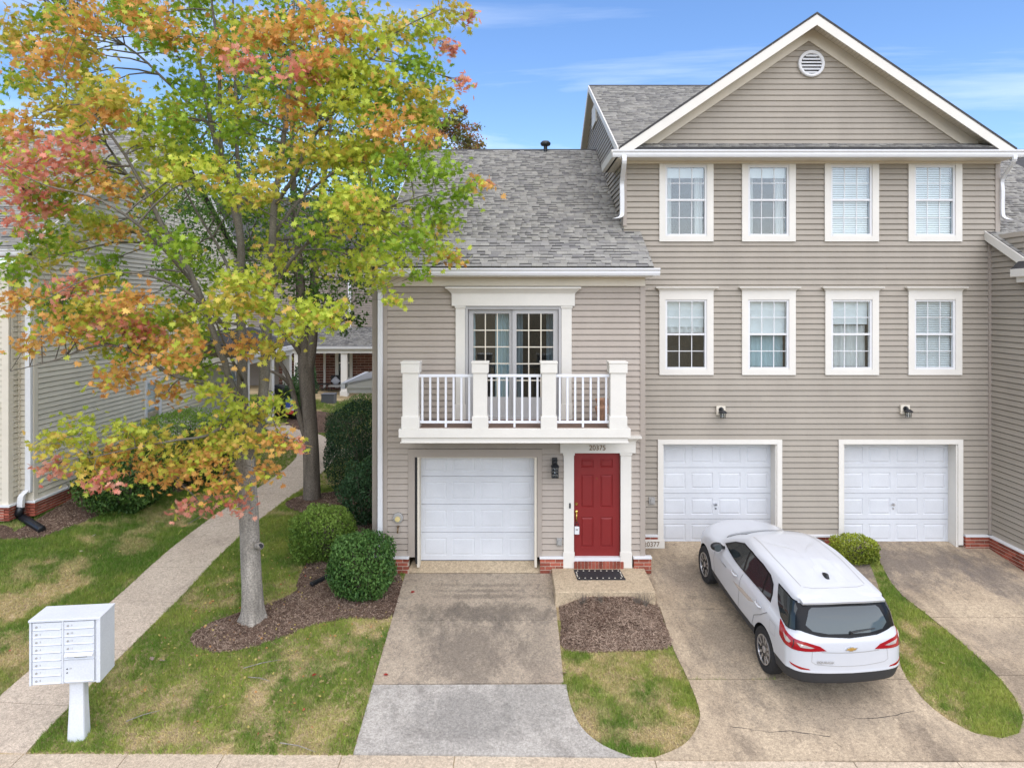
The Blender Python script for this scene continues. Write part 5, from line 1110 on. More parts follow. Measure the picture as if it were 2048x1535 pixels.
for k, p in enumerate((1165, 1200, 1275, 1290)):
    x0_ = XP(p, 13.3); m = MB()
    for s in range(34):
        a = random.uniform(0, 6.28); r_ = random.uniform(.02, .16); m.tube([(x0_, 13.25, zgf(x0_, 13.25) + .1), (x0_ + r_ * .5 * math.cos(a), 13.25 + .4 * r_ * math.sin(a), zgf(x0_, 13.25) + .22), (x0_ + r_ * math.cos(a), 13.25 + r_ * .8 * math.sin(a), zgf(x0_, 13.25) + random.uniform(.25, .40))], [.004, .003, .001], 4, False)
    props(m.build('bare_twigs', 'bark2'), ('leftmost', 'second from the left', 'second from the right', 'rightmost')[k] + ' tuft of bare wiry stems in front of the stoop', 'plant', 'bare plants by the stoop')

# ------------------------------------------------------------------ the maple
def w3(p, q, Y): return Vector((XP(p, Y), Y, ZP(q, Y)))
maple = thing('maple_tree', 'large autumn maple with green, yellow, orange and red leaves on the lawn', 'tree', (XP(505, 12.98), 12.98, zgf(-4.79, 12.98)), 'trees')
MY = 12.98
limbs = [
 [(505, 1252, MY, .34), (505, 1238, MY, .29), (505, 1215, MY, .245), (503, 1150, MY, .222), (500, 1080, MY, .215), (496, 1000, MY, .21), (492, 950, MY, .205), (491, 915, MY, .205), (489, 880, MY, .17)],
 [(493, 930, MY, .16), (487, 840, MY + .1, .145), (485, 760, MY + .15, .13), (482, 650, MY + .2, .118), (480, 560, MY + .2, .105), (481, 480, MY + .2, .095), (455, 362, MY + .1, .075), (424, 256, MY, .06), (400, 130, MY, .048), (386, 58, MY, .035), (370, -60, MY, .02)],
 [(492, 925, MY, .16), (513, 865, MY - .1, .145), (526, 790, MY - .15, .128), (532, 700, MY - .2, .118), (538, 600, MY - .2, .108), (545, 480, MY - .2, .095), (549, 410, MY - .2, .085), (561, 325, MY - .2, .07), (575, 205, MY - .2, .055), (582, 110, MY - .2, .042), (590, -40, MY - .2, .02)],
 [(481, 490, MY + .2, .08), (476, 342, MY + .4, .06), (472, 205, MY + .5, .048), (468, 90, MY + .5, .035), (465, -60, MY + .5, .02)],
 [(458, 372, MY + .1, .06), (441, 290, MY - .3, .05), (438, 113, MY - .6, .038), (425, 20, MY - .8, .03), (420, -70, MY - .9, .02)],
 [(487, 830, MY + .05, .10), (455, 745, MY - .3, .09), (425, 660, MY - .5, .078), (388, 560, MY - .8, .068), (345, 490, MY - 1, .058), (300, 400, MY - 1.2, .045), (250, 310, MY - 1.4, .034), (190, 230, MY - 1.6, .025), (120, 150, MY - 1.8, .014)],
 [(420, 640, MY - .5, .07), (375, 545, MY + .3, .06), (320, 440, MY + .9, .05), (255, 350, MY + 1.3, .038), (200, 270, MY + 1.6, .028), (150, 200, MY + 1.8, .016)],
 [(549, 410, MY - .2, .06), (590, 350, MY - .6, .05), (615, 290, MY - .8, .042), (665, 225, MY - 1, .034), (740, 118, MY - 1.2, .026), (800, 60, MY - 1.3, .018), (880, 20, MY - 1.4, .01)],
 [(546, 470, MY - .2, .055), (600, 400, MY + .4, .045), (660, 350, MY + .6, .036), (730, 310, MY + .7, .026), (800, 290, MY + .8, .015), (850, 260, MY + .8, .009)],
 [(538, 590, MY - .2, .05), (600, 500, MY - .9, .04), (680, 450, MY - 1.3, .03), (760, 420, MY - 1.5, .022), (850, 390, MY - 1.6, .014), (930, 370, MY - 1.7, .008)],
 [(545, 480, MY - .2, .05), (620, 470, MY + 1, .04), (700, 440, MY + 1.4, .028), (800, 470, MY + 1.6, .018), (880, 500, MY + 1.6, .009)],
 [(575, 215, MY - .2, .04), (640, 150, MY + .3, .032), (720, 110, MY + .5, .022), (820, 130, MY + .6, .014), (920, 165, MY + .6, .008)],
 [(484, 800, MY, .075), (430, 770, MY - .4, .06), (380, 760, MY - .7, .05), (330, 742, MY - .9, .042), (270, 705, MY - 1.1, .034), (200, 690, MY - 1.2, .026), (110, 720, MY - 1.3, .018), (20, 742, MY - 1.4, .01)],
 [(485, 700, MY, .055), (420, 620, MY - 1, .045), (350, 570, MY - 1.4, .035), (260, 545, MY - 1.7, .025), (170, 560, MY - 1.9, .015), (90, 600, MY - 2, .008)],
 [(488, 885, MY, .055), (450, 855, MY - .5, .042), (410, 872, MY - .8, .034), (350, 880, MY - 1.0, .026), (270, 895, MY - 1.1, .018), (180, 915, MY - 1.2, .01)],
 [(494, 890, MY - .1, .04), (530, 868, MY - .6, .03), (565, 872, MY - .8, .02), (600, 890, MY - .9, .009)],
 [(490, 900, MY - .15, .04), (468, 905, MY - .6, .03), (450, 940, MY - .8, .022), (430, 985, MY - .9, .012), (395, 1010, MY - 1, .007)],
 [(486, 760, MY, .04), (455, 700, MY - .8, .032), (430, 640, MY - 1.3, .02)], [(530, 720, MY - .2, .04), (580, 670, MY - .8, .03), (640, 640, MY - 1, .018), (690, 612, MY - 1.1, .008)],
 [(400, 580, MY - .6, .045), (300, 470, MY - 1.7, .036), (200, 400, MY - 2.1, .026), (90, 370, MY - 2.3, .014), (10, 330, MY - 2.4, .008)],
 [(424, 256, MY, .045), (340, 170, MY + .5, .036), (250, 90, MY + .8, .026), (150, 50, MY + 1, .014)], [(472, 220, MY + .5, .04), (520, 120, MY + 1, .03), (560, 40, MY + 1.3, .018)],
 [(480, 600, MY + .2, .05), (440, 500, MY + 1.2, .04), (380, 400, MY + 1.8, .03), (330, 300, MY + 2.1, .02)], [(540, 560, MY - .1, .05), (590, 440, MY + 1.2, .04), (640, 300, MY + 1.8, .03), (690, 200, MY + 2.1, .015)],
]
m = MB(); nodes = []
for lb in limbs:
    pts = [tuple(w3(p, q, Y)) + (r_,) for p, q, Y, r_ in lb]; sp = smooth_poly(pts, 4, False)
    js = .05 if lb[0][3] > .15 else .2
    jit = [(a + random.uniform(-1, 1) * r_ * js, b + random.uniform(-1, 1) * r_ * js, c, r_) for a, b, c, r_ in sp]
    if lb is limbs[0]:
        tk = MB(); q_ = [p for p in smooth_poly(pts, 8, False)]; tk.tube([p[:3] for p in q_], [p[3] * .80 for p in q_], 28)
        cx0, cy0, cz0 = maple.location
        for i_, v_ in enumerate(tk.v):                        # root flare in lobes, shallow fluting higher up
            c_ = Vector(q_[min(i_ // 28, len(q_) - 1)][:3]); a_ = math.atan2(v_[1] - c_.y, v_[0] - c_.x); h_ = max(0, v_[2] - cz0)
            f_ = 1 + .30 * max(0, math.sin(4 * a_ + .6)) * math.exp(-h_ / .13) + .025 * math.sin(5 * a_ + h_ * 2) + .02 * math.sin(9 * a_ - h_ * 5) + random.uniform(-.012, .012)
            tk.v[i_] = (c_.x + (v_[0] - c_.x) * f_, c_.y + (v_[1] - c_.y) * f_, v_[2])
        tk.build('trunk', 'bark', maple, smooth=True)
    else: m.tube([p[:3] for p in jit], [p[3] * random.uniform(.95, 1.06) * .70 for p in jit], 12 if lb[0][3] > .15 else 8)
    nodes += [(Vector(p[:3]), p[3]) for p in jit if p[2] > 2.0]
CL = {'G': ((.20, .36, .03), (.40, .53, .06)), 'Y': ((.38, .50, .05), (.68, .70, .10)), 'O': ((.66, .29, .09), (.78, .50, .13)), 'R': ((.70, .21, .15), (.80, .42, .30)), 'M': ((.38, .46, .05), (.70, .52, .10))}
clumps = [(80, 320, 75, 'R'), (150, 295, 55, 'R'), (60, 395, 55, 'R'), (45, 445, 35, 'R'), (30, 250, 60, 'O'), (120, 215, 65, 'M'), (100, 120, 70, 'O'), (40, 60, 60, 'M'), (160, 40, 60, 'O'), (290, 30, 60, 'O'), (335, 65, 45, 'O'), (230, 185, 55, 'M'), (480, 122, 38, 'R'), (600, 142, 42, 'R'), (560, 70, 50, 'O'), (620, 40, 55, 'O'), (520, 55, 48, 'O'), (645, 115, 38, 'O'), (430, 90, 40, 'O'), (210, 225, 45, 'O'), (145, 575, 45, 'R'), (232, 640, 55, 'R'), (262, 600, 48, 'O'), (130, 655, 55, 'O'), (65, 690, 30, 'O'), (40, 600, 50, 'O'), (185, 612, 45, 'M'), (228, 752, 45, 'O'), (300, 700, 55, 'O'), (350, 722, 45, 'O'), (385, 680, 36, 'O'), (335, 785, 36, 'O'), (292, 662, 36, 'R'),
 (100, 885, 36, 'M'), (105, 932, 34, 'R'), (180, 925, 46, 'M'), (150, 862, 55, 'Y'), (205, 962, 38, 'R'), (232, 905, 48, 'O'), (300, 880, 55, 'M'), (380, 905, 52, 'M'), (350, 945, 44, 'O'), (300, 935, 38, 'O'), (430, 870, 52, 'Y'), (490, 878, 48, 'M'), (560, 882, 40, 'O'), (590, 890, 22, 'R'), (375, 1012, 34, 'R'), (440, 962, 46, 'O'), (468, 1005, 36, 'R'), (530, 942, 34, 'O'), (462, 812, 46, 'Y'), (420, 782, 40, 'Y'), (548, 805, 40, 'Y'), (420, 915, 40, 'O'), (250, 860, 44, 'Y'), (510, 830, 34, 'M'),
 (900, 22, 46, 'M'), (938, 32, 22, 'R'), (850, 60, 46, 'Y'), (780, 60, 55, 'M'), (898, 92, 26, 'R'), (830, 132, 46, 'G'), (760, 150, 55, 'Y'), (928, 165, 24, 'R'), (880, 185, 34, 'M'), (820, 182, 36, 'M'), (700, 200, 70, 'Y'), (780, 250, 55, 'O'), (832, 232, 44, 'M'), (850, 272, 34, 'O'), (720, 300, 72, 'Y'), (640, 300, 70, 'M'), (800, 330, 56, 'G'), (878, 340, 52, 'G'), (918, 390, 36, 'G'), (958, 368, 26, 'O'), (982, 366, 12, 'R'), (868, 420, 52, 'G'), (820, 480, 50, 'G'), (880, 500, 42, 'Y'), (910, 518, 20, 'O'), (750, 420, 70, 'Y'), (780, 520, 44, 'Y'), (690, 400, 70, 'Y'), (620, 622, 50, 'Y'), (655, 640, 36, 'Y'), (682, 612, 22, 'Y'), (580, 655, 44, 'Y'), (520, 612, 52, 'Y'), (470, 592, 44, 'M'), (510, 560, 52, 'Y'), (470, 560, 40, 'Y'), (540, 700, 36, 'M'), (490, 690, 40, 'O'), (440, 620, 44, 'Y'), (880, 450, 30, 'Y'), (740, 80, 50, 'Y'), (680, 60, 50, 'O'), (690, 130, 50, 'Y'), (600, 220, 46, 'O'), (540, 330, 48, 'M'), (410, 340, 48, 'Y'), (350, 350, 40, 'Y'), (460, 380, 44, 'Y'), (520, 380, 44, 'M'), (840, 550, 26, 'G'), (790, 600, 24, 'Y')]
front = []
for (p, q, r_, c) in clumps:
    rho = min(1, math.hypot((p - 470) / 540, (q - 380) / 620)); Y = MY - 2.6 * math.sqrt(1 - rho * rho * .9) * random.uniform(.55, 1.0)
    if q > 780: Y = MY - random.uniform(.5, 1.3)
    front.append((p, q, r_, c, Y))
for k in range(185):
    while True:
        p, q = random.uniform(-60, 900), random.uniform(-90, 780); e = ((p - 410) / 470) ** 2 + ((q - 300) / 450) ** 2
        if e < 1 and not (q > 560 and p > 420): break
    c = random.choice('GGGGYYYY') if (p > 250) else random.choice('GGYYYMMO')
    if q > 480 and p < 420: c = random.choice('GGYM')
    front.append((p, q, random.uniform(30, 52), c, MY + random.uniform(-2.2, 2.7) * math.sqrt(max(.1, 1 - e))))
for k in range(60):       # the part of the crown above and left of the picture
    front.append((random.uniform(-420, 860), random.uniform(-420, -60), random.uniform(45, 70), random.choice('GYMO'), MY + random.uniform(-2, 2)))
P_, C_, Sz = [], [], []; singles = []
for (p, q, r_, c, Y) in front:
    ctr = w3(p, q, Y); rr = r_ * Y / F; n = int(165 * (r_ / 50) ** 2) + 12
    nd, nr = min(nodes, key=lambda t: (t[0] - ctr).length + (.8 if t[0].z > ctr.z + .3 else 0)); L_ = (ctr - nd).length
    mid = (nd + ctr) / 2 + Vector((random.uniform(-.1, .1), random.uniform(-.1, .1), .10 * L_ * random.uniform(.2, 1))); r0 = min(nr * .6, .010 + .010 * L_)
    m.tube([nd, (nd + mid) / 2 + Vector((0, 0, .03)), mid, (mid + ctr) / 2, ctr], [r0, r0 * .8, r0 * .62, r0 * .45, .004], 5, False)
    for s in range(3):
        e = ctr + Vector((random.gauss(0, .55), random.gauss(0, .55), random.gauss(-.05, .3))) * rr; m.tube([(mid + ctr) / 2, (mid + ctr * 2 + e) / 4, e], [.007, .005, .002], 4, False)
    d = RNG.normal(size=(n, 3)) * np.array((.52, .52, .34)) * rr
    d[:, 2] -= .12 * (d[:, 0] ** 2 + d[:, 1] ** 2) / max(rr, .1)
    lo, hi = (np.array(v) for v in CL[c]); t = np.clip(RNG.normal(.5, .32, n), 0, 1)[:, None]; cc = (lo * (1 - t) + hi * t) * RNG.uniform(.85, 1.15, n)[:, None]
    if c in 'OR':
        k = RNG.random(n) < .22; cc[k] = (np.array(CL['Y'][0]) * .5 + np.array(CL['Y'][1]) * .5)
    if c in 'YM':
        k = RNG.random(n) < .10; cc[k] = np.array(CL['O'][1])
    P_.append(np.array(ctr) + d); C_.append(cc); Sz.append(RNG.uniform(.075, .125, n))
P_ = np.concatenate(P_); C_ = np.concatenate(C_); Sz = np.concatenate(Sz); n = len(P_)
m.build('branches', 'limb', maple, smooth=True)
kx = MB().tube([(XP(515, MY - .2), MY - .21, ZP(1083, MY)), (XP(521, MY - .3), MY - .28, ZP(1081, MY)), (XP(522.5, MY - .3), MY - .30, ZP(1080, MY))], [.075, .062, .04], 12); kx.build('branch_scar', 'bark', maple, smooth=True)
MB().lathe([(.045, 0), (.03, -.004)], (XP(522, MY - .3), MY - .312, ZP(1079.5, MY)), 10, 'y').build('hollow', 'room', maple)
Rt = rand_rot(n, .85)
dist = np.linalg.norm(P_ - np.array((0, 0, H)), axis=1); vis = np.where((P_[:, 2] < 9) & (P_[:, 0] > -8.5), dist, 99); near = np.argsort(vis)[:300]; rest = np.setdiff1d(np.arange(n), near)
crown = inst_mesh('crown', MAPLE_V, MAPLE_F, P_[rest], Rt[rest], Sz[rest], C_[rest], 'leaf', maple)
for i in near:
    o = bpy.data.objects.new('leaf', _lf); link(o, crown); o.matrix_basis = Matrix.Translation(Vector(P_[i])) @ Matrix(Rt[i].tolist()).to_4x4() @ Matrix.Diagonal((Sz[i], Sz[i], Sz[i], 1)); o.color = (*C_[i], 1)

# ------------------------------------------------------------------ other trees
def tree(name, label, base, limbs, blobs, n, lsize, lo, hi, bark='bark2', seed=0, third=None, group='trees'):
    rn = np.random.default_rng(seed); t = thing(name, label, 'tree', (base[0], base[1], zgf(*base[:2])), group); m = MB(); nodes = []
    for lb in limbs:
        sp = smooth_poly(lb, 4, False); m.tube([p[:3] for p in sp], [p[3] for p in sp], 9); nodes += [Vector(p[:3]) for p in sp[3:]]
    w = np.array([b[3] ** 2 for b in blobs]); ks = rn.choice(len(blobs), n, p=w / w.sum()); B = np.array([b[:3] for b in blobs])[ks]; rr = np.array([b[3] for b in blobs])[ks]
    # each blob is itself a handful of leafy sprays
    sprays = 26; sd_ = rn.normal(size=(len(blobs), sprays, 3)); sd_ /= np.linalg.norm(sd_, axis=2)[:, :, None]; sd_ *= (rn.random((len(blobs), sprays, 1)) ** .4) * np.array((1, 1, .75))
    si = rn.integers(0, sprays, n); P = B + sd_[ks, si] * rr[:, None] + rn.normal(size=(n, 3)) * (rr * .17)[:, None] * np.array((1, 1, .6))
    for bi, b in enumerate(blobs):
        c = Vector(b[:3]); nd = min(nodes, key=lambda q: (q - c).length); m.tube([nd, (nd + c) / 2 + Vector((0, 0, .1)), c], [.035, .025, .012], 5, False)
        for s in range(0, sprays, 2): e = c + Vector(sd_[bi, s] * b[3]); m.tube([c, (c + e) / 2 + Vector((0, 0, .04)), e], [.012, .009, .004], 4, False)
    mix = np.clip(.5 + rn.normal(0, .3, n) + .25 * np.sin(si * 2.4 + ks), 0, 1)[:, None]; col = np.array(lo) * (1 - mix) + np.array(hi) * mix
    if third is not None: k = (rn.random((len(blobs), sprays)) < .4)[ks, si]; col[k] = np.array(third) * rn.uniform(.7, 1.25, k.sum())[:, None]
    m.build('trunk', bark, t, smooth=True); inst_mesh('crown', OVAL_V, OVAL_F, P, rand_rot(n, .7), lsize * rn.uniform(.7, 1.3, n), col, 'leaf', t); return t
T2 = 18.85
def q4(p, q, Y, r_): v = w3(p, q, Y); return (v.x, v.y, v.z, r_)
blobs2 = [tuple(w3(p, q, T2 + dy_)) + (r_,) for p, q, dy_, r_ in ((560, 560, 0, 1.1), (640, 520, .8, 1.1), (700, 560, -.3, .85), (590, 440, -.6, 1.2), (680, 420, .4, 1.2), (500, 480, .6, 1.2), (430, 430, .3, 1.2), (620, 320, 0, 1.3), (700, 310, .9, 1.1), (520, 330, -.4, 1.3), (430, 320, .8, 1.2), (560, 220, .2, 1.3), (650, 210, .4, 1.2), (470, 200, .6, 1.2), (560, 110, 0, 1.2), (640, 110, .5, 1.0), (500, 90, .4, 1.1), (380, 520, 1.2, 1.0), (690, 640, .5, .55), (650, 600, -.4, .7), (740, 480, .5, .8), (780, 400, .8, .8), (600, 20, 0, 1.1), (350, 420, 1.2, 1.1), (360, 260, 1.4, 1.1))]
tree('shade_tree', 'dark trunked green tree standing beside the path behind the maple', (XP(625, T2), T2), [
    [q4(625, 1012, T2, .27), q4(624, 990, T2, .23), q4(622, 900, T2, .21), q4(616, 800, T2, .20), q4(612, 740, T2, .20), q4(606, 660, T2, .15), q4(600, 560, T2, .12), q4(590, 430, T2, .09), q4(585, 300, T2, .06), q4(580, 120, T2, .03)],
    [q4(614, 760, T2, .13), q4(625, 680, T2, .13), q4(628, 560, T2 + .2, .11), q4(640, 420, T2 + .3, .08), q4(660, 260, T2 + .4, .05), q4(665, 150, T2 + .4, .02)],
    [q4(621, 905, T2, .08), q4(605, 855, T2 - .1, .075), q4(590, 800, T2 - .2, .07), q4(575, 750, T2 - .2, .06), q4(545, 700, T2 - .3, .045), q4(520, 650, T2 - .3, .03)],
    [q4(608, 720, T2, .08), q4(590, 690, T2 - .2, .07), q4(560, 660, T2 - .3, .05), q4(500, 600, T2 - .3, .03)],
    [q4(580, 770, T2 - .2, .05), q4(560, 750, T2 - .4, .045), q4(530, 738, T2 - .5, .03)],
    [q4(601, 560, T2, .08), q4(540, 460, T2 + .3, .06), q4(450, 360, T2 + .5, .04), q4(400, 280, T2 + .6, .02)]],
    blobs2, 24000, .105, (.060, .14, .025), (.20, .34, .06), seed=3)
TY = 40.0
tree('far_tree', 'rusty orange tree showing above the ridge of the taupe house roof', (XP(890, TY), TY), [[(XP(890, TY), TY, .5, .3), (XP(888, TY), TY, 6, .25), (XP(885, TY), TY, 10, .18), (XP(880, TY), TY, 15, .06)], [(XP(888, TY), TY, 7, .15), (XP(915, TY), TY, 11, .1), (XP(930, TY), TY, 14, .03)]],
     [tuple(w3(p, q, TY + d_)) + (r_,) for p, q, d_, r_ in ((880, 240, 0, 1.1), (910, 260, .5, 1.0), (860, 290, 0, 1.2), (930, 285, 0, .9), (890, 320, -.5, 1.3), (850, 220, .4, .9), (945, 300, .5, .7), (830, 330, 0, 1.2), (920, 225, .2, .55), (905, 340, 0, 1.3), (955, 255, 0, .35), (960, 292, 0, .4))], 9000, .16, (.12, .16, .04), (.30, .24, .07), seed=5, third=(.42, .17, .06))
tree('far_tree', 'dark green tree rising behind the house with the shaded porch', (XP(730, 44), 44), [[(XP(730, 44), 44, .5, .3), (XP(735, 44), 44, 7, .25), (XP(740, 44), 44, 14, .08)]],
     [tuple(w3(p, q, 44 + d_)) + (r_,) for p, q, d_, r_ in ((780, 400, 0, 1.7), (740, 330, 0, 1.8), (800, 330, .5, 1.5), (700, 420, 0, 1.8), (820, 440, 0, 1.4), (760, 480, 0, 1.7), (690, 330, 0, 1.6), (760, 270, .3, 1.3))], 9000, .18, (.035, .075, .02), (.11, .19, .05), seed=7)
tree('far_tree', 'green tree behind the sand coloured house on the left', (XP(330, 40), 40), [[(XP(330, 40), 40, .5, .3), (XP(335, 40), 40, 7, .22), (XP(340, 40), 40, 13, .08)]],
     [tuple(w3(p, q, 40 + d_)) + (r_,) for p, q, d_, r_ in ((330, 420, 0, 1.6), (390, 460, 0, 1.6), (300, 500, 0, 1.6), (360, 370, 0, 1.4), (430, 520, 0, 1.5), (470, 600, 0, 1.5), (380, 560, 0, 1.7), (420, 400, 0, 1.3), (500, 500, 0, 1.4))], 8000, .18, (.04, .09, .02), (.15, .24, .05), seed=9)
tree('far_tree', 'green tree closing the view behind the left porch', (XP(520, 46), 46), [[(XP(520, 46), 46, .5, .3), (XP(522, 46), 46, 6, .22), (XP(525, 46), 46, 11, .08)]],
     [tuple(w3(p, q, 46 + d_)) + (r_,) for p, q, d_, r_ in ((520, 540, 0, 1.8), (560, 620, 0, 1.8), (490, 640, 0, 1.7), (540, 460, 0, 1.7), (590, 520, 0, 1.6), (560, 700, 0, 1.5), (500, 720, 0, 1.5), (600, 660, 0, 1.5))], 8000, .18, (.03, .07, .018), (.12, .20, .045), seed=10)
# =================================================================== the parked car
PAINT = M('white car paint', (.53, .54, .56), rough=.30, var=.015, scale=2, coat=.8)
CLAD = M('dark grey bumper plastic', (.028, .030, .034), rough=.55, var=.1, var2=.1, scale2=120)
GLZ, N_, L_n, B_ = newmat('dark car glass'); B_.inputs['Base Color'].default_value = (.018, .024, .026, 1); B_.inputs['Roughness'].default_value = .04; B_.inputs['IOR'].default_value = 1.5; B_.inputs['Specular IOR Level'].default_value = .5
GLR, N_, L_n, B_ = newmat('rear car glass'); B_.inputs['Base Color'].default_value = (.05, .064, .066, 1); B_.inputs['Roughness'].default_value = .05; B_.inputs['IOR'].default_value = 1.6; B_.inputs['Specular IOR Level'].default_value = .5
LENS, N_, L_n, B_ = newmat('red lamp lens'); B_.inputs['Base Color'].default_value = (.30, .004, .008, 1); B_.inputs['Roughness'].default_value = .12; B_.inputs['Coat Weight'].default_value = .8
CLEAR, N_, L_n, B_ = newmat('clear lamp lens'); B_.inputs['Base Color'].default_value = (.62, .58, .55, 1); B_.inputs['Roughness'].default_value = .15; B_.inputs['Metallic'].default_value = .5
ALLOY = M('silver alloy', (.60, .60, .61), rough=.28, var=.05, metal=.85)
TYRE = M('tyre rubber', (.018, .018, .019), rough=.85, var=.2, scale=20)
GLB = M('gloss black trim', (.006, .006, .007), rough=.25, var=.05, spec=.2); MAT['gloss_b'] = GLB
GOLD = M('gold emblem', (.62, .40, .12), rough=.3, metal=.7, var=.05)
MAT.update(paint=PAINT, clad=CLAD, glz=GLZ, glr=GLR, lens=LENS, clear=CLEAR, alloy=ALLOY, tyre=TYRE, gold=GOLD)
yaw = math.atan2(.247, 2.73); rgt = Vector((math.cos(yaw), math.sin(yaw), 0)); rw = Vector((4.087, 11.585, 0)) + rgt * .86
pitch = math.atan(.1438)
car = thing('parked_car', 'white compact SUV parked nose in on the middle driveway', 'car', (rw.x, rw.y, zgf(rw.x, rw.y) + .032), local=True, rot=(pitch, 0, yaw))
LP_ = [ # yr, wr, wm, wf, yf, zr, zm, zf, rear bow, front bow
 (-.86, .83, .84, .80, 3.50, .36, .29, .28, .22, .45), (-.955, .885, .895, .85, 3.60, .42, .36, .36, .22, .5), (-.985, .915, .91, .88, 3.66, .60, .47, .50, .20, .5), (-.975, .915, .915, .885, 3.66, .64, .53, .58, .20, .5),
 (-.945, .918, .92, .89, 3.63, .82, .78, .76, .20, .5), (-.925, .915, .915, .875, 3.56, .93, .92, .86, .20, .52), (-.895, .90, .90, .85, 3.46, 1.03, 1.02, .94, .20, .57), (-.865, .872, .872, .82, 3.36, 1.09, 1.075, .99, .19, .6),
 (-.845, .845, .845, .72, 2.62, 1.125, 1.11, 1.09, .17, .25), (-.74, .80, .79, .68, 2.18, 1.34, 1.34, 1.33, .15, .25), (-.63, .735, .735, .63, 1.80, 1.50, 1.52, 1.50, .14, .22), (-.66, .69, .70, .60, 1.66, 1.565, 1.585, 1.555, .13, .22),
 (-.60, .60, .62, .52, 1.48, 1.60, 1.625, 1.595, .10, .2), (-.40, .36, .40, .34, 1.2, 1.625, 1.655, 1.62, .07, .15), (-.05, .17, .19, .17, .95, 1.645, 1.670, 1.645, .04, .08), (.25, .01, .01, .01, .6, 1.672, 1.674, 1.67, .0, .0)]
def car_loop(p, k=5):
    yr, wr, wm, wf, yf, zr, zm, zf, rb, fb = p; c = [(0, yr), (.45 * wr, yr + .10 * rb), (.80 * wr, yr + .38 * rb), (.965 * wr, yr + rb), (wr * .6 + wm * .4, yr + rb * 1.9)]
    e = [(wf * .7 + wm * .3, yf - fb * 1.7), (.95 * wf, yf - fb), (.76 * wf, yf - .45 * fb), (.40 * wf, yf - .12 * fb), (0, yf)]
    y4, y8 = c[-1][1], e[0][1]; mid = [(wm * (1 if t != .25 else .997), y4 + (y8 - y4) * t) for t in (.25, .5, .75)]
    pts = c + mid + e; zs = [zr] * 4 + [zr * .85 + zm * .15, zr * .4 + zm * .6, zm, zm * .75 + zf * .25, zm * .4 + zf * .6, zf, zf, zf, zf]
    h_ = smooth_poly([(a, b, z) for (a, b), z in zip(pts, zs)], k, False); h_ = [(max(0, a), b, z) for a, b, z in h_]
    return h_ + [(-a, b, z) for a, b, z in h_[-2:0:-1]]
LO = [car_loop(p) for p in LP_]; nl = len(LO[0]); rows = []
for i in range(len(LO) - 1):
    p0, p1, p2, p3 = LO[max(i - 1, 0)], LO[i], LO[i + 1], LO[min(i + 2, len(LO) - 1)]
    for k in range(4):
        t = k / 4; rows.append([tuple(.5 * (2 * b + (c - a) * t * .7 + (2 * a * .7 - (6 - .6) * b + 0 * a + 0) * 0 * t) if False else (b + (c - b) * t) * .55 + .45 * (.5 * (2 * b + (c - a) * t + (2 * a - 5 * b + 4 * c - d) * t * t + (3 * b - a - 3 * c + d) * t ** 3)) for a, b, c, d in zip(*q)) for q in zip(p0, p1, p2, p3)])
rows.append(LO[-1])
m = MB(); m.v = [p for r_ in rows for p in r_]
for i in range(len(rows) - 1):
    for k in range(nl): m.f.append((i * nl + k, i * nl + (k + 1) % nl, (i + 1) * nl + (k + 1) % nl, (i + 1) * nl + k)); m.m.append(1 if i < 8 else 0)
m.f.append(tuple(range(nl))); m.m.append(1); b0 = (len(rows) - 1) * nl; m.f.append(tuple(b0 + k for k in range(nl))); m.m.append(0)
bvh = BVHTree.FromPolygons([Vector(v) for v in m.v], m.f)
hull = m.build('hull', ['paint', 'clad', 'black'])
cut = MB()
for yy in (0, 2.725):
    for s in (-1, 1): cut.lathe([(.405, 0), (.405, .6)], (s * .52 if s > 0 else -1.12, yy, .36), 40, 'x', 2)
cuto = cut.build('cutter', ['paint', 'clad', 'black'])
bo = hull.modifiers.new('arch', 'BOOLEAN'); bo.operation = 'DIFFERENCE'; bo.object = cuto; bo.solver = 'EXACT'
bpy.context.view_layer.update(); me = bpy.data.meshes.new_from_object(hull.evaluated_get(bpy.context.evaluated_depsgraph_get()))
bpy.data.objects.remove(hull); bpy.data.objects.remove(cuto)
for idx, nm in ((0, 'body'), (1, 'lower_cladding'), (2, 'wheel_well')):
    bm = bmesh.new(); bm.from_mesh(me); bmesh.ops.delete(bm, geom=[f for f in bm.faces if f.material_index != idx], context='FACES')
    for f in bm.faces: f.material_index = 0; f.smooth = idx < 2
    q = bpy.data.meshes.new(nm); bm.to_mesh(q); bm.free(); q.materials.append((PAINT, CLAD, MAT['black'])[idx]); link(bpy.data.objects.new(nm, q), car)
V3 = Vector
FR = {'L': (V3((-3, 0, 0)), V3((0, 1, 0)), V3((0, 0, 1)), V3((1, 0, 0))), 'R': (V3((3, 0, 0)), V3((0, 1, 0)), V3((0, 0, 1)), V3((-1, 0, 0))), 'B': (V3((0, -3, 0)), V3((1, 0, 0)), V3((0, 0, 1)), V3((0, 1, 0))), 'T': (V3((0, 0, 4)), V3((1, 0, 0)), V3((0, 1, 0)), V3((0, 0, -1)))}
k7 = math.sqrt(.5)
FR['BL'] = (V3((-3, -3, 0)), V3((k7, -k7, 0)), V3((0, 0, 1)), V3((k7, k7, 0))); FR['BR'] = (V3((3, -3, 0)), V3((-k7, -k7, 0)), V3((0, 0, 1)), V3((-k7, k7, 0)))
FR['FL'] = (V3((-3, 6, 0)), V3((k7, k7, 0)), V3((0, 0, 1)), V3((k7, -k7, 0))); FR['FR'] = (V3((3, 6, 0)), V3((-k7, k7, 0)), V3((0, 0, 1)), V3((-k7, -k7, 0)))
FR['F'] = (V3((0, 8, 0)), V3((1, 0, 0)), V3((0, 0, 1)), V3((0, -1, 0)))
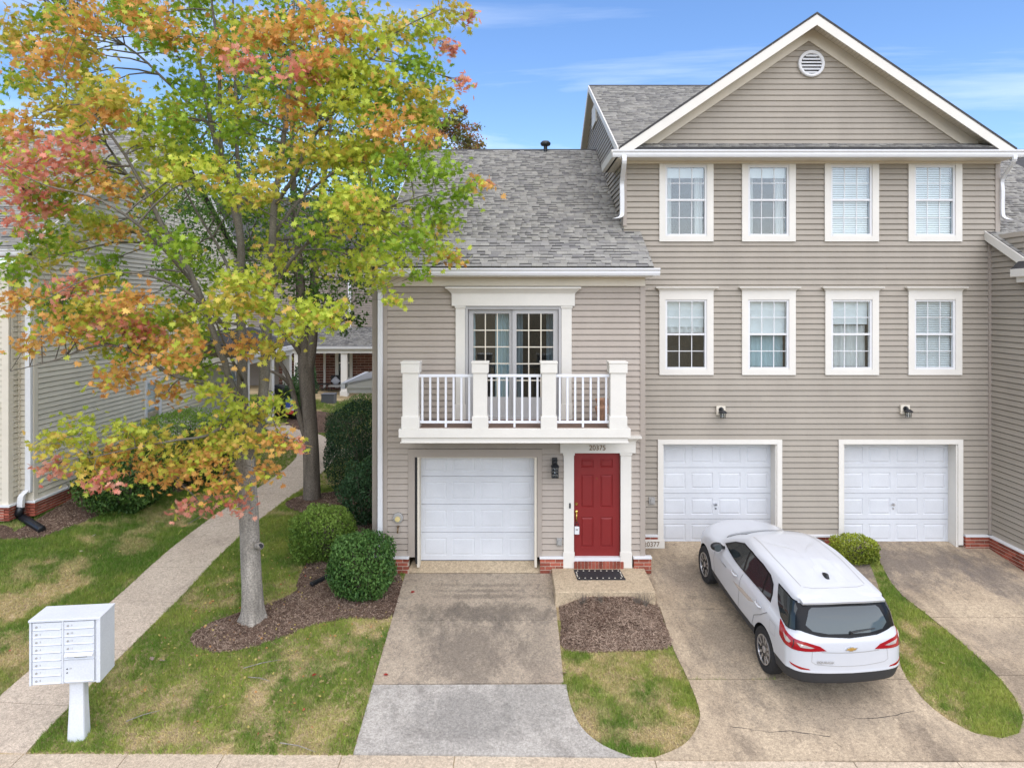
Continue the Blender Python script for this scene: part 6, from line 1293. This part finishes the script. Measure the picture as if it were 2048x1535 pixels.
def cast(fr, a, b, off):
    o, ax, ay, d = FR[fr]; org = o - ax * o.dot(ax) - ay * o.dot(ay) + ax * a + ay * b; org = org - d * 3
    loc, nor, i, dist = bvh.ray_cast(org, d)
    if loc is None:
        loc, nor, i, dist = bvh.find_nearest(org + d * 5)
    if nor.dot(d) > 0: nor = -nor
    return loc + nor * off, nor
def decal(name, fr, outline, off, mat, parent, step=.07, round_=0, skirt=.006):
    if round_: outline = smooth_poly(outline, round_)
    dense = []
    for i, p in enumerate(outline):
        q = outline[(i + 1) % len(outline)]; n = max(1, int(math.hypot(q[0] - p[0], q[1] - p[1]) / step)); dense += [(p[0] + (q[0] - p[0]) * t / n, p[1] + (q[1] - p[1]) * t / n) for t in range(n)]
    pts = [Vector(p) for p in dense]; xs_ = [p[0] for p in dense]; ys_ = [p[1] for p in dense]
    for a in np.arange(min(xs_) + step / 2, max(xs_), step):
        for b in np.arange(min(ys_) + step / 2, max(ys_), step):
            if inpoly(np.array([a]), np.array([b]), dense)[0]: pts.append(Vector((float(a), float(b))))
    vo, _, fo, _, _, _ = delaunay_2d_cdt(pts, [], [list(range(len(dense)))], 2, 1e-5)
    m = MB(); m.add([cast(fr, p[0], p[1], off)[0] for p in vo], [tuple(f) for f in fo]); n = len(dense)
    c = [cast(fr, *p, off) for p in dense]; m.add([q[0] for q in c] + [q[0] - q[1] * (off + skirt) for q in c], [(i, (i + 1) % n, n + (i + 1) % n, n + i) for i in range(n)])
    return m.build(name, mat, parent, smooth=True, angle=50)
def ribbon(name, fr, pts, w, off, mat, parent, step=.05):
    q = []
    for a, b in zip(pts[:-1], pts[1:]):
        n = max(1, int(math.hypot(b[0] - a[0], b[1] - a[1]) / step)); q += [(a[0] + (b[0] - a[0]) * t / n, a[1] + (b[1] - a[1]) * t / n) for t in range(n)]
    q.append(pts[-1]); vs = []
    for i, p in enumerate(q):
        a, b = q[max(i - 1, 0)], q[min(i + 1, len(q) - 1)]; d = Vector((b[0] - a[0], b[1] - a[1])).normalized(); nx, ny = -d.y * w / 2, d.x * w / 2
        vs += [cast(fr, p[0] + nx, p[1] + ny, off)[0], cast(fr, p[0] - nx, p[1] - ny, off)[0]]
    m = MB(); m.add(vs, [(2 * i, 2 * i + 2, 2 * i + 3, 2 * i + 1) for i in range(len(q) - 1)]); return m.build(name, mat, parent)
for s, sd_, bk, fr_ in ((-1, 'L', 'BL', 'FL'), (1, 'R', 'BR', 'FR')):
    dlo = [(2.10, 1.125), (1.74, 1.335), (1.40, 1.475), (1.0, 1.525), (.55, 1.53), (.26, 1.505), (.10, 1.43), (.03, 1.30), (.02, 1.165), (1.0, 1.13)]
    tr = decal('window_trim', sd_, dlo, .006, 'gloss_b', car, step=.04)
    decal('side_window', sd_, [(1.95, 1.15), (1.70, 1.325), (1.38, 1.455), (1.07, 1.50), (1.07, 1.15)], .009, 'glz', tr, step=.04); decal('side_window', sd_, [(1.01, 1.15), (1.01, 1.503), (.56, 1.505), (.34, 1.492), (.34, 1.165)], .009, 'glz', tr, step=.04); decal('side_window', sd_, [(.29, 1.17), (.29, 1.485), (.13, 1.41), (.065, 1.30), (.055, 1.185)], .009, 'glz', tr, step=.04)
    decal('quarter_trim', sd_, [(-.01, 1.515), (-.30, 1.52), (-.52, 1.51), (-.60, 1.42), (-.715, 1.15), (-.55, 1.118), (-.35, 1.155), (-.185, 1.27), (-.08, 1.40)], .007, 'gloss_b', car, step=.025); decal('quarter_window', sd_, [(-.04, 1.50), (-.30, 1.505), (-.50, 1.495), (-.585, 1.42), (-.70, 1.16), (-.55, 1.135), (-.36, 1.17), (-.20, 1.28), (-.10, 1.40)], .011, 'glz', car, step=.025)
    decal('corner_trim', bk, [(-.12, 1.15), (-.12, 1.49), (.03, 1.495), (.075, 1.165)], .006, 'gloss_b', car, step=.03)
    d1 = decal('door', sd_, [(2.13, 1.10), (1.035, 1.10), (1.03, .50), (2.16, .50), (2.24, .75), (2.2, 1.0)], .004, 'paint', car, step=.1); d2 = decal('door', sd_, [(1.02, 1.10), (.02, 1.13), (-.02, 1.02), (.18, .86), (.40, .72), (.47, .50), (1.018, .50)], .004, 'paint', car, step=.1)
    for dd_, yy in ((d1, 1.16), (d2, .17)):
        zz = .985; c0 = cast(sd_, yy, zz, .0)[0]; c1 = cast(sd_, yy + .2, zz, 0)[0]; h_ = MB(); h_.tube([c0 + V3((s * .01, 0, 0)), c0.lerp(c1, .2) + V3((s * .045, 0, 0)), c0.lerp(c1, .8) + V3((s * .045, 0, 0)), c1 + V3((s * .01, 0, 0))], [.014, .017, .017, .014], 8); h_.build('door_handle', 'paint', dd_, smooth=True)
    ribbon('body_seam', sd_, [(-.02, 1.02), (.18, .86), (.40, .72), (.47, .50)], .007, .0055, 'black', d2); ribbon('body_seam', sd_, [(1.027, 1.09), (1.025, .50)], .007, .006, 'black', d2); ribbon('body_seam', sd_, [(2.2, 1.0), (2.24, .75), (2.16, .50)], .007, .006, 'black', d1)
    lens = decal('tail_light', bk, [(-.34, 1.125), (-.24, 1.10), (-.05, 1.05), (.13, 1.03), (.29, .985), (.375, .925), (.15, .905), (-.05, .90), (-.20, .92), (-.29, .95)], .008, 'lens', car, step=.04)
    decal('clear_lens', bk, [(-.22, 1.045), (-.15, 1.03), (-.08, .995), (-.10, .965), (-.15, .97), (-.19, 1.0)], .012, 'clear', lens, step=.03); decal('clear_lens', bk, [(.0, 1.005), (.12, .99), (.23, .96), (.18, .95), (.06, .955)], .012, 'clear', lens, step=.03)
    ribbon('lamp_divider', bk, [(-.045, 1.03), (-.035, .97), (-.05, .915)], .012, .013, 'black', lens)
    decal('reflector', bk, [(-.07, .695), (.20, .655), (.22, .64), (.10, .635), (-.04, .665)], .005, 'lens', car, step=.04)
    m = MB(); cx_ = s * 1.0
    prof = [(.02, -.07), (.07, -.06), (.095, -.02), (.09, .03), (.05, .07), (.01, .08)]; m.lathe(prof, (0, 0, 0), 16, 'y'); m.v = [(cx_ + v[0] * 1.25, 1.93 + v[1] * 1.0, 1.155 + v[2] * .78) for v in m.v]
    m.tube([(s * .84, 1.96, 1.11), (s * .95, 1.94, 1.13)], [.035, .03], 8); mi_ = m.build('door_mirror', 'black', car, smooth=True)
    MB().lathe([(.07, 0), (.07, .004)], (cx_, 1.855, 1.155), 16, 'y').build('mirror_glass', 'glr', mi_)
    decal('headlight', fr_, [(-.35, .93), (0, .90), (.28, .82), (.1, .80), (-.2, .84)], .006, 'clear', car)
    for yy, nm in ((0, 'rear'), (2.725, 'front')):
        xc = s * .80; T = MB()
        T.lathe([(.215, -.10), (.30, -.115), (.345, -.105), (.36, -.075), (.362, 0), (.36, .075), (.345, .105), (.30, .115), (.215, .10), (.215, -.10)], (xc, yy, .362), 40, 'x'); ty = T.build('tyre', 'tyre', car, smooth=True, angle=40)
        m = MB(); xo = xc + s * .085
        ring = MB(); ring.lathe([(.232, .10 * s), (.232, .115 * s), (.214, .115 * s), (.205, .02 * s), (.205, -.09 * s)], (xc, yy, .362), 40, 'x'); rim = ring.build('rim', 'alloy', ty, smooth=True, angle=40)
        for k in range(10):
            a = 2 * math.pi * (k // 2) / 5 + (.17 if k % 2 else -.17) + .3; a2 = 2 * math.pi * (k // 2) / 5 + (.26 if k % 2 else -.26) + .3; w_ = .021
            def pt(r_, an, off, dx_): return (xo + s * dx_, yy + r_ * math.cos(an) - off * math.sin(an), .362 + r_ * math.sin(an) + off * math.cos(an))
            sp_ = MB(); vs = [pt(.035, a, -w_, .012), pt(.035, a, w_, .012), pt(.216, a2, w_ * .75, .02), pt(.216, a2, -w_ * .75, .02), pt(.035, a, -w_, -.03), pt(.035, a, w_, -.03), pt(.216, a2, w_ * .75, -.02), pt(.216, a2, -w_ * .75, -.02)]
            sp_.add(vs, [(0, 1, 2, 3), (7, 6, 5, 4), (0, 4, 5, 1), (1, 5, 6, 2), (2, 6, 7, 3), (3, 7, 4, 0)]); m.v += []; b_ = len(m.v); m.v += sp_.v; m.f += [tuple(i + b_ for i in f) for f in sp_.f]; m.m += [0] * 6
        m.lathe([(.055, -.02 * s), (.055, .018 * s), (.03, .026 * s)], (xo, yy, .362), 16, 'x'); m.build('spokes', 'alloy', ty)
        MB().lathe([(.205, -.06 * s), (.205, -.055 * s)], (xc, yy, .362), 24, 'x').build('brake_disc', 'black', ty)
    o, ax, ay, d = FR[sd_]
rg = decal('rear_window_trim', 'B', [(-.735, 1.165), (-.70, 1.28), (-.64, 1.47), (-.61, 1.51), (0, 1.525), (.61, 1.51), (.64, 1.47), (.70, 1.28), (.735, 1.165), (.45, 1.105), (0, 1.085), (-.45, 1.105)], .005, 'gloss_b', car, step=.06)
decal('rear_window', 'B', [(-.66, 1.185), (-.625, 1.28), (-.56, 1.42), (-.51, 1.455), (0, 1.47), (.51, 1.455), (.56, 1.42), (.625, 1.28), (.66, 1.185), (.42, 1.125), (0, 1.107), (-.42, 1.125)], .008, 'glr', rg, step=.06)
decal('rear_heater_frame', 'B', [(-.66, 1.185), (-.64, 1.24), (-.55, 1.17), (-.32, 1.14), (.32, 1.14), (.55, 1.17), (.64, 1.24), (.66, 1.185), (.42, 1.125), (0, 1.107), (-.42, 1.125)], .0095, 'gloss_b', rg, step=.06)
# wiper, spoiler, tailgate seams, emblem, lettering, fin
a, b = cast('B', .02, 1.155, .012)[0], cast('B', .42, 1.19, .012)[0]; m = MB(); m.tube([a, a.lerp(b, .3) + V3((0, -.02, .012)), b + V3((0, -.012, 0))], [.014, .010, .006], 6); m.lathe([(.022, 0), (.022, -.03)], tuple(a), 10, 'y'); m.build('rear_wiper', 'black', car)
m = MB(); prof = []
vs = []
for x_ in np.linspace(-.655, .655, 15):
    yb_ = -.74 + .06 * (x_ / .655) ** 4 + .03 * (x_ / .655) ** 2; yt = -.40; zt_ = 1.605 - .03 * (x_ / .655) ** 2 - .02 * (x_ / .655) ** 6; vs += [(x_, yt, zt_ + .022), (x_, yb_, zt_ - .010), (x_, yb_ + .012, zt_ - .045), (x_, -.55, zt_ - .055)]
m.add(vs, [(4 * i + k, 4 * i + 4 + k, 4 * i + 5 + k, 4 * i + 1 + k) for i in range(14) for k in range(3)] + [(0, 1, 2, 3), (56, 57, 58, 59)]); sp = m.build('roof_spoiler', 'paint', car, smooth=True, angle=35)
MB().box(-.11, .11, -.728, -.70, 1.563, 1.58).build('brake_light', 'lens', sp)
ribbon('body_seam', 'B', [(-.585, .915), (-.60, .76), (-.54, .725), (-.2, .70), (.2, .70), (.54, .725), (.60, .76), (.585, .915)], .007, .002, 'boxgrey', car); ribbon('body_seam', 'B', [(-.45, .905), (-.2, .895), (.2, .895), (.45, .905)], .010, .003, 'boxgrey', car)
ribbon('body_seam', 'T', [(-.50, -.33), (-.35, -.385), (0, -.40), (.35, -.385), (.50, -.33)], .008, .003, 'boxgrey', car)
for x_ in (-.52, .52): ribbon('roof_seam', 'T', [(x_ * 1.0, -.30), (x_ * 1.06, .5), (x_ * 1.0, 1.45)], .012, .003, 'boxgrey', car)
for x_ in (-.3, -.1, .1, .3): ribbon('roof_seam', 'T', [(x_, -.25), (x_, 1.2)], .004, .002, 'paint', car)
ec = cast('B', 0, .945, .006)[0]
m = MB(); bt = [(-.085, -.013), (-.055, .017), (-.028, .017), (-.022, .028), (.03, .028), (.034, .017), (.085, .017), (.058, -.015), (.028, -.015), (.022, -.028), (-.03, -.028), (-.034, -.013)]
m.prism([(ec.x + a * 1.12, ec.z + b * 1.2) for a, b in bt], ec.y - .004, ec.y + .02, 'y'); em = m.build('emblem', 'steel', car); MB().prism([(ec.x + a * .88, ec.z + b * .82) for a, b in bt], ec.y - .009, ec.y - .003, 'y').build('emblem_face', 'gold', em)
tcx = cast('B', -.40, .765, .006)[0]; text_obj('lettering', 'EQUINOX', .055, (tcx.x, tcx.y - .012, tcx.z), (R(92), 0, R(-7)), 'boxgrey', car, .003)
tcs = cast('L', 1.75, .90, .006)[0]; text_obj('lettering', 'EQUINOX', .045, (tcs.x - .002, tcs.y, tcs.z), (R(88), 0, R(-90)), 'steel', car, .003)
m = MB(); fz = cast('T', .0, -.08, 0)[0].z; vs = []
for t, w_, h_ in ((0, .012, .01), (.05, .035, .035), (.11, .04, .055), (.16, .036, .062), (.19, .02, .03)): vs += [(-w_, .02 - t, fz - .01), (-w_ * .35, .02 - t, fz + h_), (w_ * .35, .02 - t, fz + h_), (w_, .02 - t, fz - .01)]
m.add(vs, [(4 * i + k, 4 * i + 4 + k, 4 * i + 5 + k, 4 * i + 1 + k) for i in range(4) for k in range(3)] + [(16, 17, 18, 19), (0, 1, 2, 3)]); m.build('antenna_fin', 'black', car, smooth=True)
ribbon('fuel_flap', 'L', [(-.14, .98), (-.34, .99), (-.36, .82), (-.18, .80), (-.14, .98)], .006, .002, 'boxgrey', car)
decal('windscreen', 'F', [(-.66, 1.14), (-.52, 1.48), (0, 1.50), (.52, 1.48), (.66, 1.14), (0, 1.11)], .005, 'glz', car); decal('grille', 'F', [(-.5, .78), (.5, .78), (.42, .50), (-.42, .50)], .006, 'black', car)

# =================================================================== cluster mailbox
ang = math.atan2(.11, .934); MBW, MBH, MBD = .94, .925, .466
mb_ = thing('mailbox', 'white cluster mailbox with thirteen numbered doors on a pedestal', 'mailbox', (-6.804, 9.95, .036), local=True, rot=(0, 0, ang))
m = MB(); m.box(0, .03, 0, MBD, 0, MBH - .03); m.box(MBW - .055, MBW, 0, MBD, 0, MBH - .03); m.box(.03, MBW - .055, .02, MBD, 0, .025); m.box(.03, MBW - .055, MBD - .02, MBD, .025, MBH - .03); m.box(.03, MBW - .055, .03, .05, .025, MBH - .03); m.build('cabinet', 'mailbox', mb_, bevel=.006)
m = MB(); m.prism([(-.014, MBH - .03), (MBD + .008, MBH - .03), (MBD + .008, MBH), (-.014, MBH)], -.006, MBW + .006, 'x'); m.build('lid', 'mailbox', mb_, bevel=.004)
m = MB(); m.box(.434, .456, -.006, .03, .012, MBH - .03); m.build('centre_post', 'mailbox', mb_)
def mdoor(x0, x1_, z0, z1, no, lock=True, slot=False):
    d = MB().box(x0, x1_, -.004, .018, z0, z1); d.prism([(-.014, z0 + .002), (-.004, z0 + .002), (-.004, z0 + .014), (-.012, z0 + .010)], x0 + .012, x1_ - .012, 'x'); d = d.build('mail_door', 'mailbox', mb_, bevel=.003)
    if lock:
        zc = (z0 + z1) / 2; MB().lathe([(.0135, 0), (.0135, -.012), (.006, -.014)], (x0 + .055, -.004, zc), 12, 'y').build('lock', 'boxgrey', d)
    if no: text_obj('door_number', no, .036, (x0 + .105, -.006, (z0 + z1) / 2), (R(90), 0, 0), 'boxgrey', d, .001)
    return d
dh = (MBH - .06) / 8
for k in range(8): mdoor(.045, .430, MBH - .042 - dh * (k + 1) + .004, MBH - .042 - dh * k - .004, str(k + 1))
for k in range(4): mdoor(.460, .860, MBH - .042 - dh * (k + 1) + .004, MBH - .042 - dh * k - .004, str(k + 9))
z0_ = MBH - .042 - dh * 5; sl = mdoor(.460, .860, z0_ + .004, z0_ + dh - .004, '', lock=True)
MB().prism([(-.006, z0_ + dh - .006), (-.05, z0_ + dh * .62), (-.05, z0_ + dh * .58), (-.006, z0_ + dh * .70)], .48, .85, 'x').build('slot_hood', 'mailbox', sl); MB().box(.60, .77, -.006, .0, z0_ + .028, z0_ + .066).build('mail_slot', 'boxgrey', sl)
pd = mdoor(.460, .860, .032, z0_ - .004, '', lock=False)
for zz in (.17, .115): MB().lathe([(.008, 0), (.008, -.012)], (.505, -.004, zz + .05), 10, 'y').build('lock', 'room', pd)
text_obj('door_number', '1P', .034, (.548, -.006, .22), (R(90), 0, 0), 'boxgrey', pd, .001)
m = MB(); hb = .036 - zgf(-6.4, 10.1); vs = []; pr = [(0, .108, .10), (-.05, .100, .09), (-.25, .100, .09), (-hb * .6, .108, .10), (-hb + .03, .12, .11), (-hb - .05, .122, .112)]
for zz, a, b in pr: vs += [(.575 - a, .18 - b, zz), (.575 + a, .18 - b, zz), (.575 + a, .18 + b, zz), (.575 - a, .18 + b, zz)]
m.add(vs, [(4 * i + k, 4 * i + (k + 1) % 4, 4 * i + 4 + (k + 1) % 4, 4 * i + 4 + k) for i in range(5) for k in range(4)] + [(0, 1, 2, 3), (20, 21, 22, 23)]); m.build('pedestal', 'mailbox', mb_, bevel=.03)

# =================================================================== small things
m = MB(); m.prism([(x1(1146), 14.50), (x1(1237), 14.50), (x1(1238) + .03, 13.98), (x1(1147) + .02, 13.98)], zt, zt + .014, 'z'); mat_ = props(m.build('doormat', 'rubber'), 'black rubber doormat with a border of pale dots on the stoop', 'doormat')
dots = MB(); X0, X1, Ya, Yb_ = x1(1153), x1(1233), 14.05, 14.43
for k in range(8): [dots.lathe([(.016, 0), (.014, .005)], (X0 + (X1 - X0) * k / 7, yy, zt + .014), 8) for yy in (Ya, Yb_)]
for k in range(1, 5): [dots.lathe([(.016, 0), (.014, .005)], (xx, Ya + (Yb_ - Ya) * k / 5, zt + .014), 8) for xx in (X0 - .03, X1 + .03)]
dots.build('dot_border', 'soffit', mat_)
lx0, lz0 = x1(1153.5), z1_(1067)
m = MB(); m.box(lx0 - .05, lx0 + .05, Y1 - .05, Y1 + .012, lz0, lz0 + .16); lb_ = props(m.build('lockbox', 'white', bevel=.012), 'white key lockbox hanging from the brass door handle', 'lockbox')
m = MB(); m.tube(smooth_poly([(lx0 - .03, Y1 - .02, lz0 + .15), (lx0 - .03, Y1 - .02, lz0 + .22), (lx0, Y1 - .02, lz0 + .245), (lx0 + .03, Y1 - .02, lz0 + .22), (lx0 + .03, Y1 - .02, lz0 + .15)], 3, False), .007, 8); m.build('shackle', 'black', lb_, smooth=True); MB().box(lx0 - .025, lx0 + .025, Y1 - .056, Y1 - .05, lz0 + .09, lz0 + .12).build('keypad', 'boxgrey', lb_)
pxx = x1(1201); pf = zb(857.5) + .006
m = MB(); m.lathe([(.09, 0), (.10, .02), (.135, .20), (.16, .28), (.16, .31), (.125, .33), (.115, .36), (.15, .44), (.155, .47), (.13, .47), (.10, .40)], (pxx, 14.3, pf), 24); props(m.build('flower_pot', 'terracotta', smooth=True, angle=35), 'weathered terracotta urn standing on the balcony behind the right railing', 'pot')
def corrugated(name, label, pts, r_, grp):
    sp = smooth_poly(pts, 26, False); props(MB().tube(sp, [r_ * (1.06 if i % 2 else .94) for i in range(len(sp))], 14).build(name, 'plastic_b', smooth=True), label, 'drain pipe', grp)
g3 = lambda p, q, h_: (*G(p, q), zgf(*G(p, q)) + h_)
corrugated('drain_pipe', 'black corrugated drain pipe bending out from the white downspout', [(dl - .10, LY - .22, .68), (dl - .12, LY - .24, .55), g3(36, 1038, .10), g3(58, 1050, .09), g3(84, 1066, .08)], .085, 'drain pipes')
corrugated('drain_pipe', 'black corrugated drain pipe poking out from under the boxwood', [g3(700, 1140, .07), g3(660, 1158, .07), g3(622, 1176, .07)], .055, 'drain pipes')
vcx, vcy = G(1217, 1209); m = MB(); m.lathe([(.075, 0), (.075, .03), (.06, .045), (.04, .04)], (vcx, vcy, float(bed_z(np.array([vcx]), np.array([vcy]), bed2, .16)[0]) + .0), 18); props(m.build('valve_cover', M('pale green plastic', (.25, .48, .40), rough=.5), smooth=True, angle=40), 'small pale green round valve cover in the mulch', 'cover')
# on the far porch: chair, table, planter, flag, box
fy = YF + 1.0; fz_ = .66
ch = thing('porch_chair', 'black metal chair with a grey cushion on the far brick porch', 'chair', (xf(662), fy, fz_)); cxx = xf(662)
for a in (-.3, .3):
    for b in (-.28, .28): MB().tube([(cxx + a, fy + b, fz_), (cxx + a, fy + b, fz_ + (.42 if b < 0 else .95))], .018, 6).build('leg', 'black', ch)
MB().box(cxx - .32, cxx + .32, fy - .3, fy + .3, fz_ + .40, fz_ + .47).build('seat', 'boxgrey', ch); MB().box(cxx - .32, cxx + .32, fy + .26, fy + .30, fz_ + .5, fz_ + .95).build('backrest', 'black', ch)
cu = MB().lathe([(.02, -.08), (.2, -.06), (.26, 0), (.2, .06), (.02, .08)], (cxx - .05, fy + .12, fz_ + .66), 4, 'y'); props(cu.build('cushion', M('grey cushion', (.40, .40, .43), rough=.9), smooth=True), 'pale grey square cushion on the black porch chair', 'cushion')
tx = xf(637); tb_ = thing('folding_table', 'small black folding table beside the porch chair', 'table', (tx, fy, fz_)); MB().box(tx - .3, tx + .3, fy - .25, fy + .25, fz_ + .5, fz_ + .54).build('table_top', 'black', tb_)
for s in (-1, 1): MB().tube([(tx - .28 * s, fy - .2, fz_), (tx + .28 * s, fy - .2, fz_ + .5)], .016, 6).build('leg', 'black', tb_)
bx_, by_ = XP(655, 33.2), 33.2; props(MB().box(bx_ - .3, bx_ + .3, by_, by_ + .55, .55, 1.1).box(bx_ - .32, bx_ + .32, by_ - .02, by_ + .57, 1.1, 1.14).build('utility_box', M('slate grey metal', (.10, .105, .115), rough=.6), bevel=.02), 'dark grey utility box on the lawn by the far porch', 'utility box')
ppx, ppy = XP(593, 29.0), 29.0; pz_ = zgf(ppx, ppy); m = MB(); m.lathe([(.24, 0), (.32, .45), (.35, .47), (.35, .52), (.30, .52), (.28, .44)], (ppx, ppy, pz_), 20); pt_ = thing('planter', 'black planter with a leafy shrub beside the path', 'planter', (ppx, ppy, pz_)); m.build('pot', 'plastic_b', pt_, smooth=True, angle=40)
q = RNG.normal(size=(1800, 3)) * np.array((.26, .26, .34)) + np.array((ppx, ppy, pz_ + 1.0)); inst_mesh('foliage', OVAL_V, OVAL_F, q, rand_rot(1800), RNG.uniform(.06, .11, 1800), np.array((.03, .075, .02)) + RNG.random((1800, 1)) * np.array((.06, .1, .03)), 'hedge', pt_)
fx, fy2 = XP(580, 28.2), 28.2; fzz = zgf(fx, fy2); fl = thing('garden_flag', 'small blue white and red garden flag on a black stand', 'flag', (fx, fy2, fzz)); MB().tube([(fx - .2, fy2, fzz), (fx - .2, fy2, fzz + 1.0), (fx + .2, fy2, fzz + 1.0)], .012, 6).build('stand', 'black', fl)
for (a, b, c, nm) in ((.60, .96, (.05, .10, .42), 'blue_field'), (.48, .60, (.75, .75, .78), 'white_field'), (.34, .48, (.55, .06, .05), 'red_field')): MB().box(fx - .17, fx + .15, fy2 - .004, fy2 + .004, fzz + a, fzz + b - .001).build(nm, M('flag ' + nm, c, rough=.8), fl)
gx_, gy2 = XP(558, 29.2), 29.2; gz_ = .62; m = MB(); m.prism([(gx_ - .45, gz_), (gx_ + .45, gz_), (gx_ + .5, gz_ + .8), (gx_ + .35, gz_ + 1.35), (gx_ - .2, gz_ + 1.45), (gx_ - .5, gz_ + .9)], gy2 - .35, gy2 + .35, 'y'); props(m.build('covered_grill', 'black', bevel=.12), 'black covered grill standing on the left porch', 'grill')
hx_, hy_ = XP(530, 24.2), 24.2; hz2 = zgf(hx_, hy_); m = MB(); m.tube(smooth_poly([(hx_, hy_, hz2), (hx_, hy_, hz2 + 1.6), (hx_ + .05, hy_, hz2 + 1.85), (hx_ + .2, hy_, hz2 + 1.9), (hx_ + .3, hy_, hz2 + 1.75), (hx_ + .27, hy_, hz2 + 1.6)], 4, False), .012, 6); props(m.build('shepherd_hook', 'black'), 'thin black shepherd hook standing near the left porch', 'hook')
